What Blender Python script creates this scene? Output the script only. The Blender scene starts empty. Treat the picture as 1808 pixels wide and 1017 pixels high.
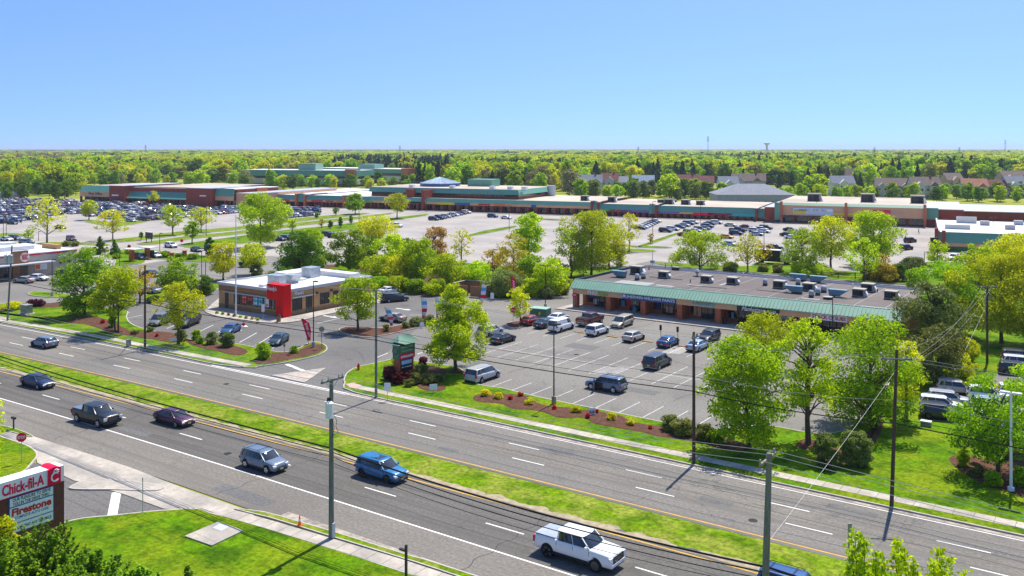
import bpy, math, random
import numpy as np
from mathutils import Vector, Matrix
R=math.radians; PI=math.pi
rnd=random.Random(7)
# ------------------------------------------------------------------ camera, sky, sun, exposure
# World axes: +X runs along the highway (to the right of the photo), +Y away from the viewer.
scene=bpy.context.scene; COL=scene.collection
CAMH=30.0; FPX=1600.0; HZ=262.0; YAW=R(35)
cam=bpy.data.cameras.new('camera'); camo=bpy.data.objects.new('camera',cam); COL.objects.link(camo)
camo.location=(0,0,CAMH); camo.rotation_euler=(R(90),0,YAW)
cam.sensor_width=36; cam.lens=FPX/1808*36; cam.shift_y=-(508.5-HZ)/1808; cam.clip_start=0.5; cam.clip_end=60000
scene.camera=camo
SUN_EL=R(60); SUN_AZ=R(-5)      # azimuth from +Y towards +X
w=bpy.data.worlds.new('World'); scene.world=w; w.use_nodes=True
nt=w.node_tree; bg=nt.nodes['Background']
sky=nt.nodes.new('ShaderNodeTexSky'); sky.sky_type='NISHITA'; sky.sun_disc=False
sky.sun_elevation=SUN_EL; sky.sun_rotation=SUN_AZ; sky.air_density=1.15; sky.dust_density=0.3; sky.ozone_density=1.6; sky.altitude=50
tc=nt.nodes.new('ShaderNodeTexCoord'); mp=nt.nodes.new('ShaderNodeMapping'); mp.vector_type='POINT'
mp.inputs['Scale'].default_value=(1,1,1.6); mp.inputs['Location'].default_value=(0,0,0.22)
nrm=nt.nodes.new('ShaderNodeVectorMath'); nrm.operation='NORMALIZE'
nt.links.new(tc.outputs['Generated'],mp.inputs['Vector']); nt.links.new(mp.outputs[0],nrm.inputs[0]); nt.links.new(nrm.outputs[0],sky.inputs['Vector'])
hs_=nt.nodes.new('ShaderNodeHueSaturation'); hs_.inputs['Saturation'].default_value=1.1; tn=nt.nodes.new('ShaderNodeVectorMath'); tn.operation='MULTIPLY'; tn.inputs[1].default_value=(0.70,0.755,0.92); nt.links.new(sky.outputs[0],hs_.inputs['Color']); nt.links.new(hs_.outputs[0],tn.inputs[0]); nt.links.new(tn.outputs[0],bg.inputs[0]); bg.inputs[1].default_value=0.12
sl=bpy.data.lights.new('sun','SUN'); sl.energy=3.6; sl.angle=R(0.5); sl.color=(1,0.94,0.82)
so=bpy.data.objects.new('sun',sl); COL.objects.link(so); so.location=(0,100,200)
sd=Vector((math.sin(SUN_AZ)*math.cos(SUN_EL),math.cos(SUN_AZ)*math.cos(SUN_EL),math.sin(SUN_EL)))
so.rotation_euler=sd.to_track_quat('Z','Y').to_euler()
scene.view_settings.view_transform='Standard'; scene.view_settings.look='None'; scene.view_settings.gamma=1
scene.view_settings.exposure=0.86
scene.render.engine='CYCLES'
cy=scene.cycles; cy.max_bounces=6; cy.diffuse_bounces=3; cy.glossy_bounces=3; cy.transmission_bounces=4; cy.volume_bounces=0; cy.transparent_max_bounces=4
# ------------------------------------------------------------------ picture point -> world
cY,sY=math.cos(YAW),math.sin(YAW)
def X2W(X,Y): return (cY*X-sY*Y, sY*X+cY*Y)
def G(px,py,z=0.0):
    Y=FPX*(CAMH-z)/(py-HZ); X=(px-904)*Y/FPX; return X2W(X,Y)
def depth(u,v): return -sY*u+cY*v
def PL(px,py,p,d):
    """point of the vertical plane through p along d seen at a picture point"""
    rx,ry=X2W((px-904)/FPX,1.0)
    # r*t = p + d*s
    det=rx*(-d[1])-ry*(-d[0]); t=(p[0]*(-d[1])-p[1]*(-d[0]))/det
    return (rx*t,ry*t,CAMH-(py-HZ)*t/FPX)
def PV(px,py,v): return PL(px,py,(0,v),(1,0))
def PU(px,py,u): return PL(px,py,(u,0),(0,1))
def RT(s,t):   # highway coordinates: the road bends gently away at the left
    b=max(0,-60-s); return (s,t-2.65e-4*b*b)
# ------------------------------------------------------------------ materials
MATS={}
def newmat(name):
    m=bpy.data.materials.new(name); m.use_nodes=True; MATS[name]=m; return m
def sock(n,*names):
    for k in names:
        if k in n.inputs: return n.inputs[k]
def surf(name,col,rough=0.7,metal=0.0,var=0.15,scale=1.0,col2=None,bump=0.0,bscale=None,spec=None,coat=0,stretch=None,thr=None,detail=6,island=0.0,dirt=None,dscale=0.1,fine=0,fscale=6):
    m=newmat(name); t=m.node_tree; N=t.nodes; L=t.links; b=N['Principled BSDF']
    b.inputs['Roughness'].default_value=rough; b.inputs['Metallic'].default_value=metal
    if spec is None and rough>=0.55 and metal==0: spec=0.15
    if spec is not None: sock(b,'Specular IOR Level').default_value=spec
    if coat: sock(b,'Coat Weight').default_value=coat; sock(b,'Coat Roughness').default_value=0.04
    c2=col2 or tuple(max(0,c*(1-var)) for c in col); c1=col if col2 else tuple(min(1,c*(1+var)) for c in col)
    if var==0 and not col2 and not bump and not island:
        b.inputs['Base Color'].default_value=(*col,1); return m
    co=N.new('ShaderNodeTexCoord'); src=co.outputs['Object']
    if stretch:
        mm=N.new('ShaderNodeMapping'); mm.inputs['Scale'].default_value=stretch; L.new(src,mm.inputs[0]); src=mm.outputs[0]
    n=N.new('ShaderNodeTexNoise'); n.inputs['Scale'].default_value=scale; n.inputs['Detail'].default_value=detail; n.inputs['Roughness'].default_value=0.6; L.new(src,n.inputs['Vector'])
    cr=N.new('ShaderNodeValToRGB'); lo,hi=thr or (0.3,0.7)
    cr.color_ramp.elements[0].position=lo; cr.color_ramp.elements[0].color=(*c2,1); cr.color_ramp.elements[1].position=hi; cr.color_ramp.elements[1].color=(*c1,1)
    L.new(n.outputs[0],cr.inputs[0]); out=cr.outputs[0]
    if dirt:
        n3=N.new('ShaderNodeTexNoise'); n3.inputs['Scale'].default_value=dscale; n3.inputs['Detail'].default_value=5; L.new(co.outputs['Object'],n3.inputs['Vector'])
        mr=N.new('ShaderNodeMapRange'); mr.inputs[1].default_value=0.42; mr.inputs[2].default_value=0.62; L.new(n3.outputs[0],mr.inputs[0])
        mx=N.new('ShaderNodeMix'); mx.data_type='RGBA'; mx.inputs[7].default_value=(*dirt,1); L.new(mr.outputs[0],mx.inputs[0]); L.new(out,mx.inputs[6]); out=mx.outputs[2]
    if fine:
        n4=N.new('ShaderNodeTexNoise'); n4.inputs['Scale'].default_value=fscale; n4.inputs['Detail'].default_value=8; n4.inputs['Roughness'].default_value=0.75; L.new(co.outputs['Object'],n4.inputs['Vector'])
        m4=N.new('ShaderNodeMapRange'); m4.inputs[1].default_value=0.38; m4.inputs[2].default_value=0.62; m4.inputs[3].default_value=1-fine; m4.inputs[4].default_value=1+fine; L.new(n4.outputs[0],m4.inputs[0])
        v4=N.new('ShaderNodeVectorMath'); v4.operation='SCALE'; L.new(out,v4.inputs[0]); L.new(m4.outputs[0],v4.inputs['Scale']); out=v4.outputs[0]
    if island:
        ge=N.new('ShaderNodeNewGeometry'); hs=N.new('ShaderNodeHueSaturation'); mr=N.new('ShaderNodeMapRange'); mr.inputs[3].default_value=1-island; mr.inputs[4].default_value=1+island
        L.new(ge.outputs['Random Per Island'],mr.inputs[0]); L.new(mr.outputs[0],hs.inputs['Value']); L.new(out,hs.inputs['Color']); out=hs.outputs[0]
    L.new(out,b.inputs['Base Color'])
    if bump:
        n2=N.new('ShaderNodeTexNoise'); n2.inputs['Scale'].default_value=bscale or scale*4; n2.inputs['Detail'].default_value=4; L.new(src,n2.inputs['Vector'])
        bp=N.new('ShaderNodeBump'); bp.inputs['Strength'].default_value=bump; bp.inputs['Distance'].default_value=0.05; L.new(n2.outputs[0],bp.inputs['Height']); L.new(bp.outputs[0],b.inputs['Normal'])
    return m
def flat(name,col,rough=0.6,metal=0,spec=None,coat=0): return surf(name,col,rough,metal,0,spec=spec,coat=coat)
def asphalt(name,col,patch,crack,streak=None):
    """aggregate grain, large worn patches, crack lines, tyre-polished streaks along X"""
    m=newmat(name); t=m.node_tree; N=t.nodes; L=t.links; b=N['Principled BSDF']; b.inputs['Roughness'].default_value=0.9; sock(b,'Specular IOR Level').default_value=0.2
    co=N.new('ShaderNodeTexCoord').outputs['Object']
    def noise(sc,det,stretch=None):
        s=co
        if stretch: mm=N.new('ShaderNodeMapping'); mm.inputs['Scale'].default_value=stretch; L.new(co,mm.inputs[0]); s=mm.outputs[0]
        n=N.new('ShaderNodeTexNoise'); n.inputs['Scale'].default_value=sc; n.inputs['Detail'].default_value=det; L.new(s,n.inputs['Vector']); return n.outputs[0]
    def mix(fac,a,bc,mode='MIX'):
        x=N.new('ShaderNodeMix'); x.data_type='RGBA'; x.blend_type=mode
        if isinstance(fac,float): x.inputs[0].default_value=fac
        else: L.new(fac,x.inputs[0])
        for i,c in ((6,a),(7,bc)):
            if isinstance(c,tuple): x.inputs[i].default_value=(*c,1)
            else: L.new(c,x.inputs[i])
        return x.outputs[2]
    def mr(v,a,b_,c=0.,d=1.):
        x=N.new('ShaderNodeMapRange'); x.inputs[1].default_value=a; x.inputs[2].default_value=b_; x.inputs[3].default_value=c; x.inputs[4].default_value=d; L.new(v,x.inputs[0]); return x.outputs[0]
    c=mix(mr(noise(0.07,6),0.38,0.62),col,patch)
    g=mr(noise(4.0,9),0.36,0.64,0.82,1.18); cg=N.new('ShaderNodeCombineColor'); [L.new(g,cg.inputs[i]) for i in range(3)]
    c=mix(1.0,c,cg.outputs[0],'MULTIPLY')
    st_=mr(noise(0.35,6),0.60,0.72,0.,.45); c=mix(st_,c,crack)
    if streak:
        s=mr(noise(1.0,4,(0.012,1.1,1)),0.47,0.66); c=mix(s,c,streak)
    vo=N.new('ShaderNodeTexVoronoi'); vo.feature='DISTANCE_TO_EDGE'; vo.inputs['Scale'].default_value=0.11
    wn=N.new('ShaderNodeVectorMath'); wn.operation='MULTIPLY_ADD'
    nn=N.new('ShaderNodeTexNoise'); nn.inputs['Scale'].default_value=0.6; nn.inputs['Detail'].default_value=5; L.new(co,nn.inputs['Vector'])
    L.new(nn.outputs['Color'],wn.inputs[0]); wn.inputs[1].default_value=(3,3,3); L.new(co,wn.inputs[2]); L.new(wn.outputs[0],vo.inputs['Vector'])
    ck=mr(vo.outputs['Distance'],0.002,0.009,1.,0.)
    lim=mr(noise(0.05,3),0.45,0.6); mu=N.new('ShaderNodeMath'); mu.operation='MULTIPLY'; L.new(ck,mu.inputs[0]); L.new(lim,mu.inputs[1])
    m2=N.new('ShaderNodeMath'); m2.operation='MULTIPLY'; L.new(mu.outputs[0],m2.inputs[0]); m2.inputs[1].default_value=0.6
    c=mix(m2.outputs[0],c,crack)
    L.new(c,b.inputs['Base Color']); return m
def foliage(name,c1,c2,transl=0.4,hue=0.03):
    m=newmat(name); t=m.node_tree; N=t.nodes; L=t.links; b=N['Principled BSDF']; b.inputs['Roughness'].default_value=0.55; sock(b,'Specular IOR Level').default_value=0.12
    ge=N.new('ShaderNodeNewGeometry'); mx=N.new('ShaderNodeMix'); mx.data_type='RGBA'; mx.inputs[6].default_value=(*c2,1); mx.inputs[7].default_value=(*c1,1)
    L.new(ge.outputs['Random Per Island'],mx.inputs[0])
    oi=N.new('ShaderNodeObjectInfo'); hs=N.new('ShaderNodeHueSaturation')
    a=N.new('ShaderNodeMapRange'); a.inputs[3].default_value=0.5-hue; a.inputs[4].default_value=0.5+hue; L.new(oi.outputs['Random'],a.inputs[0]); L.new(a.outputs[0],hs.inputs['Hue'])
    mu=N.new('ShaderNodeMath'); mu.operation='MULTIPLY'; mu.inputs[1].default_value=7.13; L.new(oi.outputs['Random'],mu.inputs[0]); fr=N.new('ShaderNodeMath'); fr.operation='FRACT'; L.new(mu.outputs[0],fr.inputs[0])
    v=N.new('ShaderNodeMapRange'); v.inputs[3].default_value=0.78; v.inputs[4].default_value=1.2; L.new(fr.outputs[0],v.inputs[0]); L.new(v.outputs[0],hs.inputs['Value'])
    L.new(mx.outputs[2],hs.inputs['Color']); L.new(hs.outputs[0],b.inputs['Base Color'])
    tr=N.new('ShaderNodeBsdfTranslucent'); L.new(hs.outputs[0],tr.inputs[0]); ms=N.new('ShaderNodeMixShader'); ms.inputs[0].default_value=transl
    L.new(b.outputs[0],ms.inputs[1]); L.new(tr.outputs[0],ms.inputs[2]); L.new(ms.outputs[0],N['Material Output'].inputs['Surface']); return m
asphalt('asphalt',(0.206,0.189,0.167),(0.172,0.160,0.143),(0.086,0.082,0.074),(0.158,0.148,0.132))
asphalt('asphalt_dark',(0.139,0.129,0.115),(0.120,0.111,0.099),(0.067,0.063,0.057),(0.101,0.095,0.085))
asphalt('asphalt_shoulder',(0.215,0.196,0.167),(0.172,0.156,0.135),(0.095,0.092,0.081),(0.158,0.146,0.126))
asphalt('lot_asphalt',(0.224,0.209,0.186),(0.177,0.165,0.148),(0.105,0.100,0.089))
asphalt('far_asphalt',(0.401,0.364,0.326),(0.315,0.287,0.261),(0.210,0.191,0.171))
asphalt('dark_asphalt',(0.162,0.153,0.143),(0.134,0.128,0.120),(0.067,0.063,0.057))
surf('concrete',(0.47,0.42,0.35),0.9,var=0.16,scale=0.8,bump=0.1,dirt=(0.33,0.30,0.26),dscale=0.25,fine=.15,fscale=2,spec=.2)
surf('gutter_concrete',(0.42,0.36,0.29),0.9,col2=(0.24,0.215,0.19),scale=0.5,thr=(.38,.6),fine=.2,fscale=2)
surf('kerb',(0.48,0.42,0.37),0.85,var=0.2,scale=1.2)
surf('pink_concrete',(0.52,0.36,0.32),0.85,var=0.12,scale=1.5)
surf('grass',(0.105,0.22,0.002),0.95,spec=.05,col2=(0.045,0.11,0.002),scale=0.35,bump=1.0,bscale=6,detail=12,thr=(.4,.6),dirt=(0.16,0.225,0.006),dscale=0.22,fine=.38,fscale=2.6)
surf('dry_grass',(0.145,0.245,0.004),0.95,spec=.05,col2=(0.075,0.145,0.003),scale=0.4,bump=1.0,bscale=5,detail=12,thr=(.4,.6),dirt=(0.21,0.25,0.03),dscale=0.35,fine=.42,fscale=2.2)
surf('field',(0.38,0.38,0.05),0.95,spec=.05,col2=(0.12,0.18,0.03),scale=0.02,detail=8)
surf('mulch',(0.165,0.075,0.045),0.95,col2=(0.055,0.025,0.018),scale=3,bump=1,bscale=7,detail=8)
surf('gravel',(0.50,0.47,0.38),0.9,var=0.3,scale=4)
asphalt('patch_asphalt',(0.155,0.152,0.145),(0.135,0.132,0.127),(0.06,0.06,0.06))
flat('tar',(0.055,0.055,0.06),0.8)
surf('dirt',(0.36,0.30,0.20),0.95,var=0.3,scale=1.5,bump=0.4)
surf('white_paint',(0.72,0.70,0.66),0.7,var=0.12,scale=1.3,thr=(0.25,0.55))
surf('faded_paint',(0.66,0.64,0.61),0.75,col2=(0.36,0.35,0.35),scale=2.0,thr=(0.35,0.6))
surf('yellow_paint',(0.62,0.36,0.06),0.7,var=0.2,scale=1.5)
surf('brick',(0.46,0.13,0.06),0.85,var=0.22,scale=2.5,island=0.08)
surf('far_brick',(0.30,0.065,0.04),0.85,var=0.15,scale=0.5)
surf('orange_brick',(0.55,0.17,0.08),0.85,var=0.12,scale=0.5)
surf('peach',(0.74,0.42,0.24),0.8,var=0.06,scale=0.4)
surf('green_metal',(0.27,0.46,0.33),0.5,var=0.09,scale=0.5)
surf('far_green_metal',(0.13,0.34,0.24),0.5,var=0.08,scale=0.2)
surf('dark_green_metal',(0.05,0.16,0.11),0.5,var=0.1,scale=1)
surf('roof_deck',(0.175,0.148,0.136),0.9,var=0.10,scale=0.15,stretch=(1,0.5,1),dirt=(0.135,0.117,0.11),dscale=0.08,fine=.12,fscale=3)
surf('beige_roof',(0.55,0.47,0.38),0.9,var=0.12,scale=0.1,dirt=(0.42,0.36,0.30),dscale=0.05)
surf('white_roof',(0.72,0.71,0.69),0.7,var=0.05,scale=0.2,dirt=(0.68,0.68,0.69),dscale=0.15)
surf('roof_edge',(0.06,0.075,0.09),0.6,var=0.15,scale=1)
surf('dark_brick',(0.17,0.06,0.042),0.85,var=0.2,scale=2.5)
surf('tan_brick',(0.52,0.30,0.135),0.85,var=0.12,scale=1.2)
surf('dark_tan_brick',(0.30,0.175,0.09),0.85,var=0.12,scale=1.2)
surf('burger_stone',(0.48,0.41,0.33),0.85,var=0.10,scale=1.5)
surf('wood_panel',(0.34,0.17,0.08),0.7,var=0.25,scale=1,stretch=(1,1,5))
surf('red_panel',(0.80,0.004,0.006),0.5,var=0.05,scale=1,spec=.15)
flat('grey_coping',(0.50,0.51,0.53),0.4)
flat('white_metal',(0.80,0.81,0.83),0.4); flat('white_sign',(0.82,0.83,0.85),0.5); flat('dark_metal',(0.02,0.022,0.025),0.5)
surf('galvanised',(0.42,0.46,0.50),0.4,0.5,0.25,1.5); surf('cabinet',(0.30,0.30,0.27),0.5,0.1,0.15,2); surf('blue_steel',(0.12,0.24,0.30),0.5,0.2,0.15,1.5)
flat('black_panel',(0.012,0.012,0.014),0.4); flat('blue_sign',(0.012,0.075,0.26),0.4); flat('teal',(0.0,0.42,0.46),0.4); flat('red_letter',(0.60,0.01,0.03),0.45); flat('crimson',(0.85,0.008,0.06),0.6)
flat('green_letter',(0.06,0.5,0.04),0.45); flat('maroon_letter',(0.30,0.01,0.06),0.5); flat('navy_letter',(0.02,0.10,0.30),0.5); flat('orange',(0.85,0.16,0.02),0.5); flat('yellow_sign',(0.8,0.6,0.02),0.5)
flat('skyblue_sign',(0.08,0.42,0.70),0.5); flat('pale_blue',(0.50,0.66,0.80),0.5); flat('purple_sign',(0.18,0.12,0.42),0.5); flat('green_sign',(0.10,0.19,0.09),0.5)
surf('pole_wood',(0.13,0.085,0.06),0.9,col2=(0.06,0.042,0.032),scale=3,stretch=(4,4,0.4),bump=0.3)
surf('grey_wood',(0.25,0.25,0.22),0.9,col2=(0.11,0.12,0.11),scale=3,stretch=(4,4,0.4),bump=0.3)
surf('bark',(0.12,0.085,0.06),0.95,var=0.35,scale=4,bump=0.5); surf('pale_bark',(0.30,0.24,0.18),0.95,var=0.3,scale=4)
flat('wire',(0.015,0.015,0.017),0.6); flat('pale_wire',(0.50,0.50,0.47),0.5,0.2)
flat('glass',(0.012,0.015,0.018),0.06,spec=0.8); flat('car_glass',(0.02,0.028,0.035),0.04,spec=1.0); flat('tyre',(0.018,0.018,0.019),0.85); flat('trim',(0.025,0.025,0.028),0.6)
flat('rim',(0.55,0.56,0.58),0.3,0.4); flat('dark_rim',(0.10,0.10,0.105),0.35,0.3); flat('lamp_clear',(0.75,0.76,0.74),0.1,spec=0.9); flat('lamp_red',(0.55,0.01,0.01),0.2); flat('plate',(0.75,0.62,0.2),0.5); flat('chrome',(0.6,0.6,0.62),0.15,0.9)
surf('shingle_grey',(0.25,0.26,0.29),0.9,var=0.15,scale=0.8); surf('shingle_red',(0.22,0.095,0.085),0.9,var=0.2,scale=0.8); surf('shingle_brown',(0.24,0.18,0.15),0.9,var=0.2,scale=0.8); surf('shingle_blue',(0.30,0.36,0.44),0.9,var=0.15,scale=0.8)
surf('shingle_orange',(0.42,0.20,0.13),0.9,var=0.12,scale=0.8)
surf('siding',(0.62,0.60,0.55),0.8,var=0.08,scale=0.5); surf('tan_siding',(0.48,0.36,0.27),0.8,var=0.1,scale=0.5); surf('grey_siding',(0.42,0.42,0.44),0.8,var=0.08,scale=0.5)
surf('green_mural',(0.06,0.30,0.05),0.4,col2=(0.02,0.13,0.03),scale=0.5)
foliage('leaf_bright',(0.74, 0.90, 0.004),(0.23, 0.38, 0.004),0.55,0.012)
foliage('leaf_yellow',(0.84, 0.84, 0.008),(0.36, 0.42, 0.005),0.55,0.012)
foliage('leaf_mid',(0.48, 0.71, 0.005),(0.13, 0.25, 0.004),0.5,0.012)
foliage('leaf_dark',(0.22, 0.38, 0.01),(0.08, 0.17, 0.008),0.4,0.012)
foliage('leaf_pine',(0.26, 0.30, 0.05),(0.09, 0.12, 0.025),0.3)
foliage('leaf_fir',(0.07, 0.15, 0.05),(0.025, 0.06, 0.03),0.2)
foliage('leaf_olive',(0.34, 0.38, 0.08),(0.14, 0.18, 0.03),0.4)
foliage('leaf_orange',(0.68, 0.48, 0.03),(0.4, 0.3, 0.015),0.55)
foliage('leaf_purple',(0.2, 0.022, 0.03),(0.06, 0.01, 0.014),0.3)
foliage('leaf_brown',(0.38, 0.34, 0.16),(0.2, 0.19, 0.07),0.4)
foliage('petal_yellow',(0.85,0.72,0.01),(0.6,0.55,0.01),0.3,0.005)
foliage('petal_red',(0.75,0.02,0.02),(0.5,0.01,0.02),0.3,0.005)
PAINTS=dict(white=(0.78,0.79,0.81),silver=(0.42,0.44,0.47),grey=(0.16,0.17,0.185),black=(0.012,0.013,0.016),dark=(0.03,0.034,0.042),navy=(0.010,0.026,0.09),blue=(0.012,0.075,0.24),
 brightblue=(0.01,0.16,0.36),teal=(0.01,0.05,0.07),red=(0.32,0.012,0.02),maroon=(0.10,0.008,0.014),purple=(0.075,0.012,0.05),tan=(0.38,0.33,0.26),gold=(0.36,0.31,0.24),yellow=(0.72,0.42,0.01),orange=(0.60,0.10,0.01),
 steelblue=(0.14,0.19,0.26),lightblue=(0.30,0.42,0.56),champagne=(0.50,0.47,0.42))
for k,c in PAINTS.items(): flat('paint_'+k,c,0.35,0.0 if k=='white' else 0.1,coat=0.5)
# ------------------------------------------------------------------ mesh building
class MB:
    def __init__(s): s.v=[]; s.f=[]; s.m=[]; s.keys=[]
    def k(s,m):
        if m not in s.keys: s.keys.append(m)
        return s.keys.index(m)
    def add(s,vs,fs,m):
        o=len(s.v); s.v+=[tuple(p) for p in vs]; i=s.k(m)
        for f in fs: s.f.append(tuple(o+a for a in f)); s.m.append(i)
        return s
    def box(s,x0,x1,y0,y1,z0,z1,m):
        return s.add([(x0,y0,z0),(x1,y0,z0),(x1,y1,z0),(x0,y1,z0),(x0,y0,z1),(x1,y0,z1),(x1,y1,z1),(x0,y1,z1)],[(3,2,1,0),(4,5,6,7),(0,1,5,4),(1,2,6,5),(2,3,7,6),(3,0,4,7)],m)
    def prism(s,poly,z0,z1,m):
        n=len(poly); a=sum(poly[i][0]*poly[(i+1)%n][1]-poly[(i+1)%n][0]*poly[i][1] for i in range(n))
        if a<0: poly=poly[::-1]
        vs=[(p[0],p[1],z0) for p in poly]+[(p[0],p[1],z1) for p in poly]
        return s.add(vs,[tuple(range(n,2*n)),tuple(range(n-1,-1,-1))]+[(i,(i+1)%n,n+(i+1)%n,n+i) for i in range(n)],m)
    def extrude_y(s,prof,y0,y1,m):   # profile in x,z
        n=len(prof); vs=[(p[0],y0,p[1]) for p in prof]+[(p[0],y1,p[1]) for p in prof]
        return s.add(vs,[tuple(range(n)),tuple(range(2*n-1,n-1,-1))]+[((i+1)%n,i,n+i,n+(i+1)%n) for i in range(n)],m)
    def extrude_x(s,prof,x0,x1,m):   # profile in y,z
        n=len(prof); vs=[(x0,p[0],p[1]) for p in prof]+[(x1,p[0],p[1]) for p in prof]
        return s.add(vs,[tuple(range(n-1,-1,-1)),tuple(range(n,2*n))]+[(i,(i+1)%n,n+(i+1)%n,n+i) for i in range(n)],m)
    def tube(s,pts,r,m,n=6,cap=True):
        pts=[Vector(p) for p in pts]; k=len(pts); rr=r if isinstance(r,(list,tuple)) else [r]*k; vs=[]
        for i,p in enumerate(pts):
            d=(pts[min(i+1,k-1)]-pts[max(i-1,0)]).normalized(); a=Vector((0,0,1)) if abs(d.z)<0.9 else Vector((1,0,0))
            e=d.cross(a).normalized(); f=d.cross(e).normalized()
            for j in range(n):
                t=2*PI*j/n; vs.append(p+(e*math.cos(t)+f*math.sin(t))*rr[i])
        fs=[(i*n+j,(i+1)*n+j,(i+1)*n+(j+1)%n,i*n+(j+1)%n) for i in range(k-1) for j in range(n)]
        if cap: fs+=[tuple(range(n)),tuple(range(k*n-1,(k-1)*n-1,-1))]
        return s.add(vs,fs,m)
    def cyl(s,x,y,z0,z1,r,m,n=12,r2=None):
        r2=r if r2 is None else r2
        vs=[(x+q*math.cos(2*PI*j/n),y+q*math.sin(2*PI*j/n),z) for z,q in ((z0,r),(z1,r2)) for j in range(n)]
        return s.add(vs,[(j,(j+1)%n,n+(j+1)%n,n+j) for j in range(n)]+[tuple(range(n-1,-1,-1)),tuple(range(n,2*n))],m)
    def cyl_y(s,x,z,y0,y1,r,m,n=16,r2=None):
        r2=r if r2 is None else r2
        vs=[(x+q*math.cos(2*PI*j/n),y,z+q*math.sin(2*PI*j/n)) for y,q in ((y0,r),(y1,r2)) for j in range(n)]
        return s.add(vs,[((j+1)%n,j,n+j,n+(j+1)%n) for j in range(n)]+[tuple(range(n)),tuple(range(2*n-1,n-1,-1))],m)
    def loft(s,rings,m,cap=True):
        n=len(rings[0]); k=len(rings); vs=[p for r in rings for p in r]
        fs=[(i*n+j,i*n+(j+1)%n,(i+1)*n+(j+1)%n,(i+1)*n+j) for i in range(k-1) for j in range(n)]
        if cap: fs+=[tuple(range(n-1,-1,-1)),tuple(range((k-1)*n,k*n))]
        return s.add(vs,fs,m)
    def merge(s,o):
        off=len(s.v); s.v+=o.v
        for f,i in zip(o.f,o.m): s.f.append(tuple(off+a for a in f)); s.m.append(s.k(o.keys[i]))
        return s
    def mesh(s,name,smooth=False,sub=None):
        me=bpy.data.meshes.new(name); me.from_pydata(s.v,[],s.f)
        for k in s.keys: me.materials.append(MATS[(sub or {}).get(k,k)])
        me.polygons.foreach_set('material_index',s.m)
        if smooth:
            me.polygons.foreach_set('use_smooth',[True]*len(s.f)); me.update(); me.set_sharp_from_angle(angle=R(smooth if smooth>1 else 38))
        me.update(); return me
    def build(s,name,parent=None,loc=None,rz=0,smooth=False): return link(name,s.mesh(name,smooth),parent,loc,rz)
def link(name,data,parent=None,loc=None,rz=0):
    o=bpy.data.objects.new(name,data); COL.objects.link(o)
    if parent is not None: o.parent=parent
    if loc: o.location=loc
    if rz: o.rotation_euler=(0,0,rz)
    return o
def tag(o,label,cat,group=None,kind=None):
    o['label']=label
    if cat: o['category']=cat
    if group: o['group']=group
    if kind: o['kind']=kind
    return o
def thing(name,label,cat,loc=(0,0,0),rz=0,group=None):
    o=bpy.data.objects.new(name,None); o.empty_display_size=0.5; COL.objects.link(o); o.location=loc if len(loc)==3 else (*loc,0); o.rotation_euler=(0,0,rz)
    return tag(o,label,cat,group)
def structure(o): o['kind']='structure'; return o
def dup(root,loc,rz,label=None,group=None,scale=None):
    r=root.copy(); COL.objects.link(r); r.location=loc if len(loc)==3 else (*loc,0); r.rotation_euler=(0,0,rz)
    if scale: r.scale=scale
    if label: r['label']=label
    if group: r['group']=group
    for ch in list(root.children):
        c=ch.copy(); COL.objects.link(c); c.parent=r
        for g in list(ch.children):
            d=g.copy(); COL.objects.link(d); d.parent=c
    return r
TXT={}
def text(s,width,height,mat,parent,loc,rz=0,shear=0,ext=0.03,name='lettering',rx=90,bold=0.0,align='CENTER'):
    """letters scaled to width x height, standing in the x,z plane, facing local -y"""
    cu=bpy.data.curves.new('t','FONT'); cu.body=s; cu.size=1; cu.extrude=0.02; cu.shear=shear; cu.offset=bold; cu.resolution_u=3; cu.align_x='CENTER'; cu.align_y='CENTER'
    to=bpy.data.objects.new('t',cu); COL.objects.link(to); bpy.context.view_layer.update()
    dg=bpy.context.evaluated_depsgraph_get(); me=bpy.data.meshes.new_from_object(to.evaluated_get(dg)); bpy.data.objects.remove(to)
    n=len(me.vertices); a=np.empty(n*3); me.vertices.foreach_get('co',a); a=a.reshape(-1,3)
    mn,mx=a.min(0),a.max(0); a=(a-(mn+mx)/2); a[:,0]*=width/(mx[0]-mn[0]); a[:,1]*=height/(mx[1]-mn[1]); a[:,2]*=ext/(mx[2]-mn[2])
    me.vertices.foreach_set('co',a.ravel()); me.materials.clear(); me.materials.append(MATS[mat]); me.update()
    o=link(name,me,parent,loc); o.rotation_euler=(R(rx),0,rz); return o
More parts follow.
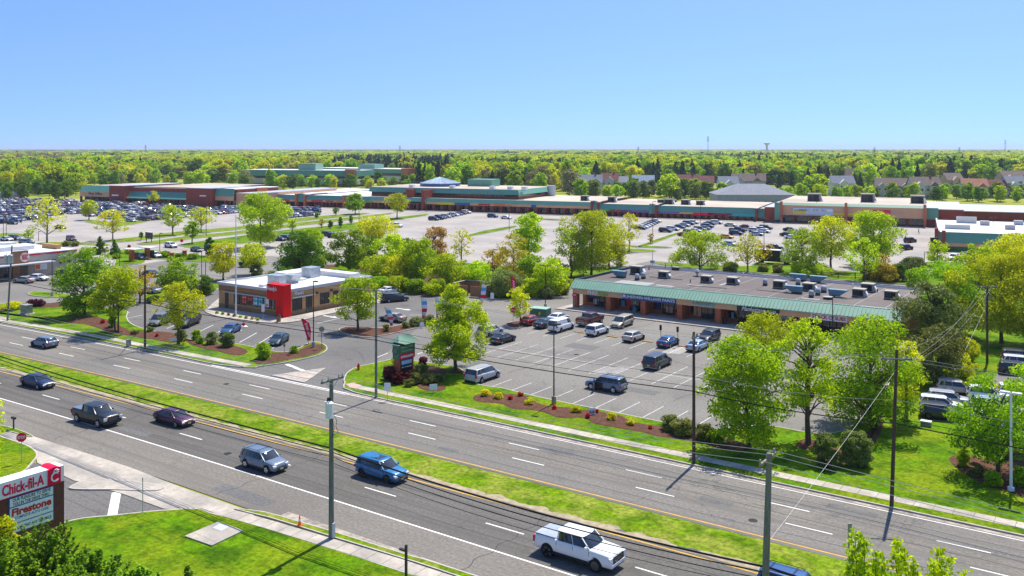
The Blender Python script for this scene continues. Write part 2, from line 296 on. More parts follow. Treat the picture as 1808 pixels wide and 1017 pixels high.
# ------------------------------------------------------------------ the ground, roads, kerbs, grass, paths
def W(p):
    if len(p)==3: return RT(p[1],p[2])      # ('r', along, across)
    return G(*p)
def curve(pts,n=5,closed=True):
    P=[Vector(p) for p in pts]; out=[]; k=len(P)
    for i in range(k if closed else k-1):
        p0,p1,p2,p3=[P[(i+j)%k] if closed else P[min(max(i+j,0),k-1)] for j in (-1,0,1,2)]
        for j in range(n):
            t=j/n; q=0.5*((2*p1)+(p2-p0)*t+(2*p0-5*p1+4*p2-p3)*t*t+(3*p1-p0-3*p2+p3)*t**3)
            if not out or (q-out[-1]).length>0.03: out.append(q)
    if not closed: out.append(P[-1])
    return [tuple(q) for q in out]
def area(p): return sum(p[i][0]*p[(i+1)%len(p)][1]-p[(i+1)%len(p)][0]*p[i][1] for i in range(len(p)))/2
def inset(P,d):
    n=len(P); s=1 if area(P)>0 else -1; out=[]
    for i in range(n):
        a=Vector(P[i])-Vector(P[i-1]); b=Vector(P[(i+1)%n])-Vector(P[i])
        na=Vector((-a.y,a.x)).normalized() if a.length>1e-6 else Vector((0,0)); nb=Vector((-b.y,b.x)).normalized() if b.length>1e-6 else na
        m=(na+nb); m=m.normalized() if m.length>1e-3 else na
        out.append(tuple(Vector(P[i])+m*d*s/max(0.5,m.dot(na))))
    return out
def sheet(name,poly,z,mat,smooth=0):
    P=[W(p) for p in poly] if smooth>=0 else list(poly)
    if smooth>0: P=curve(P,smooth)
    if area(P)<0: P=P[::-1]
    m=MB(); m.add([(x,y,z) for x,y in P],[tuple(range(len(P)))],mat); return structure(m.build(name))
def patch(name,poly,z=0.13,mat='grass',kerb=True,smooth=4,kw=0.16,raw=False,kmat='kerb'):
    """raised bed or lawn with a real kerb step round it"""
    P=list(poly) if raw else [W(p) for p in poly]
    if smooth: P=curve(P,smooth)
    if area(P)<0: P=P[::-1]
    n=len(P)
    if kerb:
        Q=inset(P,kw); m=MB()
        m.add([(x,y,-0.03) for x,y in P]+[(x,y,z) for x,y in P]+[(x,y,z) for x,y in Q]+[(x,y,z-0.08) for x,y in Q],
          [(a*n+i,a*n+(i+1)%n,(a+1)*n+(i+1)%n,(a+1)*n+i) for a in range(3) for i in range(n)],kmat)
        structure(m.build(name+'_kerb')); P=Q; z=z-0.012
    m=MB(); m.add([(x,y,z) for x,y in P],[tuple(range(n))],mat)
    if not kerb: m.add([(x,y,-0.03) for x,y in P]+[(x,y,z) for x,y in P],[(i,(i+1)%n,n+(i+1)%n,n+i) for i in range(n)],mat)
    return structure(m.build(name))
def bed(name,poly,z,mat='mulch',smooth=4,h=0.07):
    """a softly mounded mulch bed lying on the lawn"""
    P=[W(p) for p in poly]; P=curve(P,smooth) if smooth else P
    if area(P)<0: P=P[::-1]
    n=len(P); Q=inset(P,0.3); m=MB()
    m.add([(x,y,z-0.02) for x,y in P]+[(x,y,z+h) for x,y in Q],[(i,(i+1)%n,n+(i+1)%n,n+i) for i in range(n)]+[tuple(range(n,2*n))],mat)
    return structure(m.build(name))
def ribbon(m,pts,w,z,mat):
    P=[Vector(p[:2]) for p in pts]; n=len(P); vs=[]
    for i in range(n):
        d=(P[min(i+1,n-1)]-P[max(i-1,0)]).normalized(); s=Vector((-d.y,d.x))*w/2
        vs+=[(*(P[i]-s),z),(*(P[i]+s),z)]
    m.add(vs,[(2*i,2*i+2,2*i+3,2*i+1) for i in range(n-1)],mat)
def along(t,s0,s1,step=6):
    k=max(1,int(abs(s1-s0)/step)); return [RT(s0+(s1-s0)*i/k,t) for i in range(k+1)]
# ground to the horizon
m=MB(); m.add([(-16000,-2500,-0.05),(16000,-2500,-0.05),(16000,16000,-0.05),(-16000,16000,-0.05)],[(0,1,2,3)],'field'); g=structure(m.build('ground')); g.location=(0,0,0)
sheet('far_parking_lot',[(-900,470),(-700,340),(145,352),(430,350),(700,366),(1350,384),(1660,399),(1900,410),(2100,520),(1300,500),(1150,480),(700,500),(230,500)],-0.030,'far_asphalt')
sheet('burger_lot',[(-500,640),(220,650),(160,545),(384,498),(560,484),(640,470),(480,452),(340,452),(240,468),(120,470),(-500,470)],-0.022,'lot_asphalt')
sheet('restaurant_lot',[(150,640),(600,700),(660,640),(750,570),(820,515),(760,500),(655,490),(560,480),(384,494),(230,520),(150,545)],-0.014,'dark_asphalt')
sheet('strip_lot',[(590,700),(760,745),(1660,830),(1640,560),(1604,494),(1150,460),(1095,472),(1040,474),(1012,500),(853,515),(800,512),(740,560),(600,650)],-0.018,'lot_asphalt')
# highway: a gently bending slab
m=MB(); 
hs=[-620+i*10 for i in range(80)]
vs=[];
bands=(49.2,54.62,62.7,68.0,71.9,75.5,79.9); bm=('asphalt_shoulder','asphalt_dark','asphalt_dark','asphalt','asphalt_shoulder','asphalt')
for s in hs: vs+=[(*RT(s,t),0.0) for t in bands]
for j,mt in enumerate(bm):
    o_=7; m.add(vs if j==0 else [],[],mt); i_=m.k(mt)
    for i in range(len(hs)-1): m.f.append((7*i+j,7*i+7+j,7*i+8+j,7*i+j+1)); m.m.append(i_)
structure(m.build('highway'))
m=MB()
ribbon(m,along(54.6,-300,60),0.17,0.006,'white_paint')
ribbon(m,along(79.0,-300,-106),0.15,0.006,'white_paint'); ribbon(m,along(79.0,-106,-80),0.15,0.006,'white_paint'); ribbon(m,along(79.45,-106,-80),0.22,0.006,'white_paint'); ribbon(m,along(79.15,-80,60),0.13,0.006,'white_paint')
for t,ph in ((58.25,-56.7),(75.4,-53.2),(72.0,-50.4)):
    k=-16
    while ph+13.35*k<50: ribbon(m,along(t,ph+13.35*k,ph+13.35*k+3.7,4),0.15,0.006,'white_paint'); k+=1
o=structure(m.build('white_lane_markings'))
m=MB(); ribbon(m,[(x,y+0.006*(x+60)) for x,y in along(68.25,-300,60)],0.16,0.006,'yellow_paint'); ribbon(m,[(x,y+0.008*(x+60)) for x,y in along(62.05,-300,60)],0.16,0.006,'yellow_paint')
structure(m.build('yellow_lane_markings'))
m=MB()   # dark sealed joints and tyre rubber lines
for t,a,b in ((70.1,-200,40),(73.7,-130,30),(56.5,-160,20),(60.3,-150,10),(77.3,-60,40)): ribbon(m,[(x,y+0.12*math.sin(x*0.31+t)+0.05*math.sin(x*1.7)) for x,y in along(t,a,b,2)],0.07,0.004,'tar')
for s in (-119,-92.5,-66,-40,-13): m2=[(s+0.25*math.sin(k*1.3+s),49.6+k*0.6-(2.65e-4*max(0,-60-s)**2)) for k in range(22)]; ribbon(m,m2,0.07,0.004,'tar')
structure(m.build('tar_joints'))
# grass median: slightly crowned, uneven worn edge, strip of dirt on the near side
def median(name,t0,t1,mat,z0,zc,jit,seed,k=160):
    r=random.Random(seed); m=MB(); vs=[]; s0,s1=-300,60
    for i in range(k*2+1):
        s=s0+(s1-s0)*i/(k*2); e=0.006*(s+60)
        a=t0+e+r.uniform(-jit,jit); b=t1+e+r.uniform(-jit,jit)*0.4
        for f,z in ((0,z0-0.03),(0.08,z0+zc*0.4),(0.3,zc+z0+r.uniform(-.03,.03)),(0.7,zc+z0+r.uniform(-.03,.03)),(0.93,z0+zc*0.4),(1,z0-0.03)): vs.append((*RT(s,a+(b-a)*f),z))
    m.add(vs,[(6*i+j,6*i+6+j,6*i+7+j,6*i+j+1) for i in range(k*2) for j in range(5)],mat); return structure(m.build(name,smooth=60))
median('median_dirt',62.45,63.9,'dirt',0.008,0.012,0.12,3); median('median_grass',63.1,67.75,'dry_grass',0.012,0.10,0.20,4)
# far side verges with kerb
tipL=[(447,650),(457,648),(505,641),(554.5,630.4),(575,621),(578,614),(570,607.5),(556,604)]
V1=[('r',s,79.95) for s in (-300,-260,-220,-180,-150,-130,-115,-105)]+tipL+[(543,607),(521,618),(490,622),(420,608),(345,601),(262,583),(232,572),(224,560),(222,548),(165,541),(150,538),(60,535),(0,537),(-120,530),(-300,520)]
patch('left_verge',V1,smooth=3)
V2=[('r',-79.5,80.0),('r',-60,79.95),('r',-30,79.95),('r',0,79.95),('r',45,79.95),(2500,1100),(2500,600),(1900,452),(1720,468),(1630,490),(1618,560),(1592,640),(1560,690),(1532,725),(1517,741),(1487,762),(1436,766),(1353,752),(1290,757),(1230,757),(1164,745),(1110,734),(1049,722),(980,708),(930,697),(886,686),(855,682),(824,672),(818,655),(800,648),(757,642),(703,634.5),(662,642),(629,649.5),(614,658),(608,667),(608,677)]
patch('right_verge',V2,smooth=3)
sheet('dealer_lot',[(1628,742),(1700,752),(1750,768),(1950,800),(2100,700),(1900,600),(1800,618),(1772,650),(1752,672),(1700,690),(1660,700),(1640,720)],0.135,'lot_asphalt')
# sidewalks (on the lawns) with joints
def walk(name,pts,wd,z=0.135):
    m=MB(); ribbon(m,pts,wd,z,'concrete'); P=[Vector(p) for p in pts]; d=0
    for i in range(len(P)-1):
        L=(P[i+1]-P[i]).length; t=1.5-d%1.5
        while t<L:
            q=P[i].lerp(P[i+1],t/L); e=(P[i+1]-P[i]).normalized(); s=Vector((-e.y,e.x))*wd/2; m.add([(*(q-s-e*.015),z+.003),(*(q+s-e*.015),z+.003),(*(q+s+e*.015),z+.003),(*(q-s+e*.015),z+.003)],[(3,2,1,0)],'tar'); t+=1.5
        d+=L
    return structure(m.build(name))
walk('right_sidewalk',along(82.0,-82,45,4),1.35)
lw=[RT(s,t) for s,t in ((-165,80.9),(-150,81.6),(-140,81.75),(-130,81.7),(-118,81.6),(-110,81.6),(-104,81.75),(-101.3,81.9))]
walk('left_sidewalk',curve(lw,4,False),1.4)
walk('left_path',curve([RT(s,t) for s,t in ((-230,84.5),(-200,84.0),(-175,83.0),(-163,82.0))],4,False),1.2)
# splitter island and stop bars in the entrance
patch('splitter_island',[(485,665),(486,663),(569,651.5),(570,654),(541,674),(530,675)],z=0.12,mat='concrete',smooth=2)
sheet('splitter_inlay',[(515,667),(548,659),(543,663),(520,670)],0.115,'pink_concrete'); sheet('ramp_inlay_right',[(609.5,680),(625,677),(640,683),(622,687)],0.142,'pink_concrete')
m=MB()
def mark(a,b,w_,mat='white_paint',z=-0.006): ribbon(m,[G(*a),G(*b)],w_,z,mat)
mark((506,643),(540,656),0.6); mark((663,632),(685,623),0.15); mark((737,625),(762,616),0.15)
for k in range(12):    # restaurant stalls, slanted
    u=-133.7+3.75*k
    if u<-106: ribbon(m,[(u,90.7),(u-3.7,97.0)],0.13,-0.006,'white_paint')
for k in range(4): ribbon(m,[G(158+k*16,551-k*1+6*k),G(186+k*22,541+5*k)],0.12,-0.006,'white_paint')
for a,b in (((669.5,511.6),(682,501)),((694,510.5),(704.5,502.5)),((715,512),(726,503.5)),((738,513),(748,505)),((762,517),(768,512))): mark(a,b,0.13)
mark((560,571),(615,558),0.12); mark((722,556),(752,556),0.12)
# arrows
for p in ((584,559),(714,546),(427,575)):
    x,y=G(*p); m.add([(x-2.1,y-.2,-.006),(x+.4,y-.2,-.006),(x+.4,y+.2,-.006),(x-2.1,y+.2,-.006),(x+.3,y-.6,-.006),(x+1.7,y,-.006),(x+.3,y+.6,-.006)],[(0,1,2,3),(4,5,6)],'white_paint')
structure(m.build('restaurant_lot_markings'))
m=MB(); lm='faded_paint'
for k in range(-1,11):
    u=-67.6+3.08*k; ribbon(m,[(u,91.3),(u,96.5)],0.12,-0.012,lm)
for k in range(13):
    u=-79.4+3.08*k; ribbon(m,[(u,104.8),(u,110.2)],0.12,-0.012,lm); ribbon(m,[(u,110.2),(u,116)],0.12,-0.012,lm)
ribbon(m,[(-79.4,110.2),(-42.3,110.2)],0.12,-0.010,lm)
for k in range(8): ribbon(m,[(-60.9+.2,105.2+k*0.7),(-58+.2-.2,105.9+k*0.7)],0.16,-0.010,lm)
for k in range(15):
    u=-82+3.08*k; ribbon(m,[(u,121.4),(u,127)],0.12,-0.012,lm)
for k in range(8): ribbon(m,[(-58.6,121.9+k*0.62),(-55.8,122.6+k*0.62)],0.15,-0.010,'white_paint')
structure(m.build('strip_lot_markings'))
# restaurant island beds
patch('restaurant_walk',[(362,551),(385.5,559.5),(432,566),(457,569.5),(491,571),(525,568),(564,558.5),(602,551),(650,542),(676,533),(678,525),(640,508),(560,500),(420,510),(384,530),(366,546)],z=0.14,mat='concrete',smooth=3)
sheet('gravel_bed',[(366,552),(387,557.5),(432,563),(452,566),(447,562.5),(415,557.5),(385,551)],0.142,'gravel') if 'gravel' in MATS else None
patch('flag_island',[(598,583),(610,590),(640,596),(665,594.5),(691,590),(757,575),(800,566),(840,558),(853,551),(851,543),(842,539),(820,548),(757,566),(720,571),(694,577),(664,580),(632,578),(610,578)],mat='mulch')
patch('stop_sign_island',[(892,574),(905,568.5),(925,568.5),(922,577.5),(905,580)],mat='mulch')
patch('hedge_verge',[(470,494),(500,482),(540,474),(600,466),(660,452),(720,448),(820,464),(870,468),(960,476),(1040,472),(1097,474),(1100,478),(1060,485),(1014,509),(942,528),(900,530),(853,526),(800,515),(760,509),(655,499),(620,488),(560,486)],mat='grass',smooth=2)
bed('hedge_bed',[(480,492),(560,480),(640,482),(700,494),(760,503),(800,509),(853,519),(900,524),(942,521),(1008,504),(1030,492),(960,488),(870,488),(780,484),(660,470),(560,470)],0.13)
patch('burger_verge',[(257,530),(291,524),(339,519),(383,512),(386,501),(337,505),(290,510),(262,516)])
patch('burger_island',[(49,519.5),(60,515.5),(90,517),(122,521),(124,526),(90,525.5),(60,523)])
patch('gate_verge',[(188,449),(211,442),(262,441),(300,446),(365,452),(420,458),(420,464),(365,463),(320,461),(290,458),(262,458),(255,464),(240,467),(204,470),(203,460)])
patch('median_strip_one',[(186,425),(215,428),(275,421.5),(345,412.5),(413,407),(526,391.5),(640,379.5),(640,376),(526,385.5),(413,401.5),(345,406),(275,414),(230,420)],mat='dry_grass',smooth=2)
patch('median_strip_two',[(241,430.5),(262,432.5),(300,428.5),(340,422),(414,414.5),(530,399),(620,388.5),(690,378.5),(690,376),(620,384),(530,393),(414,409),(340,416),(290,423)],mat='dry_grass',smooth=2)
patch('median_strip_three',[(316,434),(345,438),(380,435.5),(470,425),(560,413),(640,403),(700,389),(752,381),(752,378),(700,384),(578,399),(500,407),(428,416.5),(380,423),(340,428)],mat='grass',smooth=2)
patch('median_strip_four',[(818,419),(850,414),(908,402.5),(908,399),(850,408.5)],mat='grass',smooth=2)
patch('median_strip_five',[(1126,434.5),(1141,434.5),(1199,413.5),(1195,411)],mat='grass',smooth=2)
patch('median_strip_six',[(1076,453),(1097,450),(1120,446),(1155,445),(1155,442),(1115,439.5),(1090,441),(1080,446)],mat='dry_grass',smooth=2)
patch('median_strip_seven',[(1095,435.5),(1177,438.5),(1177,436),(1097,433.5)],mat='grass',smooth=2)
patch('median_strip_eight',[(948,388),(998,389.5),(998,387.5),(948,386)],mat='grass',smooth=2)
patch('median_strip_nine',[(0,419),(30,418),(55,416),(30,412),(0,412.5)],mat='dry_grass',smooth=2)
patch('tree_strip',[(60,432),(90,434),(130,432),(190,434),(190,431),(130,428),(80,428)],mat='dry_grass',smooth=2)
patch('tree_strip_two',[(150,392),(205,400),(260,392),(260,389),(200,393),(155,388)],mat='dry_grass',smooth=2)
patch('back_verge',[(1150,463),(1200,472),(1300,479),(1440,491),(1604,503),(1640,488),(1620,478),(1560,482),(1500,480),(1440,474),(1440,468),(1400,464),(1335,464),(1325,470),(1240,468)],mat='grass',smooth=2)
patch('pylon_verge',[(1626,469),(1636,463),(1690,464),(1700,470),(1690,474),(1630,474)],mat='grass',smooth=2)
# mulch beds on the verges
bed('left_bed_one',[(113,568),(135,562),(165,560),(192,566),(215,577),(235,586),(262,586),(300,588),(325,598),(308,607),(270,601),(225,594),(190,588),(175,582),(150,574),(125,572)],0.118)
bed('left_bed_two',[(325,600),(345,603),(352,609),(400,609),(430,616),(438,624),(415,629),(375,620),(340,612)],0.118)
bed('corner_bed',[(448,635),(470,626),(520,621),(543,611),(558,608),(574,614),(570,620),(553,627.5),(505,638),(462,644),(450,643)],0.118)
bed('sign_bed',[(675,662),(690,652),(735,650),(768,648),(790,655),(786,664),(780,672),(755,676),(735,672),(700,674),(680,672)],0.118); bed('sign_bed_two',[(735,678),(760,676),(787,684),(783,691),(758,693),(738,686)],0.118)
bed('flower_bed',[(834,705),(850,697),(926,699),(955,715),(1002,721),(1089,733),(1125,748),(1226,762),(1300,780),(1330,795),(1290,798),(1233,784),(1161,773),(1135,766),(1052,751),(1030,740),(988,740),(950,728),(905,724),(883,715),(847,712)],0.118)
bed('tree_ring',[(790,658),(797,653),(812,653),(820,657),(813,661),(797,661)],0.118)
bed('bush_bed',[(1440,806),(1455,792),(1500,790),(1545,750),(1552,740),(1560,752),(1545,785),(1500,815),(1470,832),(1445,822)],0.118); bed('right_bed',[(1674,815),(1700,803),(1740,812),(1830,820),(1830,880),(1770,868),(1720,850)],0.118); bed('maple_ring',[(1405,785),(1420,776),(1440,779),(1445,790),(1430,796),(1410,793)],0.118)
bed('burger_bed',[(-80,553),(0,549),(60,545),(125,541),(128,534),(60,538),(0,541),(-80,545)],0.118)
# near side: lawn corners, apron, driveway
sheet('drive_asphalt',[(40,812),(-60,900),(-60,1100),(160,1000),(300,902),(400,903),(215,850)],-0.006,'dark_asphalt')
m=MB(); ribbon(m,[G(206,869),G(198,911)],0.75,0.0,'white_paint'); structure(m.build('driveway_stop_bar'))
P=[(-30,752),(60,771),(230,826),(322,862),(408,892),(450,907.5),(437,925),(371,907),(352,900),(330,902),(289,899),(215,872),(130,849),(66,818),(63,806),(48,790),(-30,772)]
patch('concrete_apron',P,z=0.05,mat='concrete',smooth=0,kerb=False)
patch('apron_island',[(121,863),(150,850),(196,848),(270,856),(290,862),(270,868),(196,866),(150,866)],z=0.12,mat='concrete',smooth=3)
patch('corner_lawn',[(-60,757),(-20,765),(30,781),(55,791),(67,803),(60,816),(44,833),(18,846),(-30,865),(-200,940),(-300,900)],smooth=3)
patch('corner_strip',[(-60,744),(0,752),(30,759),(59,771),(48,772),(20,764),(0,762),(-60,752)],smooth=2,kw=0.1)
patch('front_lawn',[(111,925),(150,916),(197,912),(260,905),(315,901),(352,900),(371,907),(437,924),(566,964),(711,1011),(1000,1120),(1000,1500),(-200,1700),(-300,1200),(60,945)],smooth=2)
wk=[((422+350)/2+20,909)]
m_=[RT(s,t) for s,t in ((-64.5,47.5),(-61.3,47.5),(-57,47.9),(-51.3,48.25),(-44.3,48.7),(-36,48.9),(-20,49.2),(20,49.6))]
walk('near_sidewalk',m_,1.35,0.14)
patch('near_strip',[RT(s,t) for s,t in ((-62,48.35),(-58,48.85),(-51.3,49.2),(-44.3,49.55),(-36,49.75),(20,50.4),(20,51.4),(-36,50.6),(-44.3,50.25),(-51.5,50.0),(-56,49.7),(-59.5,49.4))],raw=True,mat='dry_grass',smooth=2,kw=0.12)
patch('utility_pad',[(326,951),(385.5,925.4),(430,941),(374,968)],z=0.22,mat='concrete',smooth=0,kerb=False)
sheet('pad_hatch',[(375,937),(388,929.5),(405,935),(391,943)],0.232,'grey_coping')

# repair patches, manholes and drains
m=MB()
for s,t,l,w_,an in ((-88,56.0,5,1.2,0),(-48,76.4,4,1.5,0),(-64,50.9,7,1.6,0),(-30,73.0,3,1.2,0),(-120,72.5,6,1.4,0),(-36,56.4,3.2,1.0,0),(-20,77.6,4,1.0,0),(-100,60.3,8,1.3,0),(-57,70.2,2.2,1.1,0)):
    x,y=RT(s,t); m.add([(x-l/2,y-w_/2,.003),(x+l/2,y-w_/2,.003),(x+l/2,y+w_/2,.003),(x-l/2,y+w_/2,.003)],[(0,1,2,3)],'patch_asphalt')
for x,y,l,w_ in ((-70,118.5,5,3),(-52,101,6,2),(-84,133,9,1.2),(-45,112,3,2.4),(-97,104,4,3),(-76,99,2.5,6),(-115,101,6,1.5)):
    m.add([(x-l/2,y-w_/2,-.008),(x+l/2,y-w_/2,-.008),(x+l/2,y+w_/2,-.008),(x-l/2,y+w_/2,-.008)],[(0,1,2,3)],'patch_asphalt')
structure(m.build('road_patches'))
m=MB(); r_=random.Random(9)
for s0,t0,L_ in ((-70,99,14),(-62,118,20),(-80,106,16),(-50,120,18),(-46,99,9),(-88,128,22),(-118,103,18),(-72,130,26),(-100,97,12)):
    P=[]; x,y=s0,t0; a=r_.choice((0,1.57))+r_.uniform(-.2,.2)
    for k in range(int(L_/.8)): P.append((x,y)); a+=r_.uniform(-.22,.22); x+=.8*math.cos(a); y+=.8*math.sin(a)
    ribbon(m,P,.06,-.004,'tar')
structure(m.build('sealed_cracks'))
m=MB()
for s,t,z in ((-74,57.0,.004),(-26,71.0,.004),(-96,74,.004),(-68,113.5,-.006),(-108,99,-.006)): x,y=RT(s,t); m.cyl(x,y,z-.02,z+.004,.38,'trim',18)
structure(m.build('manhole_covers'))

m=MB(); P=along(50.15,-58,50,4); ribbon(m,P,1.1,.0045,'gutter_concrete'); P=along(50.35,-58,50,4); ribbon(m,along(79.62,-80,60,4),.45,.0045,'gutter_concrete'); structure(m.build('road_gutter'))
# ------------------------------------------------------------------ buildings
def seam_roof(m,x0,x1,prof,mat,step=0.45,rib=0.04):
    """sloping standing-seam metal, profile (y,z) from eave to ridge, ribs are real"""
    (y0,z0),(y1,z1)=prof; m.add([(x0,y0,z0),(x1,y0,z0),(x1,y1,z1),(x0,y1,z1),(x0,y1,z0),(x1,y1,z0)],[(0,1,2,3),(0,3,4),(1,5,2),(0,4,5,1)],mat)
    x=x0+step/2
    while x<x1: m.add([(x-rib/2,y0-.02,z0+.0),(x+rib/2,y0-.02,z0+.0),(x+rib/2,y1,z1+rib),(x-rib/2,y1,z1+rib),(x-rib/2,y0-.02,z0+rib*1.3),(x+rib/2,y0-.02,z0+rib*1.3)],[(4,5,2,3),(0,4,3),(1,2,5),(0,1,5,4)],mat); x+=step
def framed(m,x0,x1,z0,z1,y,t=0.07,d=0.10,mull=2,mat='dark_metal',rail=None):
    m.box(x0,x1,y-d,y,z0,z0+t,mat); m.box(x0,x1,y-d,y,z1-t,z1,mat)
    for k in range(mull+1):
        x=x0+(x1-x0-t)*k/mull; m.box(x,x+t,y-d,y,z0+t,z1-t,mat)
    if rail: m.box(x0+t,x1-t,y-d*.8,y,rail,rail+t,mat)
def window(par,x0,x1,z0,z1,y,mull=2,rail=None,glass='glass',rz=0,label=None):
    m=MB(); m.box(x0+.03,x1-.03,y-0.04,y+.02,z0+.03,z1-.03,glass); o=m.build('window',par)
    if label: o['label']=label
    f=MB(); framed(f,x0,x1,z0,z1,y-.005,mull=mull,rail=rail); f.build('frame',o); return o
def door(par,x0,x1,z1,y,leaves=2,z0=0.15):
    m=MB(); m.box(x0+.03,x1-.03,y-.04,y+.02,z0,z1-.03,'glass'); o=m.build('door',par); f=MB(); framed(f,x0,x1,z0+.02,z1,y-.005,t=0.09,mull=leaves,rail=z0+(z1-z0)*.8); f.build('frame',o)
    h=MB(); c=(x0+x1)/2; h.box(c-.14,c-.10,y-.16,y-.12,z0+.9,z0+1.3,'chrome'); h.build('handle',o); return o
# ---- strip mall in the right lot
sm=thing('shopping_strip','long single-storey brick strip of shops with green metal canopy beside the parking lot','shopping strip',(-88.5,146.3))
BW=57.6; 
m=MB(); m.box(0.2,BW-.2,3.4,26.6,0,4.6,'brick'); m.build('wall',sm)
m=MB(); m.add([(-1.8,-3.2,0.0),(BW+2,-3.2,0),(BW+2,3.5,0),(-1.8,3.5,0),(-1.8,-3.2,.15),(BW+2,-3.2,.15),(BW+2,3.5,.15),(-1.8,3.5,.15)],[(4,5,6,7),(0,1,5,4),(1,2,6,5),(3,0,4,7)],'concrete'); m.build('walkway',sm)
m=MB(); m.box(0,BW,0,.45,2.75,3.8,'peach'); m.box(0,.45,.45,26.6,2.75,3.8,'peach'); m.box(BW-.45,BW,.45,26.6,2.75,3.8,'peach'); m.box(.45,BW-.45,.45,3.4,2.95,3.05,'peach'); m.build('fascia',sm)
m=MB(); seam_roof(m,-.4,BW+.4,((-.35,3.8),(1.35,5.2)),'green_metal',step=.6,rib=.10); m.box(-.4,BW+.4,1.352,1.6,4.9,5.27,'green_metal'); m.box(-.42,BW+.42,-.42,-.352,3.7,3.84,'green_metal'); m.build('canopy_roof',sm)
m=MB(); m.box(0.1,BW-.1,1.6,26.6,4.6,4.85,'roof_deck'); m.build('roof',sm)
m=MB(); m.box(-.1,.15,1.61,26.9,3.81,5.3,'roof_edge'); m.box(.15,BW,26.6,26.9,3.81,5.3,'roof_edge'); m.box(BW-.15,BW+.1,1.61,26.6,3.81,5.3,'roof_edge'); m.box(.2,BW-.2,26.5,26.6,4.85,5.2,'white_metal'); m.build('parapet',sm)
def smx(px,v=146.3): return PV(px,600,v)[0]+88.5
for k in range(9):
    x=k*(BW-.95)/8; m=MB(); m.box(x,x+.95,.02,.95,.15,2.75,'brick'); m.build('pillar',sm)
    if 0<k<8: m=MB(); m.box(x+.1,x+.7,.95,3.4,.15,2.95,'brick'); m.build('fin_wall',sm)
for k in range(8):
    a=.9+k*(BW-.95)/8+.1; b=a+5.9; 
    m=MB(); m.box(a,b,3.25,3.4,.15,.85,'brick'); m.build('sill_wall',sm)
    dx=a+1.9+(.3 if k%2 else 0); dw=2.2
    window(sm,a+.1,dx-.05,.86,2.8,3.25,mull=2,rail=2.1); window(sm,dx+dw+.05,b-.05,.86,2.8,3.25,mull=2,rail=2.1)
    door(sm,dx,dx+dw,2.75,3.22)
# posters in the shop windows, and lit panes painted as coloured panels
def pane(x0,x1,z0,z1,mat,y=3.14): m=MB(); m.box(x0,x1,y-.01,y,z0,z1,mat); return m.build('window_panel',sm)
for px0,px1,py0,py1,c in ((1039,1054,520,526.5,'blue_sign'),(1048,1054,528,538,'pale_blue'),(1074,1081,525,529,'yellow_sign'),(1074,1081,530,541,'pale_blue'),(1097,1103,530,541,'skyblue_sign'),(1106.5,1113,529,541,'crimson'),(1119,1123,531,537,'white_sign'),(1136,1140,535,543,'white_sign'),(1159,1165,536,546,'blue_sign'),(1176,1181,540,560,'peach'),(1182,1188,542,562,'peach'),(1225,1230,541,557,'peach'),(1232,1239,542,559,'peach'),(1263,1270,546,563,'peach'),(1291,1296,551,562,'skyblue_sign')):
    a=PV(px0,py0,149.45); b=PV(px1,py1,149.45)
    if b[2]<a[2]: pane(a[0]+88.5,b[0]+88.5,max(.5,b[2]),min(2.7,a[2]),c)
# shop signs
def board(x0,x1,z0,z1,mat,y=-.06): m=MB(); m.box(x0,x1,y-.04,-.002,z0,z1,mat); return m.build('sign_board',sm)
a,b=smx(1038),smx(1055); o=text('PHO',b-a,.75,'white_sign',sm,((a+b)/2,-.08,3.3),bold=.03); a,b=smx(1057),smx(1073); text('CALI',b-a,.62,'green_letter',sm,((a+b)/2,-.08,3.2),bold=.02)
a,b=smx(1098.7),smx(1194); board(a,b,2.72,3.78,'blue_sign'); text('SHERWIN-WILLIAMS PAINTS',(b-a)*.9,.52,'white_sign',sm,((a+b)/2+.35,-.12,3.25),shear=.25,bold=.015)
m=MB(); m.box(a+.1,a+.75,-.13,-.1,2.85,3.5,'pale_blue'); m.cyl_y(a+.45,3.35,-.15,-.13,.22,'white_sign'); m.box(a+.15,a+.7,-.14,-.13,2.85,3.05,'red_letter'); m.build('sign_emblem',sm)
a,b=smx(1223),smx(1264); text('Laundry',b-a,.85,'teal',sm,((a+b)/2,-.08,3.3),bold=.03,shear=.1)
a,b=smx(1301.5),smx(1376.5); board(a,b,2.72,3.78,'black_panel'); c=a+(b-a)*.36; text('Manhattan',(b-a)*.5,.72,'white_sign',sm,(c,-.12,3.25),shear=.45,bold=.012); text('BAGEL',(b-a)*.30,.42,'white_sign',sm,(a+(b-a)*.80,-.12,3.17),bold=.01)
a,b=smx(1432),smx(1496); board(a,b,2.72,3.72,'white_sign'); text("STACK O' SUBS",(b-a)*.93,.6,'red_letter',sm,((a+b)/2,-.12,3.22),bold=.03)
a,b=smx(1513),smx(1566); text('PIZZERIA',b-a,.6,'red_letter',sm,((a+b)/2,-.08,3.3),bold=.03)
m=MB(); x,y,z=smx(1395,149),0,0; m.box(x-1.2,x+.8,1.2,2.6,2.0,2.65,'cabinet'); m.box(x-1.0,x-.8,1.3,1.5,.15,2.0,'dark_metal'); m.box(x+.4,x+.6,1.3,1.5,.15,2.0,'dark_metal'); m.build('entry_awning',sm)
m=MB(); [m.box(x,x+.12,1.7,26.4,4.851,4.862,'roof_edge' if k%3==0 else 'cabinet') for k,x in enumerate([3+i*4.7 for i in range(12)])]; m.build('membrane_seams',sm)
m=MB()
for x0,x1,y0,y1 in ((6.5,13.5,3,7.5),(14.5,18,5,6.2),(19,22,9,9.5),(30,33,3,4.2),(41,44,6,6.8),(51,55,4,4.4),(24,24.6,12,20)): m=MB(); m.box(x0,x1,y0,y1,4.851,4.868,'cabinet'); m.build('membrane_patch',sm)
m=MB(); 
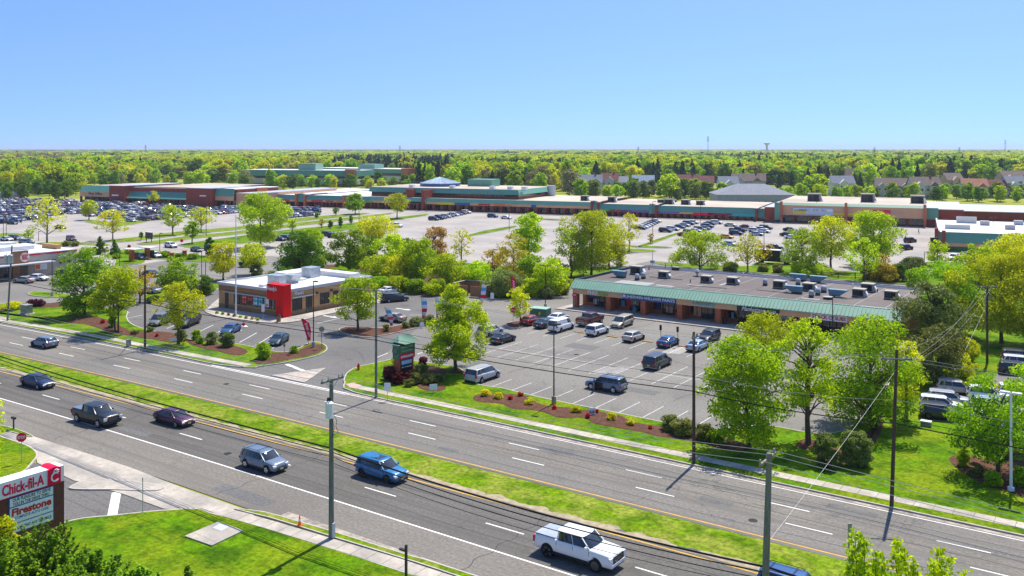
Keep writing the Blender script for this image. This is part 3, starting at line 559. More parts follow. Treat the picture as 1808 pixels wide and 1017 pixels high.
for a,b in (((9,14,4.95),(16,14,4.95)),((32,10,4.95),(37,10,4.95)),((37,10,4.95),(37,14,4.95)),((47,9,4.95),(50,12,4.95)),((20,8,4.95),(27,8.6,4.95))): m=MB(); m.tube([a,b],.06,'cabinet',5); m.build('roof_conduit',sm)
# ---- things on the strip roof
RZ=4.85
def on_roof(px,py,z=RZ): return (*G(px,py,z),z)
ORD='first second third fourth fifth sixth seventh eighth ninth tenth eleventh twelfth thirteenth fourteenth fifteenth sixteenth seventeenth eighteenth nineteenth twentieth'.split()
def ordn(i):
    if i<20: return ORD[i]
    return {2:'twenty',3:'thirty',4:'forty',5:'fifty',6:'sixty'}[(i+1)//10]+'-'+ORD[(i+1)%10-1] if (i+1)%10 else {3:'thirtieth',4:'fortieth',5:'fiftieth',6:'sixtieth'}[(i+1)//10]
def ac_unit(loc,label,s=1.0,group=None,rz=0):
    t=thing('rooftop_air_conditioner',label,'air conditioner',loc,rz,group); m=MB(); m.box(-.95*s,.95*s,-.8*s,.8*s,.12,1.25*s,'cabinet'); m.box(-1.0*s,1.0*s,-.85*s,.85*s,1.25*s,1.36*s,'concrete'); m.build('cabinet',t)
    m=MB(); m.box(-.85*s,.75*s,-.84*s,-.8*s,.3,1.15*s,'trim'); [m.box((-.8+.2*i)*s,(-.78+.2*i)*s,-.86*s,-.84*s,.3,1.15*s,'cabinet') for i in range(5)]; m.build('grille',t)
    m=MB(); m.box(-1.0*s,1.0*s,-.9*s,.9*s,0,.118,'roof_edge'); m.build('base_curb',t)
    m=MB(); m.add([(1.002*s,-.4*s,.5),(1.002*s,.4*s,.5),(1.3*s,.4*s,.55),(1.3*s,-.4*s,.55),(1.002*s,-.4*s,1.0*s),(1.002*s,.4*s,1.0*s)],[(3,2,1,0),(4,5,2,3),(0,4,3),(1,2,5)],'white_metal'); m.build('intake_hood',t); return t
for i,(px,py,lab,s) in enumerate(((1126,484,'bulky dark air conditioner near the left parapet of the shop roof',1.25),(1173,491,'square air conditioner between the turbine vent and left fans on shop roof',1),(1248,499,'square air conditioner on the shop roof just right of the turbine vent',1),(1294,502,'square air conditioner alone in the middle of the shop roof',1),(1377,509,'brown-sided air conditioner at the left edge of the shop roof fan cluster',1.05),(1429,513.5,'brown-topped air conditioner in the centre of the shop roof fan cluster',1.05),(1517.5,524,'square air conditioner in front of its twin near the shop roof right end',1.05),(1533,515,'square air conditioner behind its twin near the shop roof right end',1.1),(1574,528,'last square air conditioner at the far right end of shop roof',1.05))):
    ac_unit(on_roof(px,py),lab,s,'air conditioners on the strip roof')
def fan(px,py,label,r=.42,h=1.2,mat='galvanised'):
    t=thing('exhaust_fan',label,'exhaust fan',on_roof(px,py),0,'exhaust fans on the strip roof'); m=MB(); m.box(-r*.8,r*.8,-r*.8,r*.8,0,h*.35,'roof_edge'); m.build('base_curb',t)
    m=MB(); m.cyl(0,0,h*.35,h*.8,r,mat,14); m.cyl(0,0,h*.8,h,r*1.15,mat,14,r*.7); m.cyl(0,0,h*.55,h*.6,r*1.2,mat,14); m.build('fan_housing',t)
for px,py,l in ((1125,494.5,'left one of two round fans beside the bulky dark air conditioner'),(1136,492,'right one of two round fans beside the bulky dark air conditioner'),(1351,504,'lone round fan left of the cluster on the shop roof'),(1432.5,525,'round fan nearest the canopy in the shop roof cluster'),(1444,521,'round fan in the middle of the shop roof cluster'),(1454.5,516,'wide round fan at the right of the shop roof cluster'),(1409,503,'round white fan behind the long steel blower')): fan(px,py,l,.5 if 'wide' in l else .42)
def blower(px,py,label,d=1,L=2.0):
    t=thing('kitchen_air_blower',label,'blower',on_roof(px,py),0,'sheet metal blowers on the strip roof'); m=MB(); m.extrude_y([(-L/2,.25),(L/2,.25),(L/2,1.25),(-L/2,1.25)] if 0 else [(-.9*d,.3),(.8*d,.3),(1.0*d,1.3),(-2.1*d,1.3),(-2.0*d,1.1)][::(1 if d>0 else -1)],-.6,.6,'blue_steel'); m.build('duct_box',t); m=MB(); m.box(-.8,.8,-.5,.5,0,.29,'dark_metal'); m.build('base_curb',t)
blower(1097,490,'teal wedge-shaped blower at the left end of the shop roof',1); blower(1407,518,'long blue-grey blower with pointed hood in the roof cluster',1); blower(1474,524,'teal blower with pointed end right of the roof cluster',-1); blower(1414,496,'grey duct blower at the back of the roof cluster',1); blower(1440,499,'small grey blower by the back parapet of the shop roof',-1)
t=thing('turbine_vent','round turbine vent on a low stand at the back of shop roof','vent',on_roof(1231,488)); m=MB(); m.box(-.8,.8,-.4,.4,0,.1,'dark_metal'); m.cyl(0,0,.1,.6,.18,'galvanised'); m.build('stand',t); m=MB(); m.cyl(0,0,.6,1.0,.3,'galvanised',16,.55); m.cyl(0,0,1.0,1.4,.55,'galvanised',16,.25); m.build('turbine',t)
t=thing('round_roof_curb','low round curb on the shop roof in front of the cluster','roof curb',on_roof(1462,528)); m=MB(); m.cyl(0,0,0,.35,.8,'trim',20,.7); m.cyl(0,0,.35,.42,.85,'cabinet',20); m.build('cap',t)
for i,(px,py) in enumerate(((1146,476),(1175,473.5),(1186,474.5))):
    t=thing('roof_safety_flag',('left','middle','right')[i]+' one of three orange-red markers at the back roof corner','marker',on_roof(px,py),0,'orange markers on the strip roof'); m=MB(); m.cyl(0,0,0,.05,.3,'dark_metal',8); m.build('foot',t); m=MB(); m.cyl(0,0,.05,1.0,.18,'orange',8,.05); m.build('cone',t)
t=thing('equipment_box','small dark equipment box by the back parapet of the shop roof','box',on_roof(1193,477)); m=MB(); m.box(-.7,.7,-.4,.4,0,.6,'dark_metal'); m.build('case',t); m=MB(); m.box(-.75,.75,-.45,.45,.6,.68,'cabinet'); m.build('lid',t)
for px,py,l in ((1313,488,'thin white pipe near the back parapet of the shop roof'),(1506,509,'white pipe left of the twin air conditioners'),(1549,516,'short dark pipe right of the twin air conditioners'),(1219,499,'stubby dark pipe in the middle of the shop roof')):
    m=MB(); m.cyl(0,0,0,.7 if 'white' in l else .5,.09,'white_metal' if 'white' in l else 'dark_metal',8); m.cyl(0,0,.7 if 'white' in l else .5,.85 if 'white' in l else .6,.14,'white_metal' if 'white' in l else 'dark_metal',8); tag(m.build('vent_pipe',None,on_roof(px,py)),l,'vent pipe','vent pipes on the strip roof')
t=thing('roof_antenna','grey antenna mast on a tripod at the back roof corner','antenna',on_roof(1152,472)); m=MB(); m.tube([(0,0,0),(0,0,3.2)],.06,'galvanised'); [m.tube([(.8*math.cos(a),.8*math.sin(a),0),(0,0,1.5)],.035,'galvanised') for a in (0,2.1,4.2)]; m.build('mast',t); m=MB(); m.box(-.45,.45,-.15,.15,.9,1.5,'galvanised'); m.build('dish_box',t)
# ---- red-towered burger restaurant
UF,VF=-143.2,108.2; WD,DP,HT=18.1,22.0,4.9
wb=thing('restaurant','tan brick restaurant with white roof and bright red corner tower','restaurant',(UF,VF))
def wx(px): return PV(px,540,VF)[0]-UF
def wy(px): return PU(px,540,UF+WD)[1]-VF
m=MB(); m.box(0,WD,0,DP,0.14,HT-.5,'tan_brick'); m.box(-.03,WD+.03,-.03,DP+.03,.14,.9,'dark_tan_brick'); m.build('wall',wb)
m=MB(); m.box(-.02,wx(492),-.06,-.032,3.35,HT-.45,'wood_panel'); m.build('upper_band',wb)
m=MB(); 
for a in ((-.25,WD+.25,-.25,.15),(-.25,WD+.25,DP-.15,DP+.25),(-.25,.15,.15,DP-.15),(WD-.15,WD+.25,.15,DP-.15)): m.box(a[0],a[1],a[2],a[3],HT-.5,HT,'grey_coping')
m.box(.15,WD-.15,.15,DP-.15,HT-.5,HT-.25,'white_roof'); m.build('roof',wb)
for (x0,x1,y0,y1,h) in ((1.0,5.5,12.5,20.5,.75),(5.2,16.5,18.3,20.6,.9),(9.5,10.8,1.5,12,.4)):
    m=MB(); m.box(x0,x1,y0,y1,HT-.25,HT-.25+h,'white_roof'); m.build('roof_screen',wb)
m=MB(); a=wx(475); m.box(a,WD+.45,-.5,1.3,3.05,5.75,'red_panel'); b=wx(490.5); m.box(b,WD+.45,-.5,1.3,.14,3.05,'red_panel'); m.box(a-.03,WD+.48,-.53,1.33,5.75,5.82,'red_panel'); m.build('corner_tower',wb)
m=MB(); 
for k in range(1,12): m.box(b,WD+.452,-.505,-.5,.25*k+.14,.25*k+.16,'maroon_letter')
m.build('tower_joints',wb)
def wsign(par,name,w_,loc,rz): return text(name,w_,.95,'white_sign',par,loc,rz=rz,shear=.15,bold=.02)
wsign(wb,"Wendy's",wx(496)-wx(476)-.3,((wx(476)+wx(496))/2-.4,-.55,4.95),0); wsign(wb,"Wendy's",wy(537)-wy(519)-.2,(WD+.06,(wy(519)+wy(537))/2,3.9),R(90))
o=window(wb,wx(414),wx(489.5),1.25,3.15,-.03,mull=8)
for i,(p0,p1,c1,c2) in enumerate(((428.5,435.8,'red_letter','orange'),(439,445.9,'red_letter','orange'),(448,455.5,'skyblue_sign','white_sign'),(457,464,'teal','pale_blue'),(468.3,475.3,'white_sign','orange'))):
    m=MB(); x0,x1=wx(p0),wx(p1); zb=1.5 if i!=1 else 2.2; m.box(x0,x1,-.10,-.085,zb,3.05,c1); m.box(x0+.15,x1-.15,-.105,-.10,zb+.15,zb+.55,c2); m.box(x0+.12,x1-.12,-.105,-.10,2.6,2.75,'white_sign'); m.build('window_panel',wb)
m=MB(); m.box(wx(397),wx(489.5),-.45,-.035,3.18,3.33,'grey_coping'); m.build('canopy',wb); m=MB(); m.box(WD+.035,WD+.45,wy(514),wy(553),3.18,3.33,'grey_coping'); m.build('canopy',wb)
m=MB(); m.box(wx(397.5),wx(403.5),-.05,-.032,.15,3.1,'black_panel'); m.build('door',wb)
def swindow(y0,y1,z0,z1,name='window'):
    m=MB(); x=WD+.04; m.box(x-.06,x,y0+.04,y1-.04,z0+.04,z1-.04,'glass'); o=m.build(name,wb); f=MB(); f.box(x-.06,x+.05,y0,y0+.08,z0,z1,'dark_metal'); f.box(x-.06,x+.05,y1-.08,y1,z0,z1,'dark_metal'); f.box(x-.06,x+.05,y0+.08,y1-.08,z0,z0+.08,'dark_metal'); f.box(x-.06,x+.05,y0+.08,y1-.08,z1-.08,z1,'dark_metal'); f.box(x-.06,x+.04,(y0+y1)/2-.03,(y0+y1)/2+.03,z0+.08,z1-.08,'dark_metal'); f.build('frame',o)
swindow(wy(516),wy(533),.95,3.1); swindow(wy(540),wy(551),.16,3.1,'door'); swindow(wy(565),wy(581),1.15,3.2); swindow(wy(588),wy(597),1.15,3.2); swindow(wy(603),wy(612),1.15,3.2)
for y in (wy(559),wy(584.5)): m=MB(); m.box(WD+.035,WD+.3,y-.2,y+.2,3.3,3.6,'dark_metal'); m.build('wall_lamp',wb)
m=MB(); m.box(-.25,-.035,.2,.7,2.9,3.3,'dark_metal'); m.build('wall_lamp',wb)
def big_unit(px,py,lab,w_=3.4,d=2.2,h=1.9,z=HT-.25):
    t=thing('rooftop_ventilation_unit',lab,'ventilation unit',(*G(px,py,z),z),0,'steel units on the restaurant roof'); m=MB(); m.box(-w_/2,w_/2,-d/2,d/2,.1,h,'galvanised'); m.box(-w_/2-.04,w_/2+.04,-d/2-.04,d/2+.04,h,h+.08,'galvanised'); m.box(-w_/2-.04,w_/2+.04,-d/2-.04,d/2+.04,0,.1,'white_roof'); m.build('cabinet',t)
    m=MB(); [m.box(-w_/2+.5*i,-w_/2+.5*i+.03,-d/2-.03,-d/2,.15,h-.02,'grey_coping') for i in range(1,int(w_/.5))]; m.build('seams',t); return t
big_unit(489,502,'wide galvanised unit on the restaurant roof directly behind the red tower',3.2,1.8,1.7); t=big_unit(549,489,'tall shiny steel box at the back of the restaurant roof',2.6,2.6,1.9)
t=thing('angled_intake_hood','tilted steel intake hood between the two restaurant roof units','intake hood',(*G(515,499,HT-.25),HT-.25)); m=MB(); m.extrude_y([(-1.4,.15),(.9,.15),(1.6,1.6),(-1.4,1.6)],-1.1,1.1,'galvanised'); m.build('hood',t); m=MB(); m.box(-1.2,.8,-.9,.9,0,.149,'white_roof'); m.build('base_curb',t)
# ---- burger restaurant at the left edge
U2=G(112,482.6)[0]+.2; V2_=G(137,479.5)[1]-.5
bk=thing('burger_restaurant','beige stone burger restaurant with red roof stripe cut off by left edge','restaurant',(U2,V2_)); BH=5.55
m=MB(); m.box(-24,0,-38,0,0,BH-.5,'burger_stone'); m.build('wall',bk)
m=MB(); m.box(-24.1,.1,-38.1,.1,BH-.5,BH-.15,'red_letter'); m.box(-24.2,.2,-38.2,.2,BH-.15,BH,'grey_coping'); m.build('roof_stripe',bk)
m=MB(); m.box(-23.7,-.3,-37.7,-.3,BH,BH+.03,'white_roof'); m.box(-14,-8,-14,-6,BH+.03,BH+1.0,'white_roof'); m.box(-18,-15,-10,-7,BH+.03,BH+1.4,'white_metal'); m.build('roof',bk)
m=MB(); m.box(-10,-3,-3.2,-2.2,BH+.03,BH+1.1,'tan_brick'); m.build('roof_screen',bk)
y0=PU(20,460,U2)[1]-V2_; y1=PU(47,460,U2)[1]-V2_
m=MB(); m.box(.12,.8,y0,y1,0,6.4,'wood_panel'); m.build('entrance_tower',bk)
m=MB(); c=(y0+y1)/2+.9
for k in range(20):
    t_=2*PI*k/20
m=MB(); 
def ring_disc(mb,x,y,z,r,mat,th=.08): mb.add([(x,y+r*math.cos(2*PI*i/20),z+r*math.sin(2*PI*i/20)) for i in range(20)]+[(x+th,y+r*math.cos(2*PI*i/20),z+r*math.sin(2*PI*i/20)) for i in range(20)],[tuple(range(20,40)),tuple(range(19,-1,-1))]+[(i,(i+1)%20,20+(i+1)%20,20+i) for i in range(20)],mat)
ring_disc(m,.81,c,4.9,1.05,'white_sign'); m.build('sign_disc',bk)
m=MB(); m.box(.9,.95,c-.75,c+.75,5.15,5.55,'orange'); m.box(.9,.95,c-.75,c+.75,4.25,4.65,'orange'); m.build('bun_shape',bk); text('BK',1.3,.42,'red_letter',bk,(.93,c,4.9),rz=R(90),bold=.03)
yb=PU(0,497,U2)[1]-V2_; m=MB(); m.box(.01,3.0,y0-14,PU(88,450,U2)[1]-V2_,3.3,3.55,'grey_coping'); m.build('canopy',bk)
m=MB(); a,b=PU(62,470,U2)[1]-V2_,PU(83,470,U2)[1]-V2_; m.box(.02,.08,a,b,1.5,3.0,'white_sign'); m.box(.08,.1,a+.1,a+(b-a)*.4,1.7,2.8,'orange'); m.build('wall_banner',bk)
m=MB(); m.box(.02,.08,yb-3,y0+.0,.5,2.9,'glass'); m.build('window',bk); m=MB(); [m.box(.02,.14,yb-3+i*1.6,yb-2.9+i*1.6,.5,2.9,'dark_metal') for i in range(int((y0-yb+3)/1.6)+1)]; m.build('window_frame',bk)
m=MB(); a,b=PU(33,480,U2)[1]-V2_,PU(45,480,U2)[1]-V2_; m.box(.81,.88,a,b,0,2.9,'glass'); m.build('door',bk)
for px in (107,121): m=MB(); yy=PU(px,465,U2)[1]-V2_; m.box(.02,.3,yy-.25,yy+.25,2.5,3.0,'trim'); m.build('wall_lamp',bk)
# ---- the far shopping centre; its own grid is turned a little
AM=math.atan(0.19); dL=(math.cos(AM),math.sin(AM)); nL=(-math.sin(AM),math.cos(AM)); OL=(-128.5,364.0)
class Fr:
    def __init__(s,b): s.o=(OL[0]+nL[0]*b,OL[1]+nL[1]*b)
    def a(s,px): q=PL(px,400,s.o,dL); return (q[0]-s.o[0])*dL[0]+(q[1]-s.o[1])*dL[1]
    def z(s,px,py): return PL(px,py,s.o,dL)[2]
    def w(s,a,b=0): return (s.o[0]+dL[0]*a+nL[0]*b,s.o[1]+dL[1]*a+nL[1]*b)
LF=Fr(0); bA=(297-(364+.19*(-381+128.5)))*math.cos(AM); AF=Fr(bA)
def wing(name,label,F,p0,p1,ys,dep,bays=4,roof='beige_roof',signs=(),piers=True,store=True,pier_ends=(1,1),slant=1.2,cat='shop building'):
    """shop wing: ys = picture heights at its left end of (green top, green bottom, peach bottom)"""
    a0,a1=F.a(p0),F.a(p1); zt,zg,zp=[F.z(p0,y) for y in ys]; L=a1-a0
    t=thing(name,label,cat,F.w(a0),AM); t['group']='shop wings of the far shopping centre'
    m=MB(); m.box(0.3,L-.3,3,dep,0,zt-.6,'far_brick'); m.build('wall',t)
    if zg-zp>.2: m=MB(); m.box(0,L,0,.5,zp,zg,'peach'); m.box(0,L,.5,3,zp,zp+.1,'peach'); m.build('fascia',t)
    m=MB(); seam_roof(m,0,L,((-.5,zg),(-.5+slant,zt)),'far_green_metal',step=1.2,rib=.06); m.build('canopy_roof',t)
    m=MB(); m.box(.1,L-.1,slant-.49,dep,zt-.6,zt-.25,roof); m.build('roof',t)
    bw=L/bays
    for k in range(bays):
        x=k*bw+.6
        m=MB(); m.box(x+.3,x+bw-1.0,2.9,3.0,.6,zp-.2,'glass'); o=m.build('window',t); m=MB(); n=max(2,int(bw/2.2)); [m.box(x+.3+(bw-1.4)*j/n,x+.42+(bw-1.4)*j/n,2.8,2.89,.6,zp-.2,'cabinet') for j in range(n+1)]; m.box(x+.3,x+bw-1,2.8,2.88,zp-.9,zp-.75,'cabinet'); m.build('frame',o)
        m=MB(); m.box(k*bw,k*bw+.9,.05,1.0,0,zp,'far_brick'); m.build('pillar',t)
    for (q,w_,mat,h) in signs:
        m=MB(); a=F.a(q)-a0; m.box(a,a+w_,-.12,-.002,(zg+zp)/2-h/2,(zg+zp)/2+h/2,mat); m.build('shop_sign',t)
    m=MB(); m.box(-.2,L+.2,-4,0,-.02,.14,'concrete'); m.build('walkway',t)
    return t,L,zt,zg,zp
def block(name,label,F,p0,p1,ytop,dep,mat='far_brick',b=0,cat='building',cap=True,group=None):
    a0,a1=F.a(p0),F.a(p1); z=F.z(p0,ytop); t=thing(name,label,cat,F.w(a0,b),AM,group)
    m=MB(); m.box(0,a1-a0,0,dep,0,z-.25,mat); m.build('wall',t); m=MB(); m.box(-.15,a1-a0+.15,-.15,dep+.15,z-.25,z,'grey_coping' if cap else mat); m.build('coping',t); return t,a1-a0,z
wing('shop_wing','green-roofed shop with maroon sign at the left end of the far stores',AF,141,198,(327,338.5,346.5),45,bays=3,signs=(),slant=3); 
o=AF; x0=AF.a(152); t=bpy.data.objects['shop_wing']; text('Shop Office',10.5,1.5,'maroon_letter',t,((AF.a(185)+x0)/2-AF.a(141),-.1,AF.z(160,342)),bold=.05)
t,L_,z_=block('brick_block','brick block with small white sign beside the maroon-lettered shop',AF,198,224,327,42,b=-2); m=MB(); m.box(2,7,-.1,-.002,z_*.42,z_*.5,'white_sign'); m.build('shop_sign',t)
t,L_,zt_,zg_,zp_=wing('anchor_store','long brick store under one deep sloping green metal roof',AF,224,336,(329.5,349.5,350),60,bays=6,slant=6,roof='beige_roof')
t,L_,z_=block('brick_tower','broad plain brick tower between two green-roofed stores',AF,336,380,331,30,b=-3); m=MB(); m.box(L_*.55,L_*.8,-.1,-.002,z_*.55,z_*.62,'white_sign'); m.build('shop_sign',t)
wing('corner_shop','green and peach corner shop right of the broad brick tower',AF,380,412,(332.5,346,353.7),36,bays=2,roof='white_roof')
t,L_,z_=block('set_back_store','white-roofed store body set back behind the orange brick tower',AF,412,447,341,70,mat='peach',b=2)
block('orange_tower','flared orange brick tower rising behind the big green tree',LF,444,457,331,8,mat='orange_brick',b=-1)
wing('shop_wing','low green-banded shop wing right of the flared orange tower',LF,458,524,(342.5,350.5,354),80,bays=5,roof='white_roof',signs=((500,4,'red_letter',.8),(478,4,'yellow_sign',.8)))
block('brick_pier','left one of two brick piers framing a narrow green gable',LF,523,526,341.5,5,mat='orange_brick',b=-1.2,group='brick piers of the far shopping centre')
wing('shop_wing','narrow green-faced bay between two brick piers',LF,526,538,(341.5,355,356),20,bays=1,roof='white_roof')
block('brick_pier','right one of two brick piers framing a narrow green gable',LF,538,541,343,5,mat='orange_brick',b=-1.2,group='brick piers of the far shopping centre')
wing('shop_wing','green-banded shop wing with white roof left of the round dark tree',LF,541,607,(344.3,352.3,356),80,bays=5,roof='white_roof',signs=((550,7,'red_letter',.9),(575,5,'red_letter',.7),(593,4,'orange',.7)))
block('brick_pier','slim brick pier behind the round dark tree by the shops',LF,607,610,344.5,5,mat='orange_brick',b=-1.2,group='brick piers of the far shopping centre')
wing('shop_wing','green-banded shop wing just left of the two-storey centre',LF,610,653,(346,353,356.5),70,bays=4,roof='white_roof',signs=((640,6,'green_letter',.8),))
# two-storey centre: upper floor set back over a lower shop band
t,L_,ztc,_,_=wing('shopping_centre_hall','two-storey green shopping hall with dark window band and glass roof pyramid','shopping hall' and LF,653,1044,(347,353.5,357.5),55,bays=26,roof='beige_roof',signs=((722,9,'trim',.9),(772,9,'yellow_sign',1.1),(803,8,'navy_letter',1.0),(845,6,'red_letter',.8),(872,6,'orange',.8),(938,2.4,'navy_letter',1.4)),cat='shopping hall')
UFr=Fr(9); a0=LF.a(653); b0,b1=UFr.a(653)-a0,UFr.a(914)-a0; zr=UFr.z(653,332); zb=UFr.z(653,342); zr=max(zr,ztc+4.4); zb=zr-2.4
m=MB(); seam_roof(m,b0,b1,((8.0,zb),(9.2,zr)),'far_green_metal',step=1.5,rib=.06); m.extrude_y([(b1,zb),(b1+1,zb),(b1,zr)],9,48,'far_green_metal'); m.build('upper_canopy',t)
m=MB(); m.box(b0+.5,b1-.2,10,50,ztc-.6,zr-.3,'glass'); [m.box(b0+.5+i*(b1-b0-.7)/45,b0+.62+i*(b1-b0-.7)/45,9.9,10,ztc-.6,zb,'dark_metal') for i in range(46)]; m.box(b0+.4,b1-.1,9.85,50.1,ztc+.1,ztc+.9,'far_brick'); m.build('upper_windows',t)
m=MB(); m.box(b0,b1,9.2,52,zr-.3,zr,'beige_roof'); m.build('upper_roof',t)
m=MB(); m.cyl(b1+1.5,48,ztc-.6,zr+.6,2.2,'grey_coping',20); m.build('curved_corner',t)
for p0,p1,y in ((706,718,334),(746,750,335)): m=MB(); m.box(LF.a(p0)-a0,LF.a(p1)-a0,5.5 if p0<710 else -1.2,12,0,UFr.z(p0,y)+.3,'far_brick'); m.build('stair_tower',t)
DF=Fr(32); dx=DF.a(777)-a0; rr=(DF.a(809)-DF.a(746))/2; m=MB(); n=12; zd=zr+1.6
m.cyl(dx,32,zr,zd,rr*.98,'navy_letter',n); m.cyl(dx,32,zd,zd+3.0,rr,'shingle_blue',n,.25); [m.tube([(dx+rr*math.cos(2*PI*i/24),32+rr*math.sin(2*PI*i/24),zd),(dx,32,zd+3.1)],.12,'pale_blue',4) for i in range(24)]; m.build('glass_pyramid',t)
PF=Fr(40); m=MB(); x0,x1=PF.a(832)-a0,PF.a(874)-a0; zz=PF.z(832,316); m.box(x0,x1,36,46,zr,zz,'far_green_metal'); [m.box(x0+i*1.5,x0+i*1.5+.1,35.94,36,zr,zz,'far_green_metal') for i in range(int((x1-x0)/1.5))]; m.build('plant_room',t)
for px in (720,792,863,895,920): 
    m=MB(); x=UFr.a(px)-a0; m.box(x-1.2,x+1.2,12,14,zr+.01,zr+1.4,'white_metal'); m.build('roof_unit',t)
block('brick_pier','left one of two brick piers framing the gable by the red shop sign',LF,1044,1047,354,4,b=-1,group='brick piers of the far shopping centre')
wing('shop_wing','narrow green gable bay between two brick piers right of the hall',LF,1047,1055,(355,369,370),16,bays=1)
block('brick_pier','right one of two brick piers framing the gable by the red shop sign',LF,1055,1058,356,4,b=-1,group='brick piers of the far shopping centre')
wing('shop_wing','green-banded shop wing with red and purple signs behind the yellow-green trees',LF,1058,1146,(359.5,369,371.8),50,bays=8,signs=((1064,6,'green_letter',1),(1075,10,'red_letter',1.4),(1096,26,'purple_sign',1.3)))
wing('shop_wing','narrow green bay right of the purple shop sign',LF,1146,1157,(360,376,377),16,bays=1)
block('brick_pier','brick pier right of the purple shop sign',LF,1157,1161,361,4,b=-1.2,group='brick piers of the far shopping centre')
wing('shop_wing','long green-banded shop wing with red and teal signs behind the right lot',LF,1161,1334,(363,373,376.5),50,bays=14,signs=((1224,9,'crimson',1.5),(1250,10,'maroon_letter',1.0),(1285,24,'teal',1.4)))
block('brick_pier','brick pier right of the teal shop sign',LF,1334,1338,367,4,b=-1.2,group='brick piers of the far shopping centre')
wing('shop_wing','green chamfered bay at the right end of the low shop wings',LF,1338,1350,(368,383,384),16,bays=1)
# discount store and its neighbours
OF=Fr(-3)
t,L_,z_=block('brick_wing','brick wing between the low shops and the big peach-fronted store',OF,1350,1368,365,40)
t,L_,zt_,zg_,zp_=wing('discount_store','big peach-fronted store with red letters, banner and green roof edge',OF,1368,1636,(357.2,361.5,379),62,bays=8,cat='store')
a0=OF.a(1368); 
for p in (1380,1494,1633): m=MB(); x=OF.a(p)-a0; m.box(x-.5,x+.5,-.9,-.51,0,zt_+.5,'orange_brick'); m.build('brick_strip',t)
m=MB(); m.box(0,OF.a(1379)-a0,-.8,-.51,zp_-2.0,zt_,'far_green_metal'); m.build('green_panel',t)
x=OF.a(1548)-a0; text("OLLIE'S",OF.a(1573)-OF.a(1540),2.3,'crimson',t,((OF.a(1540)+OF.a(1573))/2-a0,-.15,zg_-2.1),bold=.05); text('BARGAIN',5.5,.8,'grey_coping',t,(OF.a(1583)-a0,-.15,zg_-1.8))
x0,x1=OF.a(1400)-a0,OF.a(1471.5)-a0; m=MB(); m.box(x0,x1,-.25,-.02,zp_+.5,zg_-.9,'pale_blue'); m.box(x0+.3,x1-.3,-.3,-.25,zg_-2.2,zg_-1.3,'white_sign'); m.box(x0+.3,x0+5,-.3,-.25,zp_+.8,zp_+2.4,'yellow_sign'); m.box(x0+30*.9,x1-.3,-.3,-.25,zp_+.7,zp_+1.5,'yellow_sign'); m.build('banner',t)
text('WE BUY AND SELL',(x1-x0)*.7,.7,'trim',t,((x0+x1)/2,-.33,zg_-1.75))
t,L_,z_=block('brick_wing','brick wall with green corner right of the discount store',OF,1636,1702,369.5,55,b=3)
m=MB(); m.box(0,OF.a(1657)-OF.a(1636),-1.2,-.01,z_*.42,z_+.4,'far_green_metal'); m.build('green_panel',t)
block('long_roof_store','long low store with beige roof reaching the right edge of picture',Fr(30),1690,2060,372,50,cat='store')
# white-roofed store at the right edge
g=G(1657,443); gs=thing('white_roofed_store','white-roofed store with green band and green window murals at right edge','store',g,AM); GF=PL(1762,447,g,dL); Lg=60; 
zf=lambda y:PL(1658,y,g,dL)[2]
zt,zg,zp=zf(409.4),zf(428),zf(434)
m=MB(); m.box(0,Lg,1.0,52,0,zt-.6,'far_brick'); m.build('wall',gs); m=MB(); seam_roof(m,0,Lg,((-.3,zg),(.7,zt)),'far_green_metal',1.2,.06); m.build('canopy_roof',gs)
m=MB(); m.box(0,Lg,-.05,.9,zp,zg,'peach'); m.build('fascia',gs); m=MB(); m.box(0,Lg,.71,52,zt-.6,zt-.2,'white_roof'); m.box(0,.4,.71,52,zt-.2,zt+.4,'white_roof'); m.build('roof',gs)
m=MB(); m.box(1.5,26,.85,.99,zp-2.6,zp-.1,'green_mural'); [m.box(1.5+k*2.4,1.6+k*2.4,.8,.85,zp-2.6,zp-.1,'dark_metal') for k in range(11)]; m.build('window_mural',gs)
m=MB(); m.box(.9,1.9,-.6,-.31,0,zt+.5,'far_brick'); m.box(-1,0,-.3,2,0,zt+1.0,'far_brick'); m.build('brick_pier',gs)
for i,(x,y) in enumerate(((14,34),(20,20),(24,40),(34,30))): m=MB(); m.box(x-1.3,x+1.3,y-1.5,y+1.5,zt-.2,zt+1.2,'grey_siding'); m.build('roof_unit',gs)
m=MB(); m.box(6,12,40,40.4,zt-.2,zt+2,'white_siding' if 0 else 'siding'); m.box(2,9,14,14.4,zt-.2,zt+1.2,'siding'); m.build('roof_screen',gs)
# roof units on the far shop wings
for i,(px,py,b,s,l) in enumerate(((1033,350,14,1.2,'dark roof unit at the left of the wing behind the tall yellow-green tree'),(1081,352,16,1.2,'dark roof unit above the yellow-green trees on the far shops'),(1168,356,16,1.1,'dark roof unit on the far shop roof left of the others'),(1182,357,16,1.3,'dark roof unit second from left on the far right shop roof'),(1211,358,16,1.3,'dark roof unit in the middle of the far right shop roof'),(1237,359,16,1.2,'dark roof unit behind the tall lot lamp on far shop roof'),(1438,352,16,1.8,'brown roof unit above the banner of the peach-fronted store'),(1532,352.5,18,1.8,'brown roof unit above the middle of the peach-fronted store'),(1620,356,18,1.8,'teal roof unit at the right end of the peach-fronted store'))):
    F_=Fr(b); z=F_.z(px,py+3); ac_unit((*F_.w(F_.a(px)),z-.4),l,s*1.5,'roof units of the far shopping centre',AM)
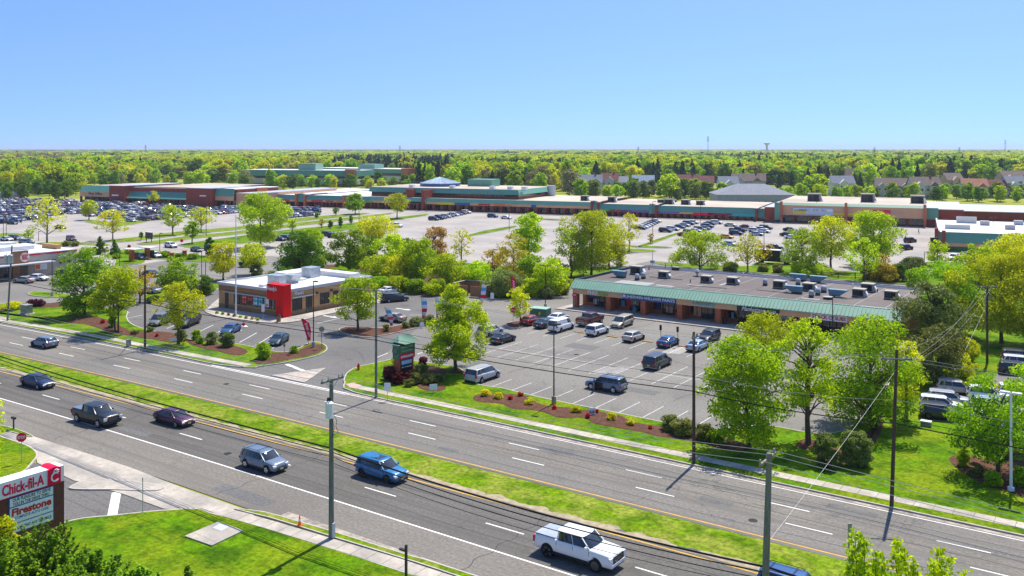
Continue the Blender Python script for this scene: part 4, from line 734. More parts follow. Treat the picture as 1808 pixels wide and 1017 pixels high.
# ---- office blocks
def office(name,label,p0,p1,ytop,yg,yw,ybase,dep,extra,cat='office building'):
    A=G(*p0); B=G(*p1); d=Vector((B[0]-A[0],B[1]-A[1])); L=d.length; an=math.atan2(d.y,d.x); dn=(d.x/L,d.y/L); z=lambda y:PL(p0[0],y,A,dn)[2]
    t=thing(name,label,cat,A,an); m=MB(); m.box(0,L,.4,dep,0,z(ytop)-.4,'glass'); m.build('window_band',t)
    m=MB(); m.box(-.1,L+.1,0,dep+.2,z(yg),z(ytop),'far_green_metal'); m.build('green_band',t); m=MB(); m.box(-.1,L+.1,.1,dep,z(yw+9),z(yw),'siding'); m.build('pale_band',t)
    m=MB(); m.box(.5,L-.5,.6,dep-.5,z(ytop),z(ytop)+.3,'white_roof'); m.build('roof',t)
    m=MB(); x0,x1,y=extra[0]; m.box(L*x0,L*x1,4,16,z(ytop)+.3,z(y),'green_metal'); m.build('plant_room',t)
    m=MB(); x0,x1=extra[1]; m.box(L*x0,L*x1,-2,8,0,z(ytop)+1,'orange_brick'); m.build('brick_tower',t); return t
office('office_building','green and grey office block left of its twin beyond the stores',(428,327),(629,330),300,309.5,314,327,30,((.48,.63,288),(.915,.995)))
office('office_building','farther green and grey office block with brick end tower beyond the stores',(555,320),(722,325),296.5,303,307.5,325,30,((.45,.62,288.6),(.94,1.01)))
# ---- hip-roofed clinic and houses
def house(px,py,wpx,ytop,label,roof='shingle_grey',wall='siding',dep=10,rz=.1,gables=0,cat='house',storeys=2,group=None,hip=False,chim=False):
    c=G(px,py); D=depth(*c); wdt=wpx*D/FPX; hz=CAMH-(ytop-HZ)*D/FPX; t=thing('house' if cat=='house' else cat.replace(' ','_'),label,cat,c,YAW+rz,group); wl=hz*(.62 if storeys==2 else .5)
    m=MB(); m.box(-wdt/2,wdt/2,0,dep,0,wl,wall); 
    if not hip: m.extrude_x([(0,wl),(dep,wl),(dep/2,hz-.1)],-wdt/2,wdt/2,wall)
    m.build('wall',t)
    m=MB(); e=.4
    if hip: r=dep/2; m.add([(-wdt/2-e,-e,wl),(wdt/2+e,-e,wl),(wdt/2+e,dep+e,wl),(-wdt/2-e,dep+e,wl),(-wdt/2+r,dep/2,hz),(wdt/2-r,dep/2,hz)],[(0,1,5,4),(1,2,5),(2,3,4,5),(3,0,4),(3,2,1,0)],roof)
    else:
        for s0,s1 in ((-e,dep/2),(dep+e,dep/2)): q=[(-wdt/2-e,s0,wl-.2),(wdt/2+e,s0,wl-.2),(wdt/2+e,s1,hz),(-wdt/2-e,s1,hz)]; m.add(q+[(a,b,c_+.18) for a,b,c_ in q],[(4,5,6,7),(3,2,1,0),(0,1,5,4),(1,2,6,5),(3,0,4,7)],roof)
    o=m.build('roof',t)
    if chim: k=MB(); k.box(wdt*.2,wdt*.2+1,dep/2-.5,dep/2+.5,hz-1.2,hz+1,'far_brick'); k.build('chimney',o)
    for g in range(gables):
        x=-wdt/2+wdt*(g+.5)/gables; gw=min(3.2,wdt/gables*.36); m=MB(); m.extrude_y([(x-gw,wl-.3),(x+gw,wl-.3),(x,wl+gw*.8)],-1.2,dep/2-1,roof if g%2 else wall); m.extrude_y([(x-gw+.3,0),(x+gw-.3,0),(x+gw-.3,wl-.3),(x-gw+.3,wl-.3)],-1.19,-.01,wall); m.build('gable',t)
    n=max(2,int(wdt/3.2))
    for k in range(n):
        for s in range(storeys):
            x=-wdt/2+wdt*(k+.5)/n; z=1.0+s*wl*.5; y=-1.25 if gables else -.05; m=MB(); m.box(x-.55,x+.55,y-.03,y+.02,z,z+1.3,'glass'); m.box(x-.65,x+.65,y-.01,y+.03,z-.1,z+1.4,'white_metal'); m.build('window',t)
    return t
house(1335,362,135,326,'low wide clinic with grey hip roof behind the low shops',dep=26,hip=True,storeys=1,cat='clinic',wall='grey_siding',rz=-.05)
HS=[(1042,343,42,309,'white house with grey gabled roof at the left of the neighbourhood','shingle_grey','siding',2,1),(1076,338,30,306,'red-roofed house behind the white gabled house','shingle_red','grey_siding',1,1),(1100,338,22,312,'small blue-grey-roofed house between red and pale roofs','shingle_grey','siding',0,0),(1135,341,38,310,'house with plain pale blue-grey roof among the trees','shingle_blue','grey_siding',0,0),
(1216,343,44,309,'tall white-fronted house under a long red-brown roof','shingle_red','siding',2,1),(1184,341,28,311,'low red-roofed wing left of the tall white-fronted house','shingle_red','tan_siding',0,0),(1248,341,24,311,'red-roofed wing right of the tall white-fronted house','shingle_red','siding',0,0),(1288,345,34,312,'house with pale grey gable at the left of the clinic trees','shingle_grey','siding',1,0),
(1322,340,58,307,'wide tan-roofed house with several gables behind the clinic','shingle_brown','grey_siding',2,1),(1490,345,40,311,'grey-roofed house with white front right of the clinic','shingle_grey','siding',1,0),(1511,334,32,298,'tan brick-coloured house high among trees above the grey house','shingle_brown','tan_siding',1,0),
(1578,350,58,315,'long grey-brown row of townhouses left of the conifer','shingle_brown','grey_siding',3,0),(1637,352,50,313,'pale townhouse row with white windows right of the conifer','shingle_brown','siding',2,1),(1688,338,32,306,'small townhouse block set back between two long rows','shingle_brown','tan_siding',1,0),(1723,350,42,316,'orange-roofed townhouse at the left of the right-hand row','shingle_orange','grey_siding',2,0),(1764,350,38,318,'maroon-roofed townhouse in the right-hand row','shingle_red','grey_siding',2,0),(1800,350,40,312,'grey townhouse at the right edge of the picture','shingle_grey','siding',2,0),(1795,335,50,302,'tall tan house behind the right-hand townhouse row','shingle_brown','tan_siding',2,0),
(1465,322,26,300,'half-hidden tan house among the trees above the clinic','shingle_brown','tan_siding',0,0),(880,322,20,305,'pale house glimpsed in the trees left of the neighbourhood','shingle_grey','siding',0,0),(1150,316,20,298,'distant white house above the blue-grey roof','shingle_grey','siding',0,0),(10,352,28,335,'white house among the trees at the far left edge','shingle_grey','siding',0,0)]
for px,py,wp,yt,lab,rf,wl_,gb,ch in HS: house(px,py,wp,yt,lab,rf,wl_,gables=gb,chim=bool(ch),group='houses beyond the shopping centre',rz=rnd.uniform(-.25,.25))
# ---- horizon landmarks
def far(px,py_top,D,base=0): X=(px-904)*D/FPX; return X2W(X,D),CAMH-(py_top-HZ)*D/FPX
c,h=far(1354,251.5,3800); t=thing('water_tower','pale grey water tower standing above the horizon on the right','water tower',c); m=MB(); m.cyl(0,0,0,h-10,5,'siding',16,4); m.build('column',t); m=MB(); m.cyl(0,0,h-12,h-6,5,'siding',24,11.5); m.cyl(0,0,h-6,h-2,11.5,'siding',24); m.cyl(0,0,h-2,h,11.5,'siding',24,7); m.build('tank',t)
for i,(px,yt,D,l) in enumerate(((1250,241,2600,'tall lattice radio mast with antennas above the horizon'),(1775,247,2600,'dark pylon above the trees at the right edge'),(706,257,2200,'dark pylon on the horizon above the office block tower'),(257,256,2200,'thin pylon on the horizon at the left'),(1127,259,2400,'thin pylon on the horizon above the houses'),(1544,260,2300,'short pylon on the horizon right of the water tower'),(1694,260,2300,'short pylon on the horizon left of the right-hand pylon'))):
    c,h=far(px,yt,D); t=thing('radio_mast' if i==0 else 'power_pylon',l,'mast' if i==0 else 'pylon',c); m=MB(); mt='grey_siding' if i==0 else 'trim'
    [m.tube([(a,b,0),(a*.15,b*.15,h)],.18,mt,4) for a,b in ((-3,-3),(3,-3),(3,3),(-3,3))]; [m.box(-3+k*.24,3-k*.24,-.15,.15,k*h/11,k*h/11+.5,mt) for k in range(11)]; m.build('lattice',t)
    m=MB(); [m.box(-w2,w2,-.5,.5,h*z,h*z+(2 if i==0 else .6),mt) for z,w2 in ((.8,3.5),(.88,3),(.96,2.5))]; m.build('antenna' if i==0 else 'crossarm',t)
# ------------------------------------------------------------------ vehicles (front faces +x, z=0 at the road)
K=1.09
CAR={ # L,W,zb,roof z, lower body stations (x, top z, width factor), glasshouse base x0,x1, roof x0,x1, wheel x rear/front, wheel r
'sedan':(4.75,1.83,.24,1.43,[(-1,.62,.78),(-.985,.90,.88),(-.93,1.02,.94),(-.70,1.03,.99),(-.40,.97,1),(.25,.94,1),(.52,.92,.99),(.76,.82,.96),(.92,.68,.88),(.985,.55,.80),(1,.42,.74)],-.84,.52,-.44,.17,(-.60,.61),.33),
'suv':(4.70,1.88,.28,1.68,[(-1,.70,.84),(-.985,1.02,.93),(-.90,1.12,.98),(-.40,1.10,1),(.25,1.06,1),(.50,1.05,.99),(.74,.99,.97),(.92,.88,.92),(.985,.70,.86),(1,.50,.80)],-.965,.52,-.86,.18,(-.60,.61),.37),
'hatch':(4.35,1.80,.24,1.50,[(-1,.62,.82),(-.98,.95,.92),(-.88,1.05,.97),(-.4,1.01,1),(.25,.96,1),(.45,.94,.99),(.74,.80,.96),(.93,.68,.88),(.99,.52,.80),(1,.42,.76)],-.95,.55,-.68,.16,(-.60,.62),.33),
'minivan':(5.15,1.98,.24,1.75,[(-1,.66,.88),(-.985,1.05,.95),(-.92,1.12,.98),(-.4,1.10,1),(.3,1.02,1),(.52,.98,.99),(.76,.88,.96),(.93,.74,.90),(.99,.56,.82),(1,.44,.78)],-.965,.62,-.88,.26,(-.60,.62),.35),
'van':(5.4,2.0,.28,1.98,[(-1,.72,.92),(-.985,1.18,.97),(-.4,1.20,1),(.3,1.18,1),(.55,1.12,.99),(.78,.98,.97),(.94,.82,.92),(1,.55,.84)],-.975,.66,-.94,.38,(-.58,.64),.36),
'pickup':(5.85,2.02,.42,1.97,[(-1,1.20,.93),(-.99,1.32,.97),(-.60,1.33,.99),(-.34,1.32,1),(.30,1.31,1),(.50,1.30,1),(.74,1.27,.99),(.92,1.22,.97),(.985,1.10,.95),(1,.62,.93)],-.40,.50,-.375,.24,(-.62,.62),.43),
}
def car_bits(kind,rails=False,dark_roof=False,cover='trim',dim=0):
    L,W_,zb,zr,st,g0,g1,r0,r1,wxs,wr=CAR[kind]; h=L/2; w2=W_/2; B={}
    m=MB(); rings=[]
    def ring(x,zt,f):
        w=w2*f; zc=(zb+zt)/2; zm_=zb+.28; zs_=max(zb+.32,zt-.26); a=[(0,zb),(w*.86,zb),(w*.95,zb+.06),(w*.985,zb+.16),(w,zm_),(w*1.0,(zm_+zs_)/2),(w*.985,zs_),(w*.975,zs_+(zt-zs_)*.45),(w*.94,zs_+(zt-zs_)*.8),(w*.88,zt-.005),(w*.5,zt+.03),(0,zt+.04)]
        return [(x,-y,z) for y,z in a]+[(x,y,z) for y,z in a[-2:0:-1]]
    xs=[-1,-.992,-.975,-.94,-.88]+[(-.8+1.6*i/22) for i in range(23)]+[.87,.92,.955,.98,.993,1]
    def smp(x):
        k=0
        while k<len(st)-2 and st[k+1][0]<x: k+=1
        (a,za,fa),(b_,zb_,fb)=st[k],st[k+1]; t=(x-a)/(b_-a); t=max(0,min(1,t)); e=t*t*(3-2*t)*.5+t*.5; return za+(zb_-za)*e,fa+(fb-fa)*e
    for x in xs:
        zt,f=smp(x); f=min(f,(1-max(0,(abs(x)-.86)/.14)**2.4*(.24 if kind!='pickup' else .10))); bul=1.0+.012*math.sin((x+1)*PI*.5); rings.append(ring(x*h,zt,f*bul))
    m.loft(rings,'PAINT')
    sk=MB(); 
    for s in (-1,1): sk.box(wxs[0]*h+wr+.1,wxs[1]*h-wr-.1,s*w2*.93-.06,s*w2*.93+.085 if s>0 else s*w2*.93+.06,zb-.03,zb+.13,'trim') if s>0 else sk.box(wxs[0]*h+wr+.1,wxs[1]*h-wr-.1,-w2*.93-.085,-w2*.93+.06,zb-.03,zb+.13,'trim')
    m.merge(sk)
    def zbelt(x):
        for (a,za,_),(b,zc,_) in zip(st,st[1:]):
            if a*h<=x<=b*h: return za+(zc-za)*(x-a*h)/((b-a)*h)
        return st[-1][1]
    bx0,bx1=g0*h,g1*h; tx0,tx1=r0*h,r1*h; z0,z0f=zbelt(bx0)-.03,zbelt(bx1)-.03; zs=min(z0,z0f); yb,yt=w2*.92,w2*(.72 if kind in('sedan','hatch') else .80)
    gl=MB(); zt=zr-.06
    def gr(f):
        e=f**.85; yy=yb+(yt-yb)*e; xa=bx0+(tx0-bx0)*(f**1.15); xb=bx1+(tx1-bx1)*(f**1.05); za=(z0-.06)+(zt-z0+.06)*f; zb2=(z0f-.06)+(zt-.02-z0f+.06)*f; c_=.16*(1-f)+.10*f
        return [(xa-.04,-yy*.5,za),(xa,-yy*.92,za),(xa+.10,-yy,za),(xb-.14,-yy*.985,zb2),(xb,-yy*.86,zb2),(xb+c_*.7,-yy*.45,zb2),(xb+c_,0,zb2),(xb+c_*.7,yy*.45,zb2),(xb,yy*.86,zb2),(xb-.14,yy*.985,zb2),(xa+.10,yy,za),(xa,yy*.92,za),(xa-.04,yy*.5,za)]
    gl.loft([gr(i/5) for i in range(6)],'car_glass')
    if kind=='van':   # solid cargo sides
        for s in (-1,1): m.add([(bx0,s*(yb+.012),z0-.04),(tx1-.55,s*(yb+.012),z0f-.04),(tx1-.75,s*(yt+.012),zt),(tx0,s*(yt+.012),zt)],[(0,1,2,3) if s<0 else (3,2,1,0)],'PAINT')
    # roof and pillars
    def rr(z,e,cx=0): return [(tx0-e*.4,-yt+e*0-.01+(-e if e<0 else e)*0,z)]
    def rrect(z,i):
        a,b_=tx0+i-.03,tx1-i*1.2; q=yt-i
        return [(a-.04,-q*.5,z),(a,-q*.92,z),(a+.10,-q,z),(b_-.14,-q*.985,z-.012),(b_,-q*.86,z-.015),(b_+.09,-q*.45,z-.012),(b_+.13,0,z-.01),(b_+.09,q*.45,z-.012),(b_,q*.86,z-.015),(b_-.14,q*.985,z-.012),(a+.10,q,z),(a,q*.92,z),(a-.04,q*.5,z)]
    rm='PAINT'
    m.loft([rrect(zt-.02,-.02),rrect(zt+.01,-.025),rrect(zt+.045,.02),rrect(zr-.005,.10),rrect(zr+.015,.22),rrect(zr+.03,.45)],rm)
    def pil(xa,xb,wd):
        for s in (-1,1):
            za=zbelt(xa)-.06; p=[(xa-wd,s*(yb+.006),za),(xa+wd,s*(yb+.006),za),(xb+wd,s*(yt+.02),zt),(xb-wd,s*(yt+.02),zt)]; q=[(a,b-s*.06,c) for a,b,c in p]
            m.add(p+q,[(0,1,2,3),(7,6,5,4),(0,4,5,1),(1,5,6,2),(2,6,7,3),(3,7,4,0)],'PAINT')
    pil(bx1-.07,tx1-.02,.035); pil(bx0+.10,tx0+.10,.09 if kind!='pickup' else .05); 
    mid=(bx0+bx1)/2; pil(mid+.0,(tx0+tx1)/2+.15,.018)
    if kind in('suv','minivan'): pil(bx0+(bx1-bx0)*.22,tx0+(tx1-tx0)*.24,.03)
    # door seams and handles
    for x in (mid,bx1-.12,mid-1.0 if kind!='pickup' else bx0+.06):
        for s in (-1,1): y=s*(w2*1.003); m.box(x-.012,x+.012,min(y,y-s*.02),max(y,y-s*.02),zb+.2,zbelt(x)-.12,'trim')
    for x in (mid-.18,mid-1.0):
        for s in (-1,1): y=s*w2; m.box(x-.1,x+.1,min(y,y+s*.03),max(y,y+s*.03),zbelt(x)-.26,zbelt(x)-.22,'PAINT')
    # bumpers and grille
    f=st[-1][2]; zg=.52 if kind!='pickup' else .80; 
    g=MB(); g.box(h-.03,h+.02,-w2*(.52 if kind!='pickup' else .66),w2*(.52 if kind!='pickup' else .66),zg-.10-(.04 if kind=='pickup' else 0),zg+.12+(.16 if kind=='pickup' else 0),'trim'); [g.box(h+.02,h+.03,-w2*.5,w2*.5,zg-.04+k*.10,zg-.02+k*.10,'chrome') for k in range(2+(kind=='pickup'))]; B['grille']=g
    m.box(-h-.03,-h+.1,-w2*.78,w2*.78,zb,zb+.16,'trim'); m.box(h-.1,h+.03,-w2*.70,w2*.70,zb-.02,zb+.10,'trim')
    if kind=='pickup':
        m.box(-h+.12,bx0-.10,-w2*.88,w2*.88,1.335,1.40,cover); m.box(-h-.06,-h+.02,-w2*.9,w2*.9,.52,.70,'chrome'); m.box(h-.02,h+.07,-w2*.86,w2*.86,.50,.68,'PAINT' )
    if dark_roof: m.box(tx1-1.3,tx1-.25,-yt*.6,yt*.6,zr+.011,zr+.02,'car_glass')
    B['body']=m; B['windows']=gl
    # wheel arches (dark) go with the body, wheels are their own parts
    for s in (-1,1):
        for x in wxs: 
            y0,y1=(w2-.30,w2*1.0+.004); m.cyl_y(x*h,wr+.04,s*y0 if s>0 else -y1,y1 if s>0 else -y0,wr+.055,'trim',22)
    wt=MB(); wt.cyl_y(0,0,-.12,.12,wr,'tyre',22); wt.cyl_y(0,0,.12,.135,wr*.93,'tyre',22); wt.cyl_y(0,0,-.135,-.12,wr*.93,'tyre',22); B['wheel']=wt
    ri=MB()
    for s in (-1,1):
        y=s*.137; n=5; ri.cyl_y(0,0,min(y,y+s*.004),max(y,y+s*.004),wr*.66,'dark_rim',18)
        for k in range(n):
            a=2*PI*k/n; c,d=math.cos(a),math.sin(a); p=[(c*.03-d*.05,d*.03+c*.05),(c*.03+d*.05,d*.03-c*.05),(c*wr*.66+d*.075,d*wr*.66-c*.075),(c*wr*.66-d*.075,d*wr*.66+c*.075)]
            yy=y+s*.012; ri.add([(a_,yy,b_) for a_,b_ in p],[(0,1,2,3),(3,2,1,0)],'RIM')
    B['rim']=ri
    zl=st[-3][1]-.14 if kind!='pickup' else 1.0; fw=st[-2][2]
    hl=MB(); hl.extrude_y([(h*.90,zl-.06),(h*.993,zl-.10),(h*.985,zl+.04),(h*.91,zl+.10)],0,.34,'lamp_clear'); hl=hl if kind!='pickup' else MB().extrude_y([(h*.95,.80),(h*1.005,.80),(h*1.0,1.08),(h*.955,1.10)],0,.36,'lamp_clear'); B['headlight']=(hl,[(0,w2*fw-.34+.03,0),(0,-w2*fw-.03,0)])
    zt_=st[1][1]-.10; tl=MB(); tl=tl if kind!='pickup' else tl.box(-h*1.0-.02,-h*.965,0,.20,.82,1.22,'lamp_red'); kind=='pickup' or tl.box(-h*1.004-.01,-h*.955,0,.20 if kind not in('sedan',) else .36,zt_-.20,zt_+.02 if kind!='minivan' else zt_+.12,'lamp_red'); fw=st[1][2]; ww=.20 if kind!='sedan' else .36; B['taillight']=(tl,[(0,w2*fw-ww+.02,0),(0,-w2*fw-.02,0)])
    mi=MB(); mi.extrude_y([(-.06,0),(.10,.02),(.08,.17),(-.05,.16)],0,.20,'PAINT'); zm=z0f+.02; B['mirror']=(mi,[(bx1-.32,w2*.93,zm),(bx1-.32,-w2*.93-.20,zm)])
    pl=MB(); pl.box(-.01,.01,-.16,.16,-.08,.08,'plate'); B['licence_plate']=(pl,[(-h-.035,0,.62 if kind!='pickup' else .62),(h+.045,0,.44 if kind!='pickup' else .6)])
    if rails:
        ra=MB()
        for s in (-1,1): ra.tube([(tx0+.1,s*(yt-.07),zr),(tx0+.25,s*(yt-.07),zr+.08),(tx1-.25,s*(yt-.07),zr+.08),(tx1-.1,s*(yt-.07),zr)],.022,'chrome' if rails!='dark' else 'trim',5)
        if rails=='dark': [ra.tube([(x,-yt+.07,zr+.09),(x,yt-.07,zr+.09)],.02,'trim',5) for x in (tx0+.5,tx1-.5)]
        B['roof_rail']=ra
    return B
CB={}
def near_car(kind,paint,loc,rz,label,group=None,rails=False,rim='rim',roofw=False,cover='trim',sc=1.0,lights='x',open_door=False,name=None,cat=None):
    key=(kind,rails,roofw,cover)
    if key not in CB: CB[key]=(car_bits(kind,rails,roofw,cover),{})
    B,cache=CB[key]; sub={'PAINT':'paint_'+paint,'RIM':rim}
    def me(k,sm=38):
        c=(k,paint,rim)
        if c not in cache: b=B[k]; b=b[0] if isinstance(b,tuple) else b; cache[c]=b.mesh('car_'+k,55 if k in('body','windows') else sm,sub)
        return cache[c]
    nm={'sedan':'sedan','suv':'suv','hatch':'hatchback','minivan':'minivan','van':'van','pickup':'pickup_truck'}[kind]
    t=thing(name or nm,label,cat or {'pickup':'pickup truck','minivan':'minivan','van':'van','suv':'suv'}.get(kind,'car'),loc if len(loc)==3 else (*loc,0),rz,group); t.scale=(K*sc,K*sc,K*sc*.98)
    link('body',me('body'),t); link('windows',me('windows'),t); link('grille',me('grille'),t)
    L,W_,zb,zr,st,g0,g1,r0,r1,wxs,wr=CAR[kind]
    for s in (-1,1):
        for x in wxs: o=link('wheel',me('wheel'),t,(x*L/2,s*(W_/2-.10),wr)); link('rim',me('rim'),o)
    for k in ('headlight','taillight','mirror','licence_plate'):
        for p in B[k][1]: link(k,me(k),t,p)
    if rails: link('roof_rail',me('roof_rail'),t)
    if open_door:
        m=MB(); m.box(-1.05,0,-.03,.03,.35,1.0,'paint_'+paint); m.box(-1.0,-.05,-.015,.015,1.0,1.5,'car_glass'); m.box(-1.0,-.05,-.02,.02,1.48,1.55,'paint_'+paint); m.box(-1.05,-1.0,-.02,.02,1.0,1.5,'paint_'+paint); o=m.build('open_door',t,(.95,W_/2,0)); o.rotation_euler=(0,0,R(-68))
        m=MB(); m.box(-.1,.93,W_/2-.02,W_/2+.012,.4,1.0,'black_panel'); m.build('door_opening',t)
    return t
RZ0,RZ1,RV,RB=0,PI,R(90),R(-90)
def gp(px,py,z=0): return (*G(px,py,z),z)
near_car('pickup','white',gp(1022,987),R(-1),'white crew-cab pickup truck with grey bed cover driving nearest the camera','vehicles on the highway',rim='dark_rim',cover='galvanised',sc=1.03)
near_car('suv','brightblue',gp(674,843),R(-1),'bright blue crossover with pale roof bars driving beside the grass median','vehicles on the highway',rails=True,roofw=True,rim='dark_rim')
near_car('suv','steelblue',gp(466,826),0,'grey-blue small suv driving beside the solid white line','vehicles on the highway',rails='dark',sc=.96)
near_car('sedan','purple',gp(308,747),R(1),'dark purple-maroon sedan driving next to the median','vehicles on the highway')
near_car('pickup','black',gp(170,746),R(2),'black crew-cab pickup truck behind the maroon sedan','vehicles on the highway',rim='rim',cover='paint_steelblue',sc=.98)
near_car('sedan','navy',gp(67,682),R(3),'dark blue sedan driving at the far left near lanes','vehicles on the highway')
near_car('hatch','steelblue',gp(78,612),PI+R(3),'grey-blue hatchback driving left in the far lanes','vehicles on the highway')
near_car('suv','blue',gp(1406,1060),R(-1),'blue suv with roof rails cut off by the bottom edge behind the pole','vehicles on the highway',rails='dark')
LG='vehicles parked by the shopping strip'
near_car('minivan','silver',gp(853,670),RV,'silver minivan parked on its own beside the lawn tree',LG,rails=True)
near_car('suv','steelblue',gp(1070,688),PI,'dark blue-grey suv with open front door stopped across the stalls',LG,open_door=True,rails='dark')
near_car('minivan','dark',gp(1161,647),RV,'dark grey minivan alone beside the hatched stall',LG)
for a in (('sedan','blue',1180,610,RV,'blue sedan parked in the row by the two meter posts'),('sedan','lightblue',1232,617,RV,'pale silver-blue sedan parked behind the right utility pole'),('suv','black',1252,602,RB,'black suv with roof rails facing the camera beside pale silver sedan'),
 ('hatch','champagne',1119,601,RV,'champagne-grey crossover parked between white crossover and blue sedan'),('suv','white',1055,590,RV,'white crossover parked in front of the tan van'),('minivan','tan',1098,576,RB,'tan old van facing the camera near the shop walkway'),('pickup','maroon',1042,572,RV,'dark red pickup truck parked near the shop walkway'),
 ('van','white',991,583,RV,'white cargo van with dark windows in the upper row'),('sedan','white',986,567,RV,'white sedan parked beyond the white cargo van'),('sedan','teal',963,577,RV,'dark teal sedan with red tail lights left of white van'),('hatch','red',939,572,RV,'bright red crossover by the green utility box'),
 ('sedan','black',888,604,RV,'black sedan with red tail lights right of the conical tree'),('suv','silver',866,592,RV,'silver suv half hidden behind the conical tree')):
    near_car(a[0],a[1],gp(a[2],a[3]),a[4]+R(rnd.uniform(-2,2)),a[5],LG,rails=('dark' if a[0]=='suv' and a[1]=='black' else False),sc=.97)
WG='vehicles parked by the red-towered restaurant'
for a in (('minivan','grey',282,572,R(-60),'grey minivan facing the highway left of the dark pickup'),('pickup','dark',332,575,R(-60),'dark green-black pickup truck parked behind the slender tree'),('sedan','blue',407,588,R(-60),'bright blue sedan parked nose-in behind round bushes'),('sedan','teal',492,606,R(-60),'dark teal sedan parked at the corner behind the rounded shrub'),
 ('sedan','gold',693,567,R(185),'beige-gold sedan parked sideways behind the blue and red feather flag'),('minivan','dark',697,532,RV-R(25),'dark purple-black minivan on the curved kerb by drive-through'),('sedan','white',688,518,RV-R(10),'white sedan behind the dark minivan by the drive-through'),
 ('sedan','champagne',42,499,R(200),'pale champagne sedan by the burger restaurant wall'),('sedan','white',67,495,R(20),'white sedan behind the champagne one by the burger restaurant'),('sedan','silver',264,518,R(195),'silver car with blue door beside the dark round tree')):
    near_car(a[0],a[1],gp(a[2],a[3]),a[4],a[5],WG,sc=.97)
DG='suvs lined up on the dealer lot'
for i,a in enumerate((('dark',1663,741,'dark blue suv at the front of the dealer lot by the mower'),('white',1662,727,'white suv second in the dealer line'),('silver',1676,717,'silver-white suv third in the dealer line'),('champagne',1690,697,'pale suv with roof bars under the right trees'),('white',1752,757,'white suv hidden behind the right-hand tree'),('lightblue',1757,729,'pale blue suv hidden behind the right-hand tree'),('white',1745,709,'white suv farther back behind the right-hand tree'),('dark',1800,640,'dark suv at right edge beyond the lawn'),('white',1803,651,'white suv at the right edge between two dark ones'),('dark',1797,663,'dark suv at right edge nearest the lawn'),('white',1800,705,'white suv by the white lamp post at right edge'))):
    x,y=G(a[1],a[2]); near_car('suv',a[0],(x,y,.14),R(12),a[3],DG,rails=True,sc=.91)
# ---- far cars: one mesh each, shared by kind and colour
FM={}
def far_mesh(kind,paint):
    if (kind,paint) in FM: return FM[(kind,paint)]
    if ('B',kind) not in FM: FM[('B',kind)]=car_bits(kind)
    B=FM[('B',kind)]; L,W_,zb,zr,st,g0,g1,r0,r1,wxs,wr=CAR[kind]; m=MB(); m.merge(B['body']); m.merge(B['windows']); m.merge(B['grille'])
    for k in ('headlight','taillight'):
        for p in B[k][1]:
            q=MB(); q.v=[(a+p[0],b+p[1],c+p[2]) for a,b,c in B[k][0].v]; q.f=B[k][0].f; q.m=B[k][0].m; q.keys=B[k][0].keys; m.merge(q)
    for s in (-1,1):
        for x in wxs: m.cyl_y(x*L/2,wr,s*W_/2-.11,s*W_/2+.025,wr,'tyre',12)
    for s in (-1,1):
        for x in wxs: m.cyl_y(x*L/2,wr,s*(W_/2+.03)-.005,s*(W_/2+.03)+.005,wr*.6,'rim',10)
    FM[(kind,paint)]=m.mesh('parked_'+kind,55,{'PAINT':'paint_'+paint}); return FM[(kind,paint)]
FAR=[]
def fc(kind,paint,x,y,rz,label,group): FAR.append((depth(x,y),kind,paint,x,y,rz,label,group))
KN={'sedan':'sedan','suv':'suv','hatch':'hatchback','minivan':'minivan','pickup':'pickup truck'}
def pick(r): return r.choice(['sedan','sedan','suv','suv','hatch','minivan','pickup','suv']), r.choice(['white','white','silver','silver','grey','grey','black','dark','dark','navy','blue','steelblue','red','maroon','champagne','lightblue','teal','white','black'])
CN={'steelblue':'grey-blue','lightblue':'pale blue','dark':'charcoal','navy':'navy blue'}
def inpoly(x,y,P):
    c=False; n=len(P)
    for i in range(n):
        (a,b),(d,e)=P[i],P[(i+1)%n]
        if (b>y)!=(e>y) and x<(d-a)*(y-b)/(e-b)+a: c=not c
    return c
def rows(poly,rz,pitch,gap,fill,where,seed,group,off=0.0):
    """double rows of stalls: cars side by side along the row, nose to tail across it"""
    r=random.Random(seed); P=[G(*p) for p in poly]; c,s=math.cos(rz),math.sin(rz); Q=[(x*c+y*s,-x*s+y*c) for x,y in P]
    a0,a1=min(q[0] for q in Q),max(q[0] for q in Q); b0,b1=min(q[1] for q in Q),max(q[1] for q in Q); a=a0+off; ri=0
    while a<a1:
        for da in (0,5.6):
            b=b0; k=0; any_=False
            while b<b1:
                if inpoly(a+da,b,Q) and r.random()<(fill(b) if callable(fill) else fill):
                    kind,pt=pick(r); x,y=(a+da)*c-b*s,(a+da)*s+b*c; k+=1; any_=True
                    fc(kind,pt,x,y,rz+(PI if r.random()<.5 else 0)+R(r.uniform(-2,2)),f"{CN.get(pt,pt)} {KN[kind]}, {ordn(k-1)} car in {ordn(ri)} row {where}",group)
                b+=gap
            if any_: ri+=1
        a+=pitch
rows([(-40,410),(0,398),(60,388),(130,380),(230,392),(335,385),(420,377),(430,369),(330,366),(230,360),(130,355),(0,352),(-40,353)],R(8),20.5,3.15,lambda b:.80,'of the left lot',11,'cars in the crowded left lot')
rows([(490,392),(565,380),(560,367),(480,369)],R(8),20,3.15,.95,'of lot by round tree',12,'cars in the lot by the round tree')
def single(lst,where,group):
    for kind,pt,px,py,rz,lab in lst: fc(kind,pt,*G(px,py),rz,lab,group)
CG='cars in the middle and right far lots'
for i in range(9): kind,pt=pick(rnd); pt=['dark','navy','black','silver','dark','white','blue','maroon','white'][i]; x,y=G(766+i*7.2,389-i*1.5); fc(kind,pt,x,y,R(5),f"{CN.get(pt,pt)} {KN[kind]}, {ordn(i)} from left in row before the pyramid-roofed hall",CG)
